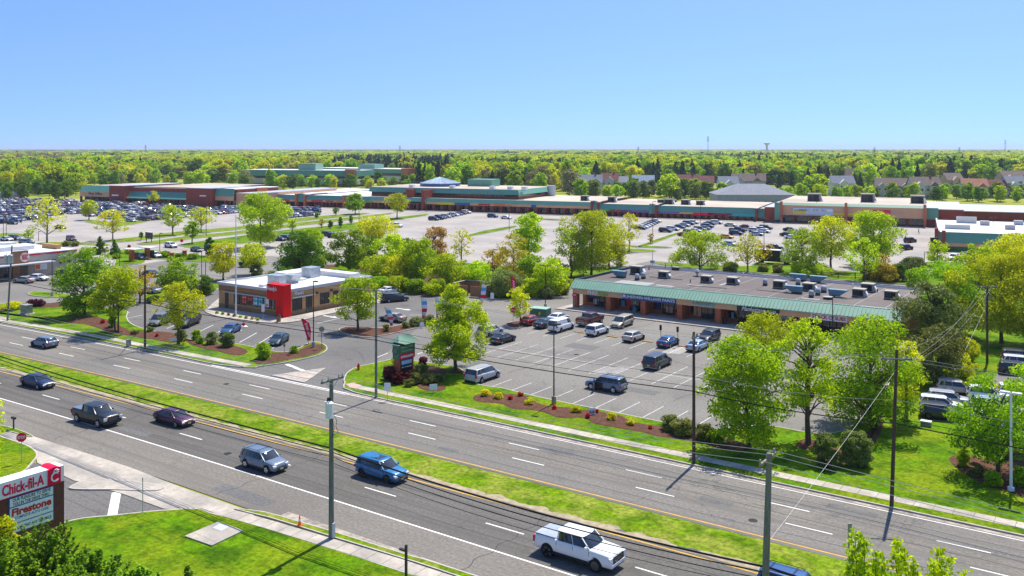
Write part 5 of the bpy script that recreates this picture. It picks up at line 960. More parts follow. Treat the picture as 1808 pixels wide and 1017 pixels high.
single([('suv','blue',870,384,R(5),'blue suv alone left of the white car before the hall'),('sedan','white',894,386.5,R(5),'white car alone right of the blue suv before the hall'),('sedan','dark',1088,444,R(20),'dark car half hidden by the thin yellow tree'),
('suv','maroon',126,425,R(-10),'dark red suv on the lot road behind burger restaurant'),('suv','silver',47,431,R(20),'silver suv behind the burger restaurant roof'),('suv','navy',248,458,R(-10),'navy suv between the two brick drive-through pillars'),('suv','white',274,455,R(-8),'white suv right of the brick drive-through pillars'),('suv','white',302,437,R(-5),'white suv on the lot road below the median strips'),('sedan','dark',347,444,R(-12),'dark car by the hedges right of the lot road'),('suv','black',371,442,R(-12),'black suv at the right of the lot road hedges'),('sedan','black',22,396,R(8),'black car at the far left lot edge'),
('sedan','white',12,425,R(8),'white car behind two lamp posts at far left'),('suv','navy',26,424,R(8),'navy suv right of two lamp posts at far left'),('sedan','silver',12,437,R(8),'silver car at the far left edge below the lamps'),('hatch','black',116,488,R(25),'black hatchback by the corner of burger restaurant'),('sedan','black',268,488,R(10),'black sedan half hidden by the thin red-leaved tree'),('sedan','dark',107,404,R(8),'dark car under the tall yellow tree'),
('suv','dark',492,425,R(10),'charcoal suv nearest the big green tree'),('suv','navy',506,424,R(10),'navy suv second from the big green tree'),('sedan','silver',521,419,R(10),'silver sedan third from the big green tree'),('suv','dark',579,417,R(10),'charcoal suv left of the bright tree row'),('suv','black',590,420,R(10),'black suv half hidden by the bright tree row'),('suv','white',700,401,R(10),'white suv beyond the yellow tree tops'),
('suv','dark',1607,428,R(70),'dark suv on the lane in front of the discount store'),('suv','black',1600,441,R(70),'black suv following the dark one toward the camera'),('suv','white',1684,459,RB,'white suv facing the camera by the green-muraled store'),('suv','dark',1708,456,RB,'dark suv parked right of the white suv by the mural'),('sedan','dark',1368,439.5,R(15),'dark car left of the sparse tree behind the strip'),
('suv','dark',1175,410,R(8),'grey-black suv at the front left of the right far lot'),('suv','white',1188,407,R(8),'white suv behind the front grey-black one'),('sedan','teal',1199,403,R(8),'dark green sedan third in the left row of right lot'),('sedan','silver',1208,400,R(8),'silver sedan fourth in the left row of right lot'),('suv','steelblue',1216,397,R(8),'grey-blue suv fifth in the left row of right lot'),('hatch','champagne',1224,395,R(8),'beige hatchback sixth in the left row of right lot'),
('sedan','red',1209,417,R(8),'bright red sedan at the front of the median row'),('suv','dark',1218,413.5,R(8),'charcoal suv behind the bright red sedan'),('sedan','white',1228,410,R(8),'white sedan third in the median row'),('suv','grey',1236,407.5,R(8),'grey suv fourth in the median row'),('sedan','blue',1244,405.5,R(8),'blue sedan fifth in the median row'),('suv','steelblue',1249,402,R(8),'grey-blue suv below the teal shop sign'),
('suv','white',1265,395.5,R(8),'white suv nearest the teal-signed shop'),('sedan','dark',1253,397,R(8),'dark sedan beside the white suv near the teal sign'),('sedan','champagne',1290,400,R(8),'pale beige sedan alone in the lot aisle'),('sedan','maroon',1317,403,R(8),'maroon sedan behind the black pickup row'),('pickup','black',1303,410,R(8),'black pickup truck left of the pale blue car'),('suv','navy',1300,415,R(8),'navy suv in front of the black pickup truck'),('sedan','yellow',1282,421,R(8),'bright yellow sports car in the right far lot'),('hatch','lightblue',1288,434,R(8),'pale blue hatchback below the bright yellow car'),
('suv','white',1333,410,R(8),'white suv by the lamp post of the right lot'),('sedan','lightblue',1336,416,R(8),'pale blue sedan in front of the white suv'),('suv','silver',1345,408,R(8),'silver suv right of the lamp post'),('suv','black',1352,405,R(8),'black suv at the right end of the lot rows'),('sedan','white',1348,411,R(8),'white sedan in front of the black suv at row end'),
('sedan','dark',1390,417,R(8),'dark sedan glimpsed through the sparse tree'),('sedan','white',1398,422,R(8),'white sedan glimpsed through the sparse tree'),('sedan','silver',1402,413,R(8),'silver sedan glimpsed at the top of the sparse tree'),('sedan','black',1395,408,R(8),'black sedan farthest back behind the sparse tree'),('sedan','silver',1042,391,R(12),'silver car behind the tall yellow-green tree')],'',CG)
for i in range(7): pt=['black','white','silver','champagne','grey','black','white'][i]; x,y=G(1130+i*4.6,405-i*2.1); fc('sedan',pt,x,y,R(8),f"{CN.get(pt,pt)} sedan, {ordn(i)} from front in row by the thin yellow tree",CG)
FAR.sort(key=lambda a:a[0]); NIND=262
for i,(D,kind,pt,x,y,rz,lab,grp) in enumerate(FAR[:NIND]):
    o=link('parked_car',far_mesh(kind,pt),None,(x,y,-.03),rz); o.scale=(K*.96,)*3; tag(o,lab,'car',grp)
if FAR[NIND:]:
    vv=[];ff=[];mm=[];keys=[]
    for (D,kind,pt,x,y,rz,lab,grp) in FAR[NIND:]:
        me=far_mesh(kind,pt); M=Matrix.Translation((x,y,-.03))@Matrix.Rotation(rz,4,'Z')@Matrix.Scale(K*.96,4); off=len(vv); vv+=[M@v.co for v in me.vertices]
        for p in me.polygons: ff.append([off+a for a in p.vertices]); n=me.materials[p.material_index].name; (n in keys) or keys.append(n); mm.append(keys.index(n))
    me=bpy.data.meshes.new('cars'); me.from_pydata(vv,[],ff); [me.materials.append(MATS[k]) for k in keys]; me.polygons.foreach_set('material_index',mm); me.update(); tag(link('distant_parked_cars',me),'mass of parked cars farthest back in the crowded left lot','parked cars',None,'stuff')
print('FAR CARS',len(FAR))
# box truck with dark body
t=thing('box_truck','dark box truck with white roof and pale cab behind the strip','truck',gp(1368,466),R(5)); m=MB(); m.box(-5,1.6,-1.2,1.2,1.0,3.6,'black_panel'); m.box(-5,1.6,-1.2,1.2,3.6,3.7,'white_metal'); m.build('cargo_box',t)
m=MB(); m.extrude_y([(1.7,.6),(4.2,.6),(4.3,1.4),(3.6,1.6),(3.1,2.6),(1.7,2.7)],-1.1,1.1,'paint_silver'); m.build('cab',t); m=MB(); m.extrude_y([(3.62,1.62),(3.14,2.5),(3.2,2.52),(3.7,1.62)],-.95,.95,'car_glass'); m.build('windshield',t); m=MB(); m.box(-4.8,3.5,-.5,.5,.6,1.0,'trim'); m.build('chassis',t)
for x in (-3.5,3.1):
    for s in (-1,1): m=MB(); m.cyl_y(x,.5,s*1.05-.14,s*1.05+.14,.5,'tyre',16); m.build('wheel',t)
t=thing('sign_trailer','small white-topped sign trailer at the start of the median strip','trailer',gp(263,428),R(-5)); m=MB(); m.box(-2,2,-.2,.2,1.2,3.2,'dark_metal'); m.box(-2.05,2.05,-.25,.25,3.2,3.35,'white_metal'); m.build('sign_panel',t); m=MB(); [m.box(x-.08,x+.08,-.1,.1,0,1.2,'dark_metal') for x in (-1.6,1.6)]; m.build('frame',t)
# ------------------------------------------------------------------ trees, shrubs, woods
def leafmesh(name,C,Nn,size,mat,rs):
    n=len(C); t=rs.normal(size=(n,3)); t-=Nn*(t*Nn).sum(1,keepdims=True); t/=np.linalg.norm(t,axis=1,keepdims=True)+1e-9; b=np.cross(Nn,t)
    s=(size*rs.uniform(.6,1.35,n))[:,None]; V=np.empty((n,4,3)); V[:,0]=C-t*s*.62; V[:,1]=C+b*s*.40; V[:,2]=C+t*s*.62; V[:,3]=C-b*s*.40
    V[:,1]+=Nn*s*.12; V[:,3]+=Nn*s*.12
    me=bpy.data.meshes.new(name); me.vertices.add(4*n); me.vertices.foreach_set('co',V.ravel().astype(np.float32)); me.loops.add(4*n); me.loops.foreach_set('vertex_index',np.arange(4*n,dtype=np.int32))
    me.polygons.add(n); me.polygons.foreach_set('loop_start',np.arange(0,4*n,4,dtype=np.int32)); 
    me.materials.append(MATS[mat]); me.update(calc_edges=True); me.validate(); return me
def shp(kind,h):   # h 0..1 up the crown -> radius factor
    if kind=='cone': return (1-h)**.85*.95+.05
    if kind=='pyramid': return np.minimum(1,(h*6)**.5)*((1-h)**.62*.97+.03)
    if kind=='column': return np.minimum(1,(h*5+.2)**.5)*np.minimum(1,((1-h)*3+.02)**.5)
    if kind=='vase': return np.minimum(1,.28+h*1.15)*np.sqrt(np.clip(1-((h-.45)/.56)**4,0.01,1))
    if kind=='spread': return np.sqrt(np.clip(1-((h-.42)/.60)**2,0.02,1))
    return np.sqrt(np.clip(1-((h-.46)/.55)**2,0.02,1))
def crown(name,rx,z0,z1,kind,mat,leaf,dens,seed,hollow=.45,clump=.30,droop=0,lump=.5):
    rs=np.random.RandomState(seed); H=z1-z0; area_=4*PI*rx*max(rx,H/2)
    nc=int(max(14,min(130,area_/(rx*clump)**2/2.1*(.6 if dens<.5 else 1))))
    h=rs.uniform(.03,.97,nc); a=rs.uniform(0,2*PI,nc); ph=rs.uniform(0,6.28,3)
    lob=1+lump*(np.sin(a*2+ph[0]+h*3)*.5+np.sin(a*3+ph[1]-h*5)*.35+rs.uniform(-.4,.4,nc)); r=shp(kind,h)*rx*np.clip(rs.uniform(0,1,nc)**.5,hollow,1)*np.clip(lob,.5,1.3)*.90
    cc=np.stack([r*np.cos(a),r*np.sin(a),z0+h*H],1); cr=rx*clump*rs.uniform(.6,1.25,nc)*np.clip(shp(kind,h)+.25,.35,1)
    n=int(area_*dens*1.85/(leaf*leaf*.5)); n=min(n,42000); idx=rs.choice(nc,n,p=cr**2/(cr**2).sum())
    d=rs.normal(size=(n,3)); d/=np.linalg.norm(d,axis=1,keepdims=True); rad=rs.uniform(.35,1.1,n)[:,None]**.7
    P=cc[idx]+d*rad*cr[idx][:,None]*np.array([1,1,.72]); 
    if droop: P[:,2]-=droop*np.linalg.norm(P[:,:2],axis=1)
    out=P-np.array([0,0,z0+H*.4]); out/=np.linalg.norm(out,axis=1,keepdims=True)+1e-6
    N_=rs.normal(size=(n,3))*.75+d*.5+out*.35+np.array([0,0,.35]); N_/=np.linalg.norm(N_,axis=1,keepdims=True)
    return leafmesh(name,P,N_,leaf,mat,rs),cc
def trunk(H,z0,z1,cc,seed,mat='bark',r=None,stems=1,limbs=12):
    r0=r or .018*H+.06; q=random.Random(seed); m=MB()
    for s in range(stems):
        ox,oy=(0,0) if stems==1 else (.45*math.cos(s*2.1+.3),.45*math.sin(s*2.1+.3)); top=z0+(z1-z0)*.62; rr=r0 if stems==1 else r0*.55
        p=[(ox*.6,oy*.6,-.08),(ox*.7,oy*.7,.25),(ox+q.uniform(-.1,.1),oy+q.uniform(-.1,.1),z0*.7),(ox*1.4+q.uniform(-.25,.25),oy*1.4+q.uniform(-.25,.25),z0+(z1-z0)*.3),(ox*1.6,oy*1.6,top)]
        m.tube(p,[rr*1.5,rr*1.05,rr*.85,rr*.6,rr*.2],mat,7)
    c=sorted(range(len(cc)),key=lambda i:q.random())[:limbs]
    for i in c:
        e=Vector(cc[i]); zs=min(max(z0*.75,e.z-.55*math.hypot(e.x,e.y)-.2),z0+(z1-z0)*.6); b=Vector((0,0,zs)); mid=b.lerp(e,.5)+Vector((q.uniform(-.2,.2),q.uniform(-.2,.2),.12*(e-b).length))
        m.tube([b,mid,e],[r0*.38,r0*.22,r0*.06],mat,4,cap=False)
    return m
KIND={ # leaf material, shape, density, leaf size at 110 m, crown base fraction, hollow, clump
'bright':('leaf_bright','round',.85,.30,.20,.45,.30),'yellow':('leaf_yellow','round',.62,.30,.24,.4,.27),'mid':('leaf_mid','round',.9,.30,.18,.45,.30),'dark':('leaf_dark','round',1.0,.30,.14,.45,.30),
'airy':('leaf_bright','spread',.40,.28,.22,.25,.22),'sparse':('leaf_yellow','spread',.22,.30,.22,.2,.17),'pyramid':('leaf_bright','pyramid',.9,.30,.20,.35,.24),'cone':('leaf_dark','cone',1.0,.25,.04,.5,.25),'oval':('leaf_bright','column',.8,.30,.15,.35,.28),
'pine':('leaf_pine','round',.75,.34,.12,.3,.26),'fir':('leaf_fir','cone',1.0,.4,.05,.4,.25),'olive':('leaf_olive','round',.95,.26,.03,.4,.3),'orange':('leaf_orange','spread',.3,.3,.2,.3,.2),'vase':('leaf_mid','vase',1.0,.28,.03,.45,.28),'bare':('leaf_brown','spread',.18,.34,.2,.2,.18)}
TS=[100]
def tree(kind,px,pb,pt,wpx,label,group=None,z=0.12,stems=1,name='tree',cat='tree',base=None,seed=None,limbs=None,mat=None,dens=1.0,trunk_mat=None):
    x,y=G(px,pb,z); D=depth(x,y); H=CAMH-z-(pt-HZ)*D/FPX; rx=wpx*D/FPX/2; TS[0]+=1; sd_=seed or TS[0]
    lm,sh,de,ls,zb,ho,cl=KIND[kind]; leaf=ls*max(1,(D/130)**.8); z0=H*(zb if base is None else base); t=thing(name,label,cat,(x,y,z),rnd.uniform(0,6),group)
    me,cc=crown('crown',rx,z0,H,sh,mat or lm,leaf*.76,de*dens,sd_,ho,cl); link('crown',me,t)
    tm=trunk_mat or ('pale_bark' if kind in('sparse','bare') else 'bark')
    trunk(H,max(z0,.3),H,cc,sd_,tm,stems=stems,limbs=limbs if limbs is not None else (34 if kind in('sparse','airy','orange','bare') else 14)).build('trunk',t); return t
# nearest trees, one by one
tree('mid',150,556,437,96,'big dense dark-green tree with low leafy skirt, leftmost on the verge',base=.05)
tree('mid',207,586,470,90,'broad multi-stemmed bright tree just right of the densest verge tree',stems=3,base=.28,mat='leaf_bright')
tree('yellow',315,607,496,76,'slender yellow-green tree over the dark pickup by the restaurant',base=.32)
tree('mid',312,523,455,72,'round dark-green tree behind the slender yellow-green verge tree',base=.12)
tree('orange',247,534,468,46,'thin reddish-yellow tree behind the wooden pole',dens=.9)
tree('yellow',394,494,427,58,'airy yellow-green tree left of the white flagpole',base=.2)
tree('yellow',448,484,430,54,'airy yellow tree over a clipped hedge right of the flagpole',base=.25)
tree('mid',460,436,342,88,'tallest bright-green tree standing alone before the far shops',base=.13,mat='leaf_bright')
tree('bright',632,582,490,72,'bright tree on the mulch island in front of the restaurant',base=.22)
tree('pyramid',805,656,499,140,'large conical bright-green tree on the lawn beside the plaza sign',base=.14,limbs=22)
tree('bright',790,512,450,72,'bright tree in the hedge directly above the conical lawn tree',base=.15)
tree('yellow',919,571,505,48,'small thin yellow-green tree beside the stop sign',base=.2,dens=.8)
tree('bright',1322,789,592,160,'very large bright yellow-green tree overhanging the lot at the highway',base=.08,limbs=26)
tree('yellow',1352,650,553,104,'yellow-red tinged tree behind the very large bright tree',base=.2)
tree('airy',1427,785,558,116,'airy bright tree with bare dark trunk on the front lawn',base=.27,limbs=60)
tree('mid',1537,752,560,170,'wide green tree with many ascending limbs at lot corner',base=.06,mat='leaf_bright',limbs=50,dens=.8)
tree('bright',1600,744,600,60,'narrow yellow-leaved tree leaning out at the lot corner',base=.2,mat='leaf_yellow',dens=.6)
tree('pine',1645,640,500,120,'big dull olive pine with bare limbs beside the shop end wall',base=.22,limbs=60)
tree('pine',1655,682,574,104,'shaggy brown-green evergreen below the big olive pine',base=.1)
tree('yellow',1768,606,452,156,'huge golden-yellow tree behind the right pole',base=.18,limbs=26)
tree('yellow',1825,612,436,150,'golden-yellow tree cut off by the right edge',base=.15)
tree('mid',1672,588,462,116,'dense mid-green tree left of the huge golden tree',base=.1)
tree('bright',1728,520,430,70,'bright tree between dense green tree and white-roofed store',base=.1)
tree('yellow',1795,500,412,90,'yellow-green tree in front of the store at right edge',base=.1)
tree('mid',1745,462,440,46,'dark small tree at the mural end of white-roofed store',base=.1,mat='leaf_dark')
tree('airy',1655,470,424,44,'young light tree behind the dark pylon sign',base=.15)
tree('airy',1762,838,668,168,'leafy open tree on mulch bed by the white lamp post',base=.16,mat='leaf_mid',limbs=60,dens=1.2)
tree('bright',1830,800,640,110,'bright tree at right edge behind the white lamp post',base=.1)
tree('bright',1698,666,625,50,'low yellow shrub-like tree behind the dealer suvs',base=.1,mat='leaf_yellow')
tree('bright',1735,700,668,50,'small bright tree between rows of dealer suvs',base=.1)
# trees of the hedge between the lots
for a in (('dark',530,496,410,84,'dark-green tree left in the row behind the restaurant',.04),('bright',548,488,404,66,'tall bright tree rising from the dark one behind the restaurant',.1),('mid',618,488,404,70,'bright tree with visible trunk over the restaurant back parapet',.12),('dark',652,470,418,44,'dark purplish-green tree between two bright ones',.05),('bright',690,480,414,62,'bright tree right of the dark purplish one',.08),
 ('yellow',665,425,382,66,'pale yellow tree top farther back over the hedge',.1),('dark',715,470,422,60,'blue-green evergreen behind the bright hedge trees',.05),('bright',740,505,422,74,'tall bright tree standing over the four painted stalls',.15),('orange',765,465,400,74,'reddish-yellow open tree in the back hedge',.1),('sparse',815,464,402,42,'nearly bare tree alone on the pale lot behind hedge',.2),
 ('bright',668,502,452,64,'round bright shrub tree low behind the restaurant',.03),('yellow',706,505,450,60,'yellow-green shrub tree low in the hedge left of tall bright tree',.03),('bright',845,510,462,60,'bright shrub tree left of the brick dumpster enclosure',.04),('orange',873,478,440,50,'dull orange-green small tree behind the dumpster enclosure',.1),('mid',757,480,450,60,'mid-green bush tree under the reddish-yellow tree',.03),
 ('bright',935,476,376,60,'tall bright-green tree centre of the back hedge',.12),('orange',906,490,412,72,'reddish thin tree left of the tall central bright tree',.1),('bright',972,520,456,64,'bright round tree behind the double lamp pole',.04),('mid',940,512,450,50,'mid-green rounded tree left of the double lamp pole',.04),('airy',1008,492,400,80,'open light-green tree left of the tallest twin',.1),('yellow',1044,488,374,112,'great yellow-green tree left of the shop roof',.14),('yellow',1075,470,395,74,'yellow-green tree merging with the great one on its right',.1),('sparse',1111,443,375,46,'thin yellow tree on the grass tip left of shops',.3)):
    tree(a[0],a[1],a[2],a[3],a[4],a[5],base=a[6],limbs=20)
for a in (('airy',1236,476,408,104,'wide light-green tree behind the double-headed lamp',.1),('sparse',1320,480,411,60,'almost leafless tree with spreading bare limbs behind the strip',.25),('orange',1348,466,428,34,'small orange-leaved tree in front of the box truck',.2),('airy',1415,482,404,86,'open light tree behind the roof fan cluster',.2),('yellow',1467,478,383,80,'tall yellow-green tree with straight pale trunk behind the strip',.25),
 ('bright',1543,470,375,98,'dense bright tree in front of the discount store',.2),('airy',1525,496,420,60,'light open tree near the wooden fence',.2),('orange',1560,490,448,30,'small golden-orange tree at the end of wooden fence',.2)):
    tree(a[0],a[1],a[2],a[3],a[4],a[5],base=a[6])
for a in (('sparse',83,430,347,62,'tall sparse yellow tree in the left lot',.25),('sparse',199,424,370,58,'wide sparse yellow-green tree in the left lot aisle',.3),('yellow',157,388,353,32,'small yellow tree among the left lot cars',.3),('airy',305,415,361,42,'light-green tree left of two on first median strip',.3),('sparse',355,410,365,50,'pale sparse tree right of two on first median strip',.3),('mid',339,430,391,28,'small dark-green tree on the second median strip',.3),('airy',51,426,404,20,'sapling on the kerb behind the burger restaurant',.2),
 ('mid',627,378,342,38,'round dark-green tree in front of the far shops',.25),('yellow',701,386,341,42,'light yellow-green tree before the brick stair tower',.3),('airy',516,411,385,22,'young tree on the median strip behind the tallest tree',.3),('yellow',271,362,337,18,'small olive tree against the long green-roofed store',.3),
 ('orange',568,402,386,14,'young reddish tree first on the third median strip',.2),('dark',583,404,389,8,'thin sapling second on the third median strip',.2),('dark',601,402,383,9,'dark sapling third on the third median strip',.2),('dark',620,396,380,7,'dark sapling fourth on the third median strip',.2),('dark',593,380,367,10,'little olive tree on the first median strip before shops',.2),('dark',559,386,375,8,'tiny tree at the right end of the small lot',.2),('dark',249,424,410,8,'sapling beside the sign trailer',.3),('orange',1149,430,411,12,'rusty sapling at the base of a lamp by the diagonal median',.2),('yellow',1095,470,448,24,'yellow bush on the grass tip left of the strip',.02)):
    tree(a[0],a[1],a[2],a[3],a[4],a[5],base=a[6],z=.05)
tree('cone',177,448,417,26,'larger of two clipped cone evergreens by the gate pillars',base=.01,mat='leaf_dark'); tree('cone',202,449,422,20,'smaller of two clipped cone evergreens by the gate pillars',base=.01,mat='leaf_dark')
# tree tops at the bottom of the picture, and the spreading evergreen by the sign
def near_tree(kind,px,pt,D,H,rx,label,base,mat=None,n=None,leaf=.22,dens=1,name='tree',cat='tree',lump=.35,clump=.3):
    X=(px-904)*D/FPX; x,y=X2W(X,D); lm,sh,de,ls,zb,ho,cl=KIND[kind]; TS[0]+=1; t=thing(name,label,cat,(x,y,.1),0); me,cc=crown('crown',rx,H*base,H,sh,mat or lm,leaf,de*dens,TS[0],ho,clump,lump=lump); link('crown',me,t); trunk(H,max(.3,H*base),H,cc,TS[0],limbs=40).build('trunk',t)
def shoot_tree(cx,D,H,spots,label):
    x,y=X2W((cx-904)*D/FPX,D); t=thing('tree',label,'tree',(x,y,.1)); rs=np.random.RandomState(int(cx)); P=[];N_=[]; m=MB(); m.tube([(0,0,0),(.1,0,H*.35),(0,.1,H*.6)],[.16,.12,.08],'bark',8)
    for px,pt in spots:
        tx,ty=X2W((px-904)*D/FPX,D+rs.uniform(-.6,.6)); e_=np.array([tx-x,ty-y,CAMH-(pt-HZ)*D/FPX-.1]); b=np.array([0,0,H*.5]); mid=b*.45+e_*.55+np.array([e_[0]*.25,e_[1]*.25,-.3]); m.tube([tuple(b),tuple(mid),tuple(e_)],[.06,.035,.01],'bark',5,cap=False)
        for k in range(300):
            f=rs.uniform(.12,1)**.8; q=(1-f)**2*b+2*f*(1-f)*mid+f*f*e_; P.append(q+rs.normal(size=3)*np.array([.24,.24,.16])*(1.3-f)*1.9); n_=rs.normal(size=3)+[0,0,.5]; N_.append(n_/np.linalg.norm(n_))
    link('crown',leafmesh('crown',np.array(P),np.array(N_),.19,'leaf_bright',rs),t); m.build('trunk',t)
shoot_tree(1530,45,10.6,((1500,962),(1513,944),(1527,952),(1543,972),(1556,985),(1490,990),(1520,985)),'leafy bright tree top rising from the bottom edge, left of two')
shoot_tree(1630,45.5,10.3,((1572,968),(1592,962),(1604,978),(1640,980),(1662,968),(1676,985),(1695,1000),(1618,995),(1655,1000)),'leafy bright tree top rising from the bottom edge, right of two')
near_tree('cone',332,990,54,5.2,.9,'small dark evergreen tip at the bottom edge below the pad',.05,leaf=.16)
near_tree('bright',6,905,60,5.7,1.0,'yellow-green leafy tree in front of the roadside sign at left edge',.1,'leaf_yellow',leaf=.18,dens=.8)
near_tree('bright',-26,660,75,11,1.2,'tree just touching the left edge above the mailbox',.2,leaf=.2,dens=.7)
def evergreen_mass(px,pt,D,rx,H,label,seed):
    """low spreading evergreen: feathery sprays that reach out and up"""
    X=(px-904)*D/FPX; x,y=X2W(X,D); t=thing('spreading_evergreen',label,'evergreen shrub',(x,y,.1)); rs=np.random.RandomState(seed); P=[];N=[]
    m=MB()
    for k in range(210):
        a=rs.uniform(0,2*PI); el=rs.uniform(.12,1.2); L=rx*rs.uniform(.75,1.08); d=np.array([math.cos(a)*math.cos(el),math.sin(a)*math.cos(el),math.sin(el)*H/rx]); 
        for j in range(110):
            f=rs.uniform(.35,1); p=d*L*f; p[2]+=.10*L*math.sin(f*3); side=np.cross(d,[0,0,1]); side/=np.linalg.norm(side)+1e-6; w_=.45*(1.15-f)+.06; q=p+side*rs.normal()*w_*.6+np.array([0,0,rs.normal()*.10]); P.append(q); nn=np.array([0,0,1])+rs.normal(size=3)*.45; N.append(nn/np.linalg.norm(nn))
        if k%4==0: m.tube([(0,0,.05),tuple(d*L*.5+[0,0,.2]),tuple(d*L*.85)],[.09,.05,.02],'bark',4,cap=False)
    link('foliage',leafmesh('foliage',np.array(P),np.array(N),.19,'leaf_mid2',rs),t); m.build('branches',t)
foliage('leaf_mid2',(0.36,0.58,0.015),(0.10,0.24,0.010),0.4,0.01)
evergreen_mass(70,932,58.5,3.4,5.6,'spreading dark evergreen under the roadside sign, left mass',5); evergreen_mass(160,955,56,3.3,4.9,'spreading dark evergreen at the bottom edge, middle mass',6); evergreen_mass(240,975,56,2.2,3.9,'low spreading evergreen at the bottom edge, rightmost mass',8); evergreen_mass(-20,925,56,3.0,5.7,'spreading evergreen cut off by the bottom left corner',9)
# shrubs, hedges and flowers
def shrub(px,pb,wpx,hpx,label,mat='leaf_olive',z=.13,name='shrub',group=None,leaf=.13,shape='round',dens=1.0,cat='shrub',D0=None):
    x,y=G(px,pb,z); D=depth(x,y); rx=wpx*D/FPX/2; H=hpx*D/FPX; TS[0]+=1; lf=leaf*max(1,(D/110)); 
    me,cc=crown(name,rx,-.05,H,shape,mat,lf,1.5*dens,TS[0],.12,.36,lump=.2); 
    t=thing(name,label,cat,(x,y,z),0,group); link('foliage',me,t); m=MB(); q=random.Random(TS[0])
    for i in range(4): a=q.uniform(0,6.28); m.tube([(0,0,-.1),(rx*.5*math.cos(a),rx*.5*math.sin(a),H*.6)],[.035,.015],'bark',4)
    m.build('stems',t)
for px,pb,w_,h,l,mt in ((466,634,28,30,'large rounded dark shrub at the tip of the left verge','leaf_mid'),(402,612,28,26,'big round olive bush in front of the blue sedan','leaf_olive'),(373,608,24,22,'round olive bush left of the big one by the blue sedan','leaf_olive'),(345,600,17,18,'small bright bush below the slender yellow-green tree','leaf_bright'),(353,607,14,13,'low bush at the front of the pair by the slender tree','leaf_mid'),
 (321,601,20,20,'dull green bush at the foot of the slender tree','leaf_olive'),(519,624,15,13,'small bright-green bush on the corner mulch bed','leaf_mid'),(198,578,14,24,'thin green bush beneath the multi-stemmed tree','leaf_mid'),(265,586,13,9,'pale grassy tuft left of the wooden pole base','leaf_olive'),(238,590,14,7,'pale tuft under the multi-stemmed tree','leaf_olive'),
 (706,656,32,28,'yellow-green bush behind the plaza sign, left','leaf_mid'),(742,664,28,22,'silvery green bush at the right foot of the plaza sign','leaf_olive'),(735,677,24,18,'light green rounded bush before the plaza sign','leaf_olive'),(758,677,28,16,'wide olive bush in the middle bed of the plaza sign','leaf_olive'),(774,674,20,14,'olive bush at the right of the middle bed','leaf_olive'),(722,682,18,12,'low olive bush at the front of the sign bed','leaf_olive'),
 (1182,760,32,26,'round clipped bush, left of three by the highway pole','leaf_olive'),(1207,768,38,28,'round clipped bush, middle of three by the highway pole','leaf_olive'),(1244,776,36,26,'round clipped bush partly behind the highway pole','leaf_olive'),(1268,782,30,26,'dark bush beneath the very large bright tree','leaf_mid'),
 (1700,822,22,32,'upright yellow-green bush on the right mulch bed','leaf_bright'),(1722,840,26,22,'olive bush at the front of the right mulch bed','leaf_olive'),(1755,858,30,26,'dark bush under the open tree by white lamp post','leaf_mid'),(1800,858,30,34,'green bush right of the white lamp post','leaf_mid'),
 (435,470,26,16,'clipped dark hedge block under the airy yellow tree','leaf_dark'),(452,486,22,24,'brown-green bush behind the restaurant left wing','leaf_olive'),(342,522,20,34,'bright rounded shrub left of the restaurant wall','leaf_bright'),(362,520,30,34,'dark bush cluster left of the restaurant wall','leaf_dark'),
 (272,532,26,8,'low hedge on the verge beside the silver car','leaf_dark'),(118,434,16,8,'round bush left of two behind burger restaurant','leaf_olive'),(133,434,14,8,'round bush right of two behind burger restaurant','leaf_olive'),(292,454,20,10,'clipped hedge block right of the gate pillars','leaf_mid'),(318,455,18,7,'low hedge between two short brick pillars','leaf_mid'),(341,457,22,9,'long low hedge right of the short brick pillars','leaf_mid'),(207,456,16,8,'clipped bush at the foot of the cone evergreens','leaf_mid'),(228,448,14,10,'bright clipped bush right of the cone evergreens','leaf_bright'),
 (370,452,16,34,'dark upright bush beside the two black lamp poles','leaf_dark'),(889,522,66,42,'big olive-grey bush behind the red feather flag','leaf_olive'),(940,524,38,32,'mid-green bush at the left of the long hedge','leaf_bright'),(966,525,30,20,'pale spreading shrub at the foot of the double lamp','leaf_olive'),(990,518,36,18,'pale spreading shrub right of the double lamp','leaf_olive'),
 (640,506,44,24,'hedge shrub left of the painted stalls','leaf_mid'),(672,512,40,22,'hedge shrub above the first painted stall','leaf_mid'),(700,514,44,24,'hedge shrub above the middle painted stalls','leaf_bright'),(735,517,44,22,'hedge shrub at the foot of the tall bright tree','leaf_mid'),(770,520,40,26,'hedge shrub right of the painted stalls','leaf_bright'),(500,503,50,30,'hedge shrub at the far left behind the restaurant','leaf_dark'),(600,500,50,26,'hedge shrub behind the restaurant back corner','leaf_mid'),
 (1347,479,20,14,'small round bush left of two behind the strip','leaf_olive'),(1373,481,20,14,'small round bush right of two behind the strip','leaf_olive'),(1432,486,60,18,'long bright low shrub behind the roof fans','leaf_bright'),(1538,492,34,30,'dark shrub left of the orange tree by the fence','leaf_olive'),(1562,496,44,30,'yellow-orange shrub at the end of the fence','leaf_orange'),(1588,496,26,30,'dark green shrub right of the orange one','leaf_dark'),(1620,510,40,36,'green shrub beside the strip back corner','leaf_mid'),(1610,480,46,24,'grey-green shrub behind the strip back corner','leaf_olive'),(1290,478,30,14,'low olive shrub behind the strip roof','leaf_olive'),(1700,640,60,40,'yellow-green shrub under the huge golden tree','leaf_yellow'),(1790,478,60,30,'green shrub before the white-roofed store','leaf_bright'),
 (735,575,26,14,'olive bush by the middle feather flag','leaf_olive'),(757,572,22,16,'olive bush behind the conical tree','leaf_olive'),(682,585,12,12,'small bush at the foot of the leaning feather flag','leaf_olive'),(838,552,22,14,'olive bush at the right tip of the flag island','leaf_olive'),(716,578,16,10,'low bush left of the middle feather flag','leaf_olive')):
    shrub(px,pb,w_,h,l,mt)
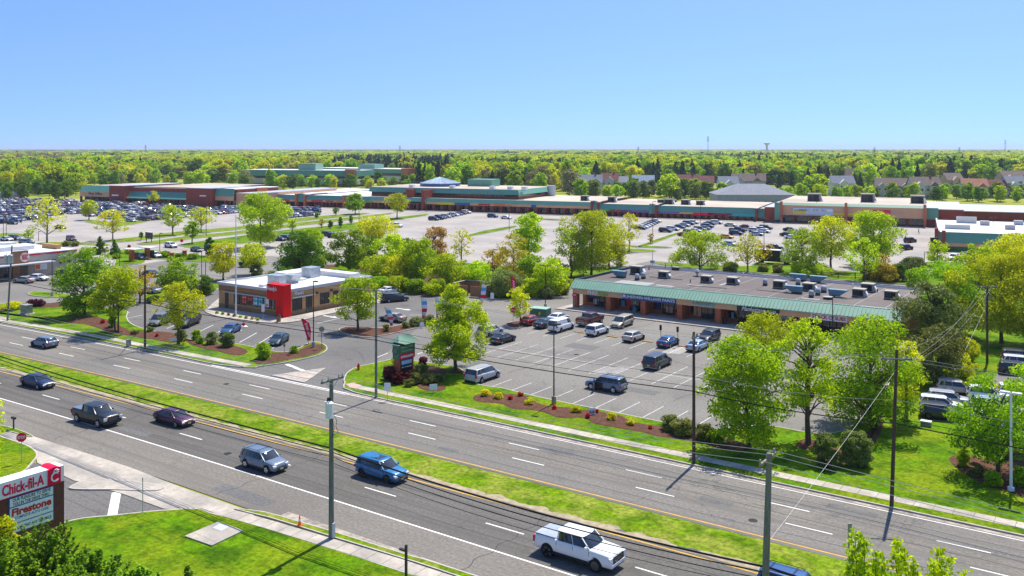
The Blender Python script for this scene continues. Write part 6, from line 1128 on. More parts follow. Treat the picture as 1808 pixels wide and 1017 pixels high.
shrub(1458,822,46,56,'tall rounded hedge bush, left of the pair on the front lawn','leaf_olive',shape='column',name='hedge_bush',dens=1.6); shrub(1512,822,50,62,'tall rounded hedge bush, right of the pair on the front lawn','leaf_olive',shape='column',name='hedge_bush',dens=1.6)
for px,pb,w_,h,l in ((690,670,30,24,'dark red shrub at the left foot of the plaza sign'),(703,677,26,20,'dark red shrub in front at the left of the sign'),(716,672,22,18,'dark red shrub at the front foot of the plaza sign'),(748,650,20,20,'dark purple-red shrub behind the plaza sign on the right'),(58,541,18,12,'dark red shrub, left of two by the burger lot'),(70,541,18,12,'dark red shrub, right of two by the burger lot')): shrub(px,pb,w_,h,l,'leaf_purple')
for px,pb,w_,h,l in ((858,699,18,11,'yellow flowering mound, first from the left by the highway'),(880,704,17,10,'yellow flowering mound, second from the left by the highway'),(934,714,16,11,'yellow flowering mound left of the black lamp pole'),(1017,728,18,10,'yellow flowering mound right of the black lamp pole'),(1079,741,17,11,'yellow flowering mound right of the small lawn sign'),(1113,750,16,10,'last yellow flowering mound before the round bushes'),(20,547,34,12,'long yellow-green flowering hedge at the left edge'),(115,538,10,9,'small yellow bush by the burger island'),(128,537,9,9,'smaller yellow bush beside the densest verge tree')):
    shrub(px,pb,w_,h,l,'petal_yellow' if px!=20 else 'leaf_yellow',name='flowering_shrub',cat='flowering shrub')
for px,pb,w_,h,l in ((919,700,10,8,'red flower clump, upper one left of the black lamp pole'),(901,706,8,7,'red flower clump, lower one left of the black lamp pole'),(978,723,9,8,'red flower clump at the foot of the black lamp pole'),(1038,738,8,9,'red flower clump at the foot of the small lawn sign'),(1148,758,7,7,'red flower clump alone left of the round bushes'),(1054,729,9,6,'orange-red clump just right of the small lawn sign'),(181,571,9,7,'red flower clump on the left mulch bed'),(277,595,7,6,'red flower clump right of the wooden pole'),(430,577-3,5,4,'reddish tuft in the restaurant gravel bed')):
    shrub(px,pb,w_,h,l,'petal_red',name='flower_clump',cat='flowers')
for i in range(8): 
    px=383+i*10.3; shrub(px,553.5+i*1.75,5.5,4.2,f'{ordn(i)} little tuft from the left in the restaurant gravel bed',('leaf_orange','leaf_bright')[(i+i//3)%2],name='bedding_plant',group='tufts in the gravel bed',cat='bedding plant')
# ---- individual trees round the shopping centre: a few models, copied
rsn=random.Random(42); PROTO={}
def proto(k,i):
    if (k,i) in PROTO: return PROTO[(k,i)]
    lm,sh,de,ls,zb,ho,cl=KIND[k]; me,cc=crown('crown',5,14*(.12 if k!='fir' else .05),14,sh,lm,.85,{'sparse':.35,'bare':.5,'airy':.6}.get(k,1.15),900+i*17+len(k),ho,.3 if k!='fir' else .2,lump=.3)
    tm=trunk(14,2,14,cc,i,'pale_bark' if k=='bare' else 'bark',limbs=10 if k in('bare','sparse') else 5).mesh('trunk'); PROTO[(k,i)]=(me,tm); return PROTO[(k,i)]
KL={'bright':'bright yellow-green leafy tree','mid':'mid-green leafy tree','dark':'dark green rounded tree','fir':'dark pointed conifer','bare':'brownish half-bare tree','yellow':'pale yellow-green tree','pine':'dull olive pine','olive':'grey-green tree'}
def zone(x0,x1,y0,y1,n,mix,h0,h1,where,wr=.75,seed=0):
    q=random.Random(seed+n); pts=[]
    for i in range(n):
        for tr in range(12):
            px,py=q.uniform(x0,x1),q.uniform(y0,y1); p=G(px,py)
            if all((p[0]-a)**2+(p[1]-b)**2>36 for a,b in pts): break
        pts.append(p); k=q.choice(mix); h=q.uniform(h0,h1)*(1.1 if k=='fir' else 1); me,tm=proto(k,q.randrange(3)); t=thing('conifer' if k in('fir','pine') else 'tree',f'{KL[k]} {where}','tree',p,q.uniform(0,6.28),f'{KL[k]}s {where}'); s=h/14
        w_=s*q.uniform(.85,1.25)*(wr/.75)*(.6 if k=='fir' else 1); t.scale=(w_,w_,s); link('crown',me,t); link('trunk',tm,t)
zone(-30,130,344,356,12,['dark'],8,11,'beyond the crowded left lot',seed=1)
zone(-40,140,326,342,24,['bright','mid','yellow','mid','bare'],13,19,'in the woods at the upper left',seed=2)
zone(140,435,325,330,24,['bright','bare','mid','bare','yellow'],9,14,'behind the stores at the left',seed=3)
zone(430,720,328,335,30,['mid','bright','yellow','dark'],6,11,'in front of the office blocks',seed=4)
zone(640,850,328,340,20,['mid','dark','yellow','mid','fir'],8,12,'behind the pyramid-roofed hall',seed=5)
zone(845,1020,332,350,24,['dark','mid','olive','fir','fir','bare'],11,19,'between the hall and the houses',seed=6)
zone(1015,1290,346,353,34,['mid','dark','bright','olive'],7,12,'in front of the gabled houses',seed=7)
zone(1010,1830,320,336,48,['fir','mid','bright','yellow','olive','fir'],14,20,'behind the houses',seed=8)
zone(1370,1830,349,357,44,['mid','bright','bright','dark','mid'],6,11,'behind the peach-fronted store',seed=9)
zone(1300,1530,334,343,10,['fir','fir','mid'],11,15,'behind the hip-roofed clinic',seed=10)
t=proto('bright',1)
for px,pb,h,w_,k,l in ((800,338,17,1.35,'bright','very bright rounded tree rising behind the glass roof pyramid'),(478,331,14,.95,'mid','green tree standing against the left office block'),(1620,350,21,.7,'fir','tall dark conifer between the two townhouse rows'),(1182,352,15,1.3,'bright','large bright tree left of the clinic roof'),(1440,352,15,1.6,'bright','broad bright tree right of the clinic roof')):
    t=thing('tree',l,'tree',G(px,pb)); me,tm=proto(k,0); t.scale=(w_,w_,h/14); link('crown',me,t); link('trunk',tm,t)
# ---- the woods to the horizon: instanced crowns over one point mesh
from mathutils import noise as mn
coll=bpy.data.collections.new('woodland_sources'); order=['bright','yellow','mid','bare','fir','dark']; src=[]
for j,k in enumerate(order):
    for i in range(2):
        me,_=proto(k,i); o=bpy.data.objects.new('wood_%02d'%(j*2+i),me); coll.objects.link(o); src.append(o)
def dmin(px):
    for a,b in ((140,600),(270,775),(368,890),(432,790),(735,870),(1015,640),(1300,770)): 
        if px<a: return b
    return 745
q=random.Random(5); pts=[];scl=[];rot=[];kd=[]; D=590.
while D<7000:
    s=max(9.0,D*.0125); nX=int(D*1.35/s)
    for i in range(nX):
        px=904+((i+q.uniform(-.5,.5))/nX-.5)*1.35*FPX; DD=D+q.uniform(-.5,.5)*s
        if DD<dmin(px): continue
        X=(px-904)*DD/FPX; x,y=X2W(X,DD); n1=mn.noise((x/160,y/160,3.1)); n2=mn.noise((x/420,y/420,9.7)); n3=mn.noise((x/60,y/60,1.7))
        v=n1*.7+n2+q.uniform(-.25,.25)
        if 590<px<800 and DD<1500 and q.random()<.8: k=4
        elif v<-.38: k=4 if q.random()<.6 else 5
        elif v<-.16: k=q.choice((2,5,0,2))
        elif v<.08: k=q.choice((0,2,1,1))
        elif v<.4: k=q.choice((0,1,1,2))
        else: k=q.choice((1,1,0,3))
        if px<140 and DD>900 and q.random()<.4: k=3
        h=q.uniform(.85,1.5)*(1.1 if k==4 else 1)*(1+.15*n3); w_=s/9.0*q.choice((q.uniform(.7,1.1),q.uniform(.9,1.6)))*(.7 if k==4 else 1); pts.append((x,y,-.5)); scl.append((w_,w_,h)); rot.append(q.uniform(0,6.28)); kd.append(k*2+q.randrange(2))
    D+=s
print('WOOD',len(pts))
me=bpy.data.meshes.new('woodland'); me.from_pydata(pts,[],[])
a=me.attributes.new('scl','FLOAT_VECTOR','POINT'); a.data.foreach_set('vector',[c for v in scl for c in v]); a=me.attributes.new('rot','FLOAT','POINT'); a.data.foreach_set('value',rot); a=me.attributes.new('kd','INT','POINT'); a.data.foreach_set('value',kd)
wo=link('woodland',me); tag(wo,'wide spring woods stretching to the horizon','woods',None,'stuff')
ng=bpy.data.node_groups.new('woods','GeometryNodeTree'); ng.interface.new_socket('Geometry',in_out='INPUT',socket_type='NodeSocketGeometry'); ng.interface.new_socket('Geometry',in_out='OUTPUT',socket_type='NodeSocketGeometry')
N=ng.nodes; L=ng.links; gi=N.new('NodeGroupInput'); go=N.new('NodeGroupOutput'); ip=N.new('GeometryNodeInstanceOnPoints'); ci=N.new('GeometryNodeCollectionInfo'); ci.inputs['Collection'].default_value=coll; ci.inputs['Separate Children'].default_value=True; ci.inputs['Reset Children'].default_value=True
def att(n,ty): a=N.new('GeometryNodeInputNamedAttribute'); a.data_type=ty; a.inputs[0].default_value=n; return [o for o in a.outputs if o.enabled][0]
cx=N.new('ShaderNodeCombineXYZ'); L.new(att('rot','FLOAT'),cx.inputs[2]); L.new(gi.outputs[0],ip.inputs['Points']); L.new(ci.outputs[0],ip.inputs['Instance']); ip.inputs['Pick Instance'].default_value=True
L.new(att('kd','INT'),ip.inputs['Instance Index']); L.new(cx.outputs[0],ip.inputs['Rotation']); L.new(att('scl','FLOAT_VECTOR'),ip.inputs['Scale']); L.new(ip.outputs[0],go.inputs[0])
md=wo.modifiers.new('woods','NODES'); md.node_group=ng
# canopy of the most distant woods: a lumpy sheet
surf('far_canopy',(0.11,0.15,0.03),0.95,col2=(0.04,0.065,0.03),scale=0.006,detail=12,thr=(.38,.6))
m=MB(); vs=[]; R0=6300; nr,nc=44,260
for i in range(nr):
    r=R0*(1.020**i)
    for j in range(nc):
        a=YAW+R(-40+80*j/(nc-1)); x,y=-math.sin(a)*r,math.cos(a)*r; vs.append((x,y,13.5+6*mn.noise((x/260,y/260,0))+q.uniform(-1.2,1.2)))
m.add(vs,[(i*nc+j+1,i*nc+j,(i+1)*nc+j,(i+1)*nc+j+1) for i in range(nr-1) for j in range(nc-1)],'far_canopy'); tag(m.build('distant_canopy',smooth=80),'hazy strip of distant woods on the horizon','woods',None,'stuff')
# ------------------------------------------------------------------ poles, lamps, wires, signs, flags and small things
def wpos(px,pb,z=0.12): return G(px,pb,z)
def zt(px,pb,pt,z=0.12): D=depth(*G(px,pb,z)); return CAMH-(pt-HZ)*D/FPX
def pole(px,pb,pt,label,mat='pole_wood',r0=.17,r1=.12,lean=(0,0),arms=(),extra=None,base=.12):
    x,y=wpos(px,pb,base); h=zt(px,pb,pt,base)-base; t=thing('utility_pole',label,'utility pole',(x,y,base),0,'utility poles along the highway'); m=MB(); m.tube([(0,0,-.3),(lean[0]*.5,lean[1]*.5,h*.5),(lean[0],lean[1],h)],[r0,(r0+r1)/2,r1],mat,12); m.build('post',t)
    for z,L_,an in arms:
        m=MB(); c,s=math.cos(an),math.sin(an); zz=h-z; p=lambda d,o=0,zz_=0:(lean[0]+c*d-s*o,lean[1]+s*d+c*o,zz+zz_); q=[p(-L_/2,-.16),p(L_/2,-.16),p(L_/2,-.06),p(-L_/2,-.06)]; m.add([(a,b,cz-.07) for a,b,cz in q]+[(a,b,cz+.07) for a,b,cz in q],[(3,2,1,0),(4,5,6,7),(0,1,5,4),(1,2,6,5),(2,3,7,6),(3,0,4,7)],'grey_wood'); m.tube([p(-L_*.3,-.11),(lean[0],lean[1],zz-.8)],.025,'galvanised',4); m.tube([p(L_*.3,-.11),(lean[0],lean[1],zz-.8)],.025,'galvanised',4); o=m.build('crossarm',t)
        for d in (-.46,-.18,.3,.46): k=MB(); a,b,cz=p(L_*d,-.11); k.cyl(a,b,cz+.07,cz+.32,.055,'cabinet',8,.03); k.build('insulator',o)
    return t,(x+lean[0],y+lean[1],h+base),h
def transformer(t,h,px,z0,z1,dx=0,dy=-.45,mat='galvanised',r=.32):
    m=MB(); m.cyl(dx,dy,z0,z1,r,mat,16); m.cyl(dx,dy,z1,z1+.12,r*1.05,mat,16,r*.5); m.tube([(dx+.1,dy,z1+.1),(dx+.1,dy,z1+.4)],.05,'trim',6); m.box(dx-.06,dx+.06,min(dy+r*.7,-.0),max(dy+r*.7,0),z0+.2,z0+.3,'trim'); m.build('transformer',t)
aY=R(90)
P1,T1,h1=pole(13,566,433,'leaning wooden pole with twin transformers at the left edge','grey_wood',.17,.12,lean=(1.0,.3)); transformer(P1,h1,0,h1-3.0,h1-1.6,1.5,-.2,r=.4); transformer(P1,h1,0,h1-3.1,h1-1.7,.3,-.3,r=.4)
P2,T2,h2=pole(256,616,468,'plain brown wooden pole beside the left mulch beds')
P3,T3,h3=pole(664,701,511,'grey wooden pole at the driveway corner near the plaza sign','grey_wood')
P5,T5,h5=pole(1225,818,586,'brown wooden pole before the round clipped bushes',arms=((.5,1.3,aY),))
P6,T6,h6=pole(1574,893,618,'dark brown pole with crossarm on the right verge',arms=((.75,2.4,R(25)),),lean=(.35,.35))
P4,T4,h4=pole(585,950,668,'near grey pole with round transformer and crossarm beside the highway','grey_wood',.22,.15,arms=((.12,2.3,aY),)); transformer(P4,h4,0,h4-2.9,h4-1.75,.22,-.42,'white_metal',.30)
m=MB(); m.box(-.28,-.1,-.2,.0,h4-1.9,h4-1.5,'trim'); m.tube([(.25,-.2,h4-2.4),(.7,-.1,h4-3.1),(.5,0,h4-3.6),(.75,0,h4-4.0),(.2,0,h4-4.3)],.025,'trim',4); m.tube([(.2,-.2,h4-3),(.45,-.1,h4-3.6),(.2,-.1,h4-4.5)],.02,'trim',4); m.build('cable_tail',P4); m=MB(); m.box(.16,.3,-.12,.12,.1,1.2,'grey_coping'); m.build('meter_conduit',P4)
D7=50.; x7,y7=X2W((1352-904)*D7/FPX,D7); h7=CAMH-(806-HZ)*D7/FPX
P7=thing('utility_pole','tall grey-green pole cut off by the bottom edge of the picture','utility pole',(x7,y7,.12),0,'utility poles along the highway'); m=MB(); m.tube([(0,0,-.3),(0,0,h7*.5),(.1,.3,h7)],[.24,.2,.155],'grey_wood',12); m.build('post',P7)
m=MB(); zz=h7-.35; m.add([(a,b,c) for c in (zz-.07,zz+.07) for a,b in ((-.05,-.95),(.07,-.95),(.07,1.55),(-.05,1.55))],[(3,2,1,0),(4,5,6,7),(0,1,5,4),(1,2,6,5),(2,3,7,6),(3,0,4,7)],'pale_bark'); m.build('crossarm',P7); T7=(x7+.1,y7+.3,h7); m=MB(); [m.cyl(0,d,zz+.07,zz+.3,.05,'cabinet',8) for d in (-.85,.2,1.4)]; m.build('insulators',P7)
P8,T8,h8=pole(1743,640,505,'brown pole with wide crossarm in front of the huge golden tree',arms=((.15,2.9,R(35)),(1.6,1.2,R(35)))); m=MB(); m.box(-.25,-.12,-.25,.1,h8-4,h8-.9,'galvanised'); m.build('conduit',P8)
P9,T9,h9=pole(134,345,289,'thin distant pole at the left end of the stores')
NW=[0]
def wire(pts,sag,label,r=.025,mat='wire',n=14,name='overhead_wire'):
    m=MB(); P=[]
    for a,b in zip(pts,pts[1:]):
        for i in range(n+1):
            t=i/n
            if P and i==0: continue
            P.append((a[0]+(b[0]-a[0])*t,a[1]+(b[1]-a[1])*t,a[2]+(b[2]-a[2])*t-4*sag*t*(1-t)))
    m.tube(P,r,mat,5); return tag(m.build(name),label,'wire','overhead wires along the highway')
def at(T,dz,dy=0,dx=0): return (T[0]+dx,T[1]+dy,T[2]-dz)
L0=(-230,80.5,13.2); R0_=(48,78,12.6)
def zA(T,z): return (T[0],T[1]-.15,z)
for z,l,r,s in ((7.0,'thick black cable along the far kerb poles',.05,.35),(7.45,'thinner black cable just above the thick one on the far poles',.022,.25),(8.4,'upper thin dark cable on the far kerb poles',.02,.3)):
    wire([(-245,72,z),zA(T1,z),zA(T2,z),zA(T3,z),zA(T5,z),zA(T6,z),(50,76,z)],s,l,r)
for d,l in ((.6,'pale conductor on the pole tops, far side, outer'),(-.6,'pale conductor on the pole tops, far side, inner')): wire([(-245,72+d,12),at(T1,.3,d*.2),at(T2,.05,d*.2),at(T3,.05,d*.3),at(T5,.4,d),at(T6,.6,d),(60,74+d,12)],.45,l,.014,'pale_wire')
wire([at(T3,3,0),at(T5,4.0,0),at(T6,4.2,0),(60,76,8.6)],.5,'pale slack wire below the far pole tops',.014,'pale_wire')
pre=(T4[0]-75,T4[1]+1.5,12.3); post=(T7[0]+60,T7[1]-3,12.5)
for d,l in ((-1.0,'pale conductor nearest the camera on the near pole crossarms'),(.25,'pale middle conductor on the near pole crossarms'),(1.05,'pale conductor farthest over the road on near crossarms')): wire([(pre[0],pre[1]+d,pre[2]),at(T4,0,d),at(T7,.05,d),(post[0],post[1]+d,post[2])],.55,l,.015,'pale_wire')
for z,dy,l,r,s in ((6.9,.25,'thick bundled cable sweeping over the near lanes, topmost',.065,.55),(6.6,.25,'second black cable of the bundle over the near lanes',.04,.65),(6.2,.3,'third black cable of the bundle over the near lanes',.03,.7),(5.75,.3,'lowest thin black cable over the near lanes',.02,.75)):
    wire([(T4[0]-78,T4[1]+2.5,z),(T4[0]+.0,T4[1]+dy,z),(T7[0],T7[1]+dy-.3,z-.1),(T7[0]+60,T7[1]-3,z)],s,l,r,n=20)
wire([at(T6,1.6,-.2),(T7[0],T7[1]+.2,8.3)],.15,'long pale guy wire crossing the road from the right pole',.011,'pale_wire')
q=wpos(1665,697); 
for d,l in ((-.9,'left wire falling from the back pole to the dealer lot'),(.9,'right wire falling from the back pole to the dealer lot')): wire([(T8[0]+d*.6,T8[1]+d*.6,T8[2]),(T6[0]+1+d*.3,T6[1]+.5,T6[2]-1)],1.2,l,.008,'pale_wire')
wire([at(T8,2.5),(*q,.3)],.2,'pale guy wire from the back pole down to the lawn',.014,'pale_wire'); wire([at(T8,.2),at(T6,.2)],1.5,'conductor between the back pole and right highway pole',.008,'pale_wire')
wire([(T2[0],T2[1],7.6),(*G(262,592),5.6),(*G(300,560),4.4),(*G(384,535),4.6)],.3,'black cable drooping from the brown pole toward the restaurant',.05)
wire([at(T9,.3),(-300,350,13),(-180,300,13)],1,'thin pale wire in front of the distant woods',.03,'pale_wire')
for c,l in (((T3[0]+3.2,T3[1]-.15,6.5),'black cable coil hanging right of the grey corner pole'),((T6[0]+4.6,T6[1]+3,5.9),'black cable coil hanging over the right lawn')):
    m=MB(); m.tube([(c[0]+.42*math.cos(a*PI/9),c[1],c[2]+.42*math.sin(a*PI/9)-.42) for a in range(19)],.04,'wire',5); tag(m.build('cable_coil'),l,'cable coil')
m=MB(); m.tube([(T3[0]+3.0,T3[1]-.15,7.0),(T3[0]+4.6,T3[1]-.15,6.95)],.13,'wire',8); tag(m.build('splice_case'),'fat black splice case on the cable by the plaza sign','splice case')
# lamp posts
def lamp(px,pb,pt,label,heads=2,r=.09,mat='dark_metal',base='concrete',z=0.0,head='box',hb=.9,arm=1.0,an=0,group='lamp posts of the parking lots'):
    x,y=G(px,pb,z); h=zt(px,pb,pt,z)-z; t=thing('lamp_post',label,'lamp post',(x,y,z),an,group); m=MB(); m.tube([(0,0,hb*.9 if base else 0),(0,0,h-.1)],[r,r*.7],mat,8); m.build('post',t)
    if base: m=MB(); m.cyl(0,0,-.02,hb,.28,base,14); m.build('base',t)
    for i in range(heads):
        d=(1,-1)[i%2]; m=MB(); m.tube([(0,0,h-.12),(d*arm*.45,0,h-.08)],.04,mat,5); m.box(min(d*arm*.4,d*(arm*.4+.75)),max(d*arm*.4,d*(arm*.4+.75)),-.2,.2,h-.16,h,mat); o=m.build('lamp_head',t); k=MB(); k.box(min(d*arm*.45,d*(arm*.4+.65)),max(d*arm*.45,d*(arm*.4+.65)),-.15,.15,h-.175,h-.161,'lamp_clear'); k.build('lens',o)
    return t
lamp(978,713,570,'tall black lamp post on concrete base at the flower bed',1,arm=.3,z=.12,base='dirt'); lamp(963,545,468,'black double-headed lamp post by the green utility box',2); lamp(1470,598,523,'black lamp post in front of the shop canopy',1); lamp(553.5,614,495.5,'black pole with square base between restaurant and red flag',1,arm=.2,z=.12)
lamp(1239,480,430,'black double-headed lamp rising behind the shop roof',2,z=.1); lamp(92,523,457,'black lamp post on the small burger lot island',1,z=.12); lamp(356,494,438,'left one of two black lamp posts left of the flagpole',2,base=None); lamp(363,489,443,'right one of two black lamp posts left of the flagpole',1,base=None)
lamp(870,510,440,'thin black lamp pole behind the olive-grey bush',1,base=None,z=.1); lamp(211,478,446,'short black lamp post by the curved burger kerb',1,base=None,r=.08)
lamp(1785,867,692,'white square lamp post on the right mulch bed',2,r=.13,mat='white_metal',z=.12,base='white_metal',hb=.35,arm=.2,group=None)
for px,pb,pt,l in ((37.5,396,354,'tall thin lamp among the left lot cars'),(25,382,345,'thin lamp at the far left of crowded lot'),(6,428,378,'left one of two lamp posts at the left edge'),(11,425,378,'right one of two lamp posts at the left edge'),(364,417,362,'lamp post on the first median strip'),(282,443,411,'short lamp post by the white suv on the lot road'),(68,425,408,'short twin lamp behind the burger restaurant'),(283,369,337,'lamp post in front of the long green-roofed store'),(261,366,336,'lamp post left of the one before the green-roofed store'),(634,410,350,'lamp post at the end of the median strips'),(519,360,327,'thin lamp behind the tallest tree'),(752.5,374,343,'lamp post by the brick pier of the hall'),(899,410,363,'lamp post on the diagonal grass strip'),(923.6,377,336,'lamp post before the right end of the hall'),(1152.5,430,355,'lamp post on the diagonal median in the right lot'),(1237,400,345,'lamp post among the right lot cars'),(1349,444,386,'lamp post left of the sparse tree in the right lot'),(1442,393,350,'lamp post before the banner of the store'),(1542,392,352,'lamp post before the red letters of the store'),(1753.5,431,384,'lamp post before the white-roofed store'),(1632,471,444,'short black lamp beside the dark pylon sign')):
    lamp(px,pb,pt,l,2 if (int(px)%2) else 1,r=.10,base=None,group='lamp posts of the far lots')
t=thing('flagpole','tall white flagpole in front of the tan restaurant','flagpole',(*wpos(416.5,558.5),.12)); H=zt(416.5,558.5,382); m=MB(); m.tube([(0,0,0),(0,0,H)],[.15,.07],'white_metal',10); m.build('pole',t); m=MB(); m.cyl(0,0,H,H+.2,.12,'white_metal',10,.03); m.build('finial',t); m=MB(); m.cyl(0,0,0,.12,.3,'concrete',12); m.build('base',t)
# plaza sign
g=wpos(713,668); ps=thing('plaza_sign','brick plaza sign with green hipped roof and stacked tenant panels','sign',(*g,.12),R(83)); HT_=zt(718,668,606)
wd=2.55; dp=.95; m=MB(); m.box(-wd/2,wd/2,-dp/2,dp/2,0,HT_-2.0,'brick'); m.build('brick_base',ps); m=MB(); m.box(-wd/2-.12,wd/2+.12,-dp/2-.12,dp/2+.12,HT_-2.0,HT_-.05,'dark_green_metal'); m.build('sign_cabinet',ps)
m=MB(); e=.5; z0,z1=HT_-.05,HT_+1.0; a,b=wd/2+e,dp/2+e; m.add([(-a,-b,z0),(a,-b,z0),(a,b,z0),(-a,b,z0),(-a+.9,0,z1),(a-.9,0,z1)],[(0,1,5,4),(1,2,5),(2,3,4,5),(3,0,4),(3,2,1,0)],'green_metal')
for k in range(13): x=-a+.9+(2*a-1.8)*k/12; xb=-a+2*a*k/12; m.tube([(xb,-b,z0+.02),(x,0,z1+.02)],.04,'pale_blue' if 0 else 'green_metal',4)
m.build('hip_roof',ps)
y=-dp/2-.13; m=MB(); m.box(-wd/2+.1,wd/2-.1,y-.04,y,HT_-1.25,HT_-.2,'green_sign'); m.build('name_panel',ps)
m=MB(); m.box(-wd/2,wd/2,y-.04,y,HT_-2.0,HT_-1.32,'crimson'); m.build('tenant_panel',ps)
y2=-dp/2-.005; m=MB(); m.box(-wd/2+.3,wd/2-.3,y2-.06,y2,1.1,HT_-2.05,'black_panel'); m.build('tenant_board',ps)
q=random.Random(3)
def scribble(par,x0,x1,z0,z1,mat,y):   # too small to read in the photograph: broken strokes
    m=MB(); x=x0
    while x<x1-.05: w_=q.uniform(.05,.16); m.box(x,min(x+w_,x1),y-.02,y,z0+q.uniform(0,.06),z1-q.uniform(0,.06),mat); x+=w_+q.uniform(.04,.09)
    m.build('lettering',par)
scribble(ps,-1.0,1.0,HT_-.62,HT_-.34,'green_metal',y-.041); scribble(ps,-.9,.9,HT_-1.08,HT_-.82,'green_metal',y-.041); scribble(ps,-1.05,1.05,HT_-1.85,HT_-1.5,'white_sign',y-.041)
for (x0,x1,z0,z1,c) in ((-.9,.9,HT_-2.75,HT_-2.15,'skyblue_sign'),(-.9,.9,HT_-3.25,HT_-2.85,'black_panel'),(-.9,-.04,HT_-3.75,HT_-3.33,'white_sign'),(.04,.9,HT_-3.75,HT_-3.33,'white_sign'),(-.9,-.04,HT_-4.25,HT_-3.83,'white_sign'),(.04,.9,HT_-4.25,HT_-3.83,'pale_blue')):
    if z0>1.1: m=MB(); m.box(x0,x1,y2-.08,y2-.061,z0,z1,c); m.build('tenant_panel',ps); scribble(ps,x0+.08,x1-.06,z0+.1,z1-.1,{'skyblue_sign':'white_sign','black_panel':'white_sign','white_sign':'red_letter','pale_blue':'navy_letter'}[c],y2-.081)
# roadside sign at lower left, its face along the side street
cs_=thing('roadside_sign','tall brick roadside sign with white chicken restaurant panel at lower left','sign',X2W(-33.9+.05,68.3),R(90)); 
# local x runs along world +Y; right end at x=0
m=MB(); m.box(-7,.10,.0,1.0,0,4.95,'dark_brick'); m.box(-.55,.16,-.08,1.08,0,1.5,'dark_brick'); m.build('brick_body',cs_)
def csp(px,py): u0=X2W(-33.85,68.3); p=PU(px,py,u0[0]); return p[1]-u0[1],p[2]
xr,zr_=csp(108.8,823); xl,_=csp(0,868); m=MB(); m.box(-7.05,.02,-.12,1.12,4.95,6.15,'white_sign'); m.box(-7.05,.03,-.125,-.12,4.93,4.99,'crimson'); m.build('header_panel',cs_)
x0,z0=csp(82.5,845); x1,z1=csp(104.5,830); m=MB(); prof=[(x0,4.99),(x1,4.99)]+[(x1-(x1-x0)*k/8,6.12+.14*math.sin(PI*(1-k/8))) for k in range(9)]; m.extrude_y(prof,-.24,1.13,'crimson'); m.build('logo_block',cs_)
cx=(x0+x1)/2; text('C',.56,.72,'white_sign',cs_,(cx-.03,-.28,5.52),bold=.01); m=MB()
m.tube([(cx+.05,-.27,5.79),(cx+.12,-.27,5.97),(cx+.32,-.27,5.99)],.04,'white_sign',5); m.tube([(cx-.12,-.27,5.86),(cx+.02,-.27,6.06),(cx+.2,-.27,6.09)],.035,'white_sign',5); m.tube([(cx+.1,-.27,5.84),(cx+.3,-.27,5.84)],.035,'white_sign',5); m.build('logo_comb',cs_)
a,_=csp(2,870); b,_=csp(76,850); text('Chick-fil-A',b-a,.80,'crimson',cs_,((a+b)/2,-.14,5.55),bold=.022)
x0,_=csp(14.5,900); x1,_=csp(94,880); m=MB(); m.box(x0,x1,-.08,-.002,2.25,4.86,'navy_letter'); m.build('panel_frame',cs_)
for z0,z1 in ((4.22,4.80),(3.0,4.13),(2.32,2.92)): m=MB(); m.box(x0+.07,x1-.07,-.11,-.081,z0,z1,'white_sign'); m.build('message_panel',cs_)
W_=x1-x0-.2; c=(x0+x1)/2
text('OUR PLEASURE TO SERVE',W_*.9,.24,'black_panel',cs_,(c,-.115,4.66),ext=.01,bold=.015); text('YOU IN THE DRIVE THRU',W_*.86,.24,'black_panel',cs_,(c-.05,-.115,4.36),ext=.01,bold=.015)
text('Firestone',W_*.94,.56,'red_letter',cs_,(c,-.115,3.78),ext=.01,bold=.045); text('COMPLETE AUTO CARE',W_*.80,.19,'navy_letter',cs_,(c,-.115,3.34),ext=.01,bold=.01); text('WE CAN BEAT ANY TIRE PRICE',W_*.94,.22,'black_panel',cs_,(c,-.115,2.6),ext=.01,bold=.015)
# feather flags
def feather(px,pb,pt,mats,label,lean=0,rz=0,wd=.75,word=None,wm='white_sign'):
    g=wpos(px,pb); H=zt(px,pb,pt); t=thing('feather_flag',label,'feather flag',(*g,.12),YAW+rz,'feather flags'); m=MB(); top=(lean*1.0,0,H); m.tube([(0,0,0),(lean*.5,0,H*.6),(lean,0,H)],[.04,.03,.02],'dark_metal',6); m.build('pole',t)
    n=len(mats); 
    for k,c in enumerate(mats):
        m=MB(); f0,f1=.12+.86*k/n,.12+.86*(k+1)/n; S=5; vs=[]
        for i in range(S+1):
            f=f0+(f1-f0)*i/S; z=H*f; x=lean*f; w_=wd*(.25+.75*min(1,(f-.05)*2.2))*(1 if f<.85 else max(.15,1-((f-.85)/.15)**2*.85)); vs+=[(x+.02,.02*math.sin(f*9),z),(x+.02+w_,.10*math.sin(f*9+1),z),(x+.02,.02*math.sin(f*9)+.03,z),(x+.02+w_,.10*math.sin(f*9+1)+.03,z)]
        fs=[]
        for i in range(S): a=4*i; fs+=[(a,a+1,a+5,a+4),(a+2,a+6,a+7,a+3),(a,a+4,a+6,a+2),(a+1,a+3,a+7,a+5)]
        m.add(vs,fs,c); m.build('banner_panel',t)
    if word: o=text(word,H*.55,.40*wd,wm,t,(lean*.55+wd*.55,-.12,H*.55),ext=.01,bold=.02); o.rotation_euler=(R(90),R(-90)-math.atan2(lean,H)*-1,0)
    return t
feather(545,607,563,['crimson'],'pink-red feather flag with white lettering at the restaurant corner',lean=-1.2,wd=1.0,word='NOW HIRING'); feather(904,528,488,['crimson'],'pink-red feather flag standing in the back hedge',lean=-.3,wd=1.0,word='NOW')
fm=['crimson','white_sign','crimson','white_sign','skyblue_sign','white_sign']
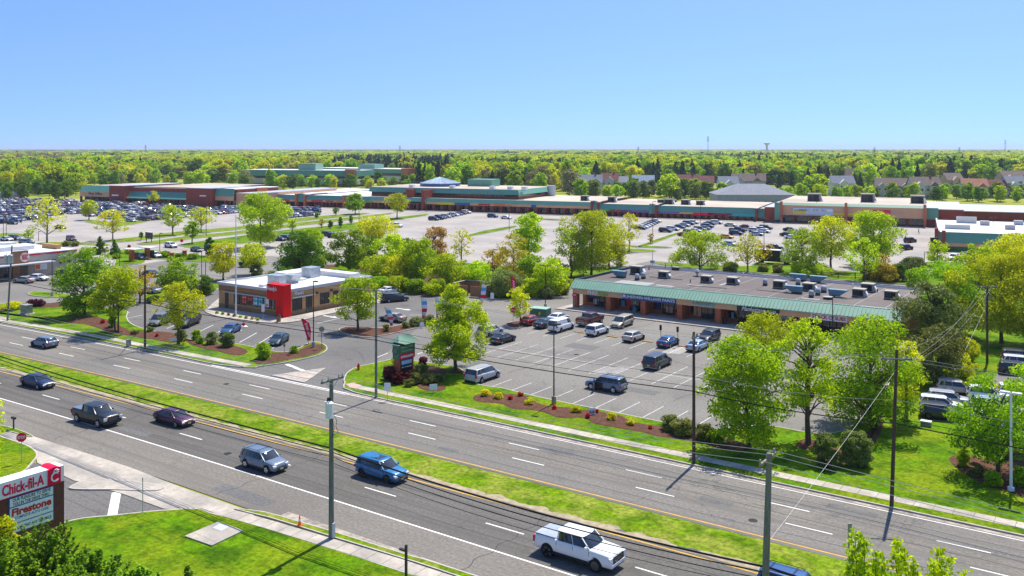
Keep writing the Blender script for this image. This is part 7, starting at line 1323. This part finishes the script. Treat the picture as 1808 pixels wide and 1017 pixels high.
feather(691,580,543,fm,'leaning blue white red feather flag beside the gold sedan',lean=-1.2,wd=.9); feather(746,569,526,fm,'upright blue white red feather flag, middle of the island',lean=-.2,wd=.9); feather(771,566,525,fm,'blue white red feather flag just left of the conical tree',lean=-.2,wd=.9); feather(846,544,502,fm,'blue white red feather flag near the dumpster enclosure',lean=.5,wd=.9)
# traffic and lawn signs
def sgn(px,pb,pt,label,face='white_sign',shape='rect',w_=.6,h=.75,rz=0,word=None,cat='sign',name='traffic_sign',wm='black_panel',pm='galvanised',z=.12):
    g=wpos(px,pb,z); H=zt(px,pb,pt,z)-z; t=thing(name,label,cat,(*g,z),YAW+rz); m=MB(); m.tube([(0,0,0),(0,0,H)],.035,pm,6); m.build('post',t); m=MB()
    if shape=='oct': m.extrude_y([(w_/2*1.08*math.cos(PI/8+k*PI/4),H-w_/2+w_/2*1.08*math.sin(PI/8+k*PI/4)) for k in range(8)],-.06,-.04,face)
    elif shape=='disc': m.extrude_y([(w_/2*math.cos(k*PI/10),H-w_/2+w_/2*math.sin(k*PI/10)) for k in range(20)],-.06,-.04,face)
    else: m.box(-w_/2,w_/2,-.06,-.04,H-h,H,face)
    o=m.build('sign_plate',t)
    if word: text(word,w_*.78,h*.34 if shape!='oct' else w_*.34,wm,t,(0,-.07,H-(w_/2 if shape!='rect' else h/2)),ext=.01,bold=.02)
    return t
sgn(38,816,764,'red octagonal stop sign on the corner lawn','crimson','oct',.85,.85,R(20),'STOP',wm='white_sign'); sgn(906,573,543,'red stop sign on the little mulch island','crimson','oct',.85,.85,0,'STOP',wm='white_sign'); sgn(1014,543,517,'red stop sign at the left end of the shop walkway','crimson','oct',.8,.8,0,'STOP',wm='white_sign',z=.15)
sgn(228,446,432,'red stop sign on the gate verge','crimson','oct',1.0,1,z=0); sgn(321,434,422,'red stop sign at the end of the median strips','crimson','oct',1.0,1,z=0)
sgn(684,706,676,'white square sign with arrow on the right verge','white_sign','rect',.75,.9); sgn(568,616,576,'round grey sign back at the restaurant corner','cabinet','disc',.85,.85,0,pm='dark_metal'); sgn(464.5,566,537,'white and orange notice in front of the restaurant window','white_sign','rect',.55,1.3,0,z=.15)
sgn(502,625,606,'small grey sign post on the corner mulch bed','cabinet','rect',.35,.5); sgn(765,693,678,'small white lawn sign in the middle bed','white_sign','rect',1.0,.75,R(25)); sgn(1045,733,720,'white lawn sign with dark writing among the flowers','white_sign','rect',.8,.9,R(15),'FOR LEASE','sign','lawn_sign'); sgn(306,604,597,'small pale real estate board on the left bed','white_sign','rect',1.1,.5,R(20),name='lawn_sign'); sgn(745,578,569,'small white notice beside the middle feather flag','white_sign','rect',.7,.7,name='lawn_sign'); sgn(869,530,517,'small white A-board in front of the olive bush','white_sign','rect',.7,1.2,name='lawn_sign',z=.1)
D_=52.; x,y=X2W((1500-904)*D_/FPX,D_); t=thing('traffic_sign','tall narrow sign seen edge-on above the bottom tree tops','sign',(x,y,.1),R(35)); m=MB(); m.tube([(0,0,0),(0,0,8.4)],.045,'galvanised',6); m.build('post',t); m=MB(); m.box(-.12,.12,-.07,-.04,7.0,8.4,'cabinet'); m.build('sign_plate',t)
sgn(252,905,843,'thin leaning delineator post beside the side street','galvanised','rect',.06,.3,z=.1); sgn(133,690-6,645,'slim white marker post on the far edge of the grass median','white_sign','rect',.12,.3,z=.1) if 0 else None
t=thing('pylon_sign','tall dark pylon sign at the edge of the right far lot','sign',(*G(1649.5,467),0),YAW); H=zt(1649.5,467,420); m=MB(); m.cyl(0,0,0,H*.55,.18,'dark_metal',8); m.build('post',t); m=MB(); m.box(-.95,.95,-.25,.25,H*.5,H,'black_panel'); m.build('sign_box',t)
# post and lamp at bottom, mailbox-like lamp at left, cone, hydrant, cabinets
t=thing('bollard_light','short black post light by the near sidewalk at bottom edge','post light',X2W((717-904)*60./FPX,60.)); H=CAMH-(962-HZ)*60/FPX; m=MB(); m.box(-.07,.07,-.07,.07,0,H,'dark_metal'); m.build('post',t); m=MB(); m.box(-.55,-.07,-.1,.1,H-.45,H-.33,'dark_metal'); m.build('lamp_head',t)
t=thing('post_light','short dark post light on the grass at the left edge','post light',(*wpos(24,757),.1)); H=zt(24,757,738); m=MB(); m.box(-.06,.06,-.06,.06,0,H,'dark_metal'); m.build('post',t); m=MB(); m.box(-.35,.35,-.12,.12,H-.2,H,'dark_metal'); m.build('lamp_head',t)
t=thing('traffic_cone','orange traffic cone with white band on the near grass strip','traffic cone',(*wpos(529,928),.13)); m=MB(); m.box(-.2,.2,-.2,.2,0,.05,'orange'); m.build('base',t); m=MB(); m.cyl(0,0,.05,.35,.14,'orange',12,.1); m.cyl(0,0,.35,.52,.10,'white_sign',12,.075); m.cyl(0,0,.52,.85,.075,'orange',12,.03); m.build('cone',t)
t=thing('fire_hydrant','small red fire hydrant on the curved kerb at the driveway','fire hydrant',(*wpos(633,653),.12)); m=MB(); m.cyl(0,0,0,.08,.22,'crimson',12); m.cyl(0,0,.08,.7,.15,'red_letter',12); m.cyl(0,0,.7,.9,.17,'red_letter',12,.06); m.build('barrel',t); m=MB(); m.cyl_y(0,.5,-.28,.28,.08,'red_letter',10); m.build('outlets',t)
t=thing('utility_box','green electrical utility box beside the red crossover','utility box',(*G(954,562),0),R(8)); m=MB(); m.box(-1.6,1.6,-1.1,1.1,0,1.8,'dark_green_metal'); m.build('housing',t); m=MB(); m.box(-1.65,1.65,-1.15,1.15,1.8,1.9,'green_metal'); m.build('lid',t); m=MB(); m.box(-.02,.02,-1.12,-1.1,.1,1.7,'trim'); m.box(.2,.5,-1.13,-1.1,.8,1.3,'yellow_sign'); m.build('doors',t)
t=thing('utility_cabinet','beige utility cabinet on the lawn near the leaning pole','cabinet',(*wpos(47,554),.12),R(5)); m=MB(); m.box(-.9,.9,-.6,.6,.1,1.6,'cabinet'); m.build('housing',t); m=MB(); m.box(-.95,.95,-.65,.65,1.6,1.68,'cabinet'); m.build('lid',t); m=MB(); m.box(-1.3,1.3,-1,1,0,.1,'concrete'); m.build('pad',t)
t=thing('utility_pedestal','small grey-green pedestal on the left verge by the highway','pedestal',(*wpos(227,611),.12)); m=MB(); m.box(-.28,.28,-.25,.25,0,.95,'cabinet'); m.build('housing',t); m=MB(); m.box(-.32,.32,-.29,.29,.95,1.03,'cabinet'); m.build('lid',t)
t=thing('trash_bin','dark litter bin on the restaurant kerb corner','litter bin',(*G(492,569),.14)); m=MB(); m.cyl(0,0,0,1.0,.38,'dark_tan_brick',14); m.build('bin',t); m=MB(); m.cyl(0,0,1.0,1.25,.40,'trim',14,.2); m.build('lid',t)
t=thing('trash_bin','black litter bin beside the fifth shop pillar','litter bin',(-58.8,147.2,.15)); m=MB(); m.cyl(0,0,0,1.0,.32,'black_panel',14); m.build('bin',t); m=MB(); m.cyl(0,0,1.0,1.15,.34,'trim',14,.2); m.build('lid',t)
t=thing('paint_display','teal-blue draped display stand at the paint shop door','display',(*PV(1121,555,148.4)[:2],.15)); m=MB(); m.cyl(0,0,0,.9,.5,'blue_steel',12,.35); m.build('stand',t); m=MB(); m.cyl(0,0,.9,1.4,.3,'navy_letter',12,.2); m.build('bucket',t)
# dumpster enclosure
t=thing('dumpster_enclosure','brown brick dumpster enclosure behind the conical tree','enclosure',(*G(835,522),0),R(5)); m=MB(); [m.box(*b,'wood_panel') for b in ((-4,4,3.6,3.8,0,2.4),(-4,-3.8,-1.5,3.6,0,2.4),(3.8,4,-1.5,3.6,0,2.4),(-3.8,-.3,-1.5,-1.35,.1,2.2),(.3,3.8,-1.5,-1.35,.1,2.2))]; m.build('wall',t); m=MB(); [m.box(*b,'concrete') for b in ((-4.1,4.1,3.5,3.9,2.4,2.5),(-4.1,-3.7,-1.6,3.5,2.4,2.5),(3.7,4.1,-1.6,3.5,2.4,2.5))]; m.build('coping',t)
# gate pillars and speaker canopies of the burger drive-through
for px,pb,pt,l in ((232.5,461,440,'left tall brick pillar with white flat canopy'),(260,457,437,'right tall brick pillar with white flat canopy')):
    g=G(px,pb); H=zt(px,pb,pt,0); t=thing('canopy_pillar',l,'pillar',(*g,0),R(10),'drive-through pillars'); m=MB(); m.box(-.5,.5,-.5,.5,0,H,'brick'); m.build('pillar',t); m=MB(); m.box(-1.6,2.6,-1.3,1.3,H,H+.2,'white_metal'); m.build('canopy',t); m=MB(); m.box(1.2,2.4,-.2,.2,.6,2.4,'black_panel'); m.build('menu_board',t)
for px,pb,pt,l in ((303,457,447,'left short brick pillar between low hedges'),(326,455,443,'right short brick pillar between low hedges')):
    g=G(px,pb); H=zt(px,pb,pt,0); t=thing('short_pillar',l,'pillar',(*g,0),R(10),'short brick pillars'); m=MB(); m.box(-.4,.4,-.4,.4,0,H,'brick'); m.build('pillar',t); m=MB(); m.box(-.5,.5,-.5,.5,H,H+.15,'orange_brick'); m.build('cap',t)
# split-rail fence behind the strip and behind the restaurant
def fence(pts,label,n=3,h=1.3,mat='pole_wood',name='rail_fence'):
    P=[Vector(G(*p)) for p in pts]; t=thing(name,label,'fence',(P[0].x,P[0].y,.1)); o=P[0]
    for a,b in zip(P,P[1:]):
        L=(b-a).length; k=max(1,int(L/3)); 
        for i in range(k+1): q=a.lerp(b,i/k)-o; m=MB(); m.box(q.x-.08,q.x+.08,q.y-.08,q.y+.08,0,h+.1,mat); m.build('post',t)
        for j in range(n): z=h*(j+1)/n-.1; m=MB(); m.tube([(a.x-o.x,a.y-o.y,z),(b.x-o.x,b.y-o.y,z)],.06,mat,4); m.build('rail',t)
fence([(1450,491),(1510,493),(1606,500)],'dark wooden rail fence behind the right half of shop roof'); fence([(462,478),(490,478),(498,488)],'white board fence behind the restaurant roof',mat='white_metal',h=2.2,n=4,name='board_fence')
fence([(1008,508),(1030,494)],'dark rail fence behind the left end of the strip')
for i in range(9):
    u=-83.5+3.08*i; m=MB(); m.box(-.95,.95,-.09,.09,0,.13,'yellow_paint'); tag(m.build('wheel_stop',None,(u+1.54,127.2,-.015)),f'{ordn(i)} wheel stop from the left in front of the shop aisle','wheel stop','yellow wheel stops by the shops')
for px,pb,pt,l in ((1168,607,574,'left one of two posts with meter heads by the blue sedan'),(1198,612,577,'right one of two posts with meter heads by the blue sedan')):
    t=thing('sign_post',l,'post',(*G(px,pb),0),0,'twin posts by the blue sedan'); H=zt(px,pb,pt,0); m=MB(); m.tube([(0,0,0),(-.15,0,H-.8)],.04,'trim',6); m.build('post',t); m=MB(); m.box(-.32,.02,-.06,.06,H-.8,H,'trim'); m.build('sign_plate',t)
# debris: manhole, mower-like barrow on dealer lawn
t=thing('dog_sign_box','small white meter box on the lawn by the dealer suvs','meter box',(*wpos(1635,752),.12)); m=MB(); m.box(-.5,.5,-.3,.3,0,.5,'cabinet'); m.build('housing',t); m=MB(); m.box(-.55,.55,-.35,.35,.5,.56,'white_metal'); m.build('lid',t)
# ---- the one pedestrian, walking on the lane before the discount store
def person(px,pb,label,shirt,pants):
    x,y=G(px,pb); s=1.75/1.75; me=bpy.data.meshes.new('body'); J=[(0,0,.98),(0,0,1.2),(0,0,1.42),(0,0,1.52),(0,.01,1.66),(.1,0,.93),(.13,.10,.52),(.14,-.02,.08),(-.1,0,.93),(-.13,-.14,.50),(-.14,-.30,.10),(.19,0,1.42),(.25,-.08,1.14),(.26,.03,.90),(-.19,0,1.42),(-.25,.08,1.14),(-.26,.20,.93),(.14,.12,.05),(-.14,-.16,.05),(.265,.06,.82),(-.265,.25,.86)]
    E_=[(0,1),(1,2),(2,3),(3,4),(0,5),(5,6),(6,7),(7,17),(0,8),(8,9),(9,10),(10,18),(2,11),(11,12),(12,13),(13,19),(2,14),(14,15),(15,16),(16,20)]
    me.from_pydata(J,E_,[]); o=bpy.data.objects.new('tmp',me); COL.objects.link(o); o.modifiers.new('s','SKIN'); rr=[.15,.14,.15,.055,.10,.095,.07,.05,.095,.07,.05,.06,.045,.035,.06,.045,.035,.04,.04,.03,.03]
    for v,r_ in zip(me.skin_vertices[0].data,rr): v.radius=(r_,r_*.8)
    me.skin_vertices[0].data[0].use_root=True
    o.modifiers.new('b','SUBSURF').levels=1; bpy.context.view_layer.update(); m2=bpy.data.meshes.new_from_object(o.evaluated_get(bpy.context.evaluated_depsgraph_get())); bpy.data.objects.remove(o)
    for k in (shirt,pants,'skin'): m2.materials.append(MATS[k])
    for p in m2.polygons: z=p.center.z; p.material_index=2 if z>1.53 or (z<.95 and abs(p.center.x)>.2) else (0 if z>.96 else 1); p.use_smooth=True
    t=link('person',m2,None,(x,y,0),R(120)); t.scale=(K,K,K); tag(t,label,'person'); m=MB(); m.cyl(0,.0,1.66,1.80,.105,'trim',10,.06); h=m.build('hair',t); return t
flat('skin',(.45,.28,.2),.6); flat('shirt_red',(.30,.04,.04),.8); flat('trouser',(.03,.03,.05),.8)
person(1622,413,'person in dark trousers and red top walking on the lane','shirt_red','trouser')
# ------------------------------------------------------------------ the air between here and the horizon
m=MB(); m.box(-25000,25000,-400,36000,-1.2,72,'haze_air') if 0 else None
hm=bpy.data.materials.new('haze_air'); hm.use_nodes=True; MATS['haze_air']=hm; t_=hm.node_tree; t_.nodes.remove(t_.nodes['Principled BSDF'])
pv=t_.nodes.new('ShaderNodeVolumePrincipled'); pv.inputs['Color'].default_value=(0.75,0.86,1.0,1); pv.inputs['Density'].default_value=0.00008; pv.inputs['Anisotropy'].default_value=0.2; t_.links.new(pv.outputs[0],t_.nodes['Material Output'].inputs['Volume'])
m=MB(); m.box(-16500,16500,-2700,16500,-1.2,72,'haze_air'); tag(m.build('haze'),'faint blue haze in the air over the whole place','haze',None,'stuff')
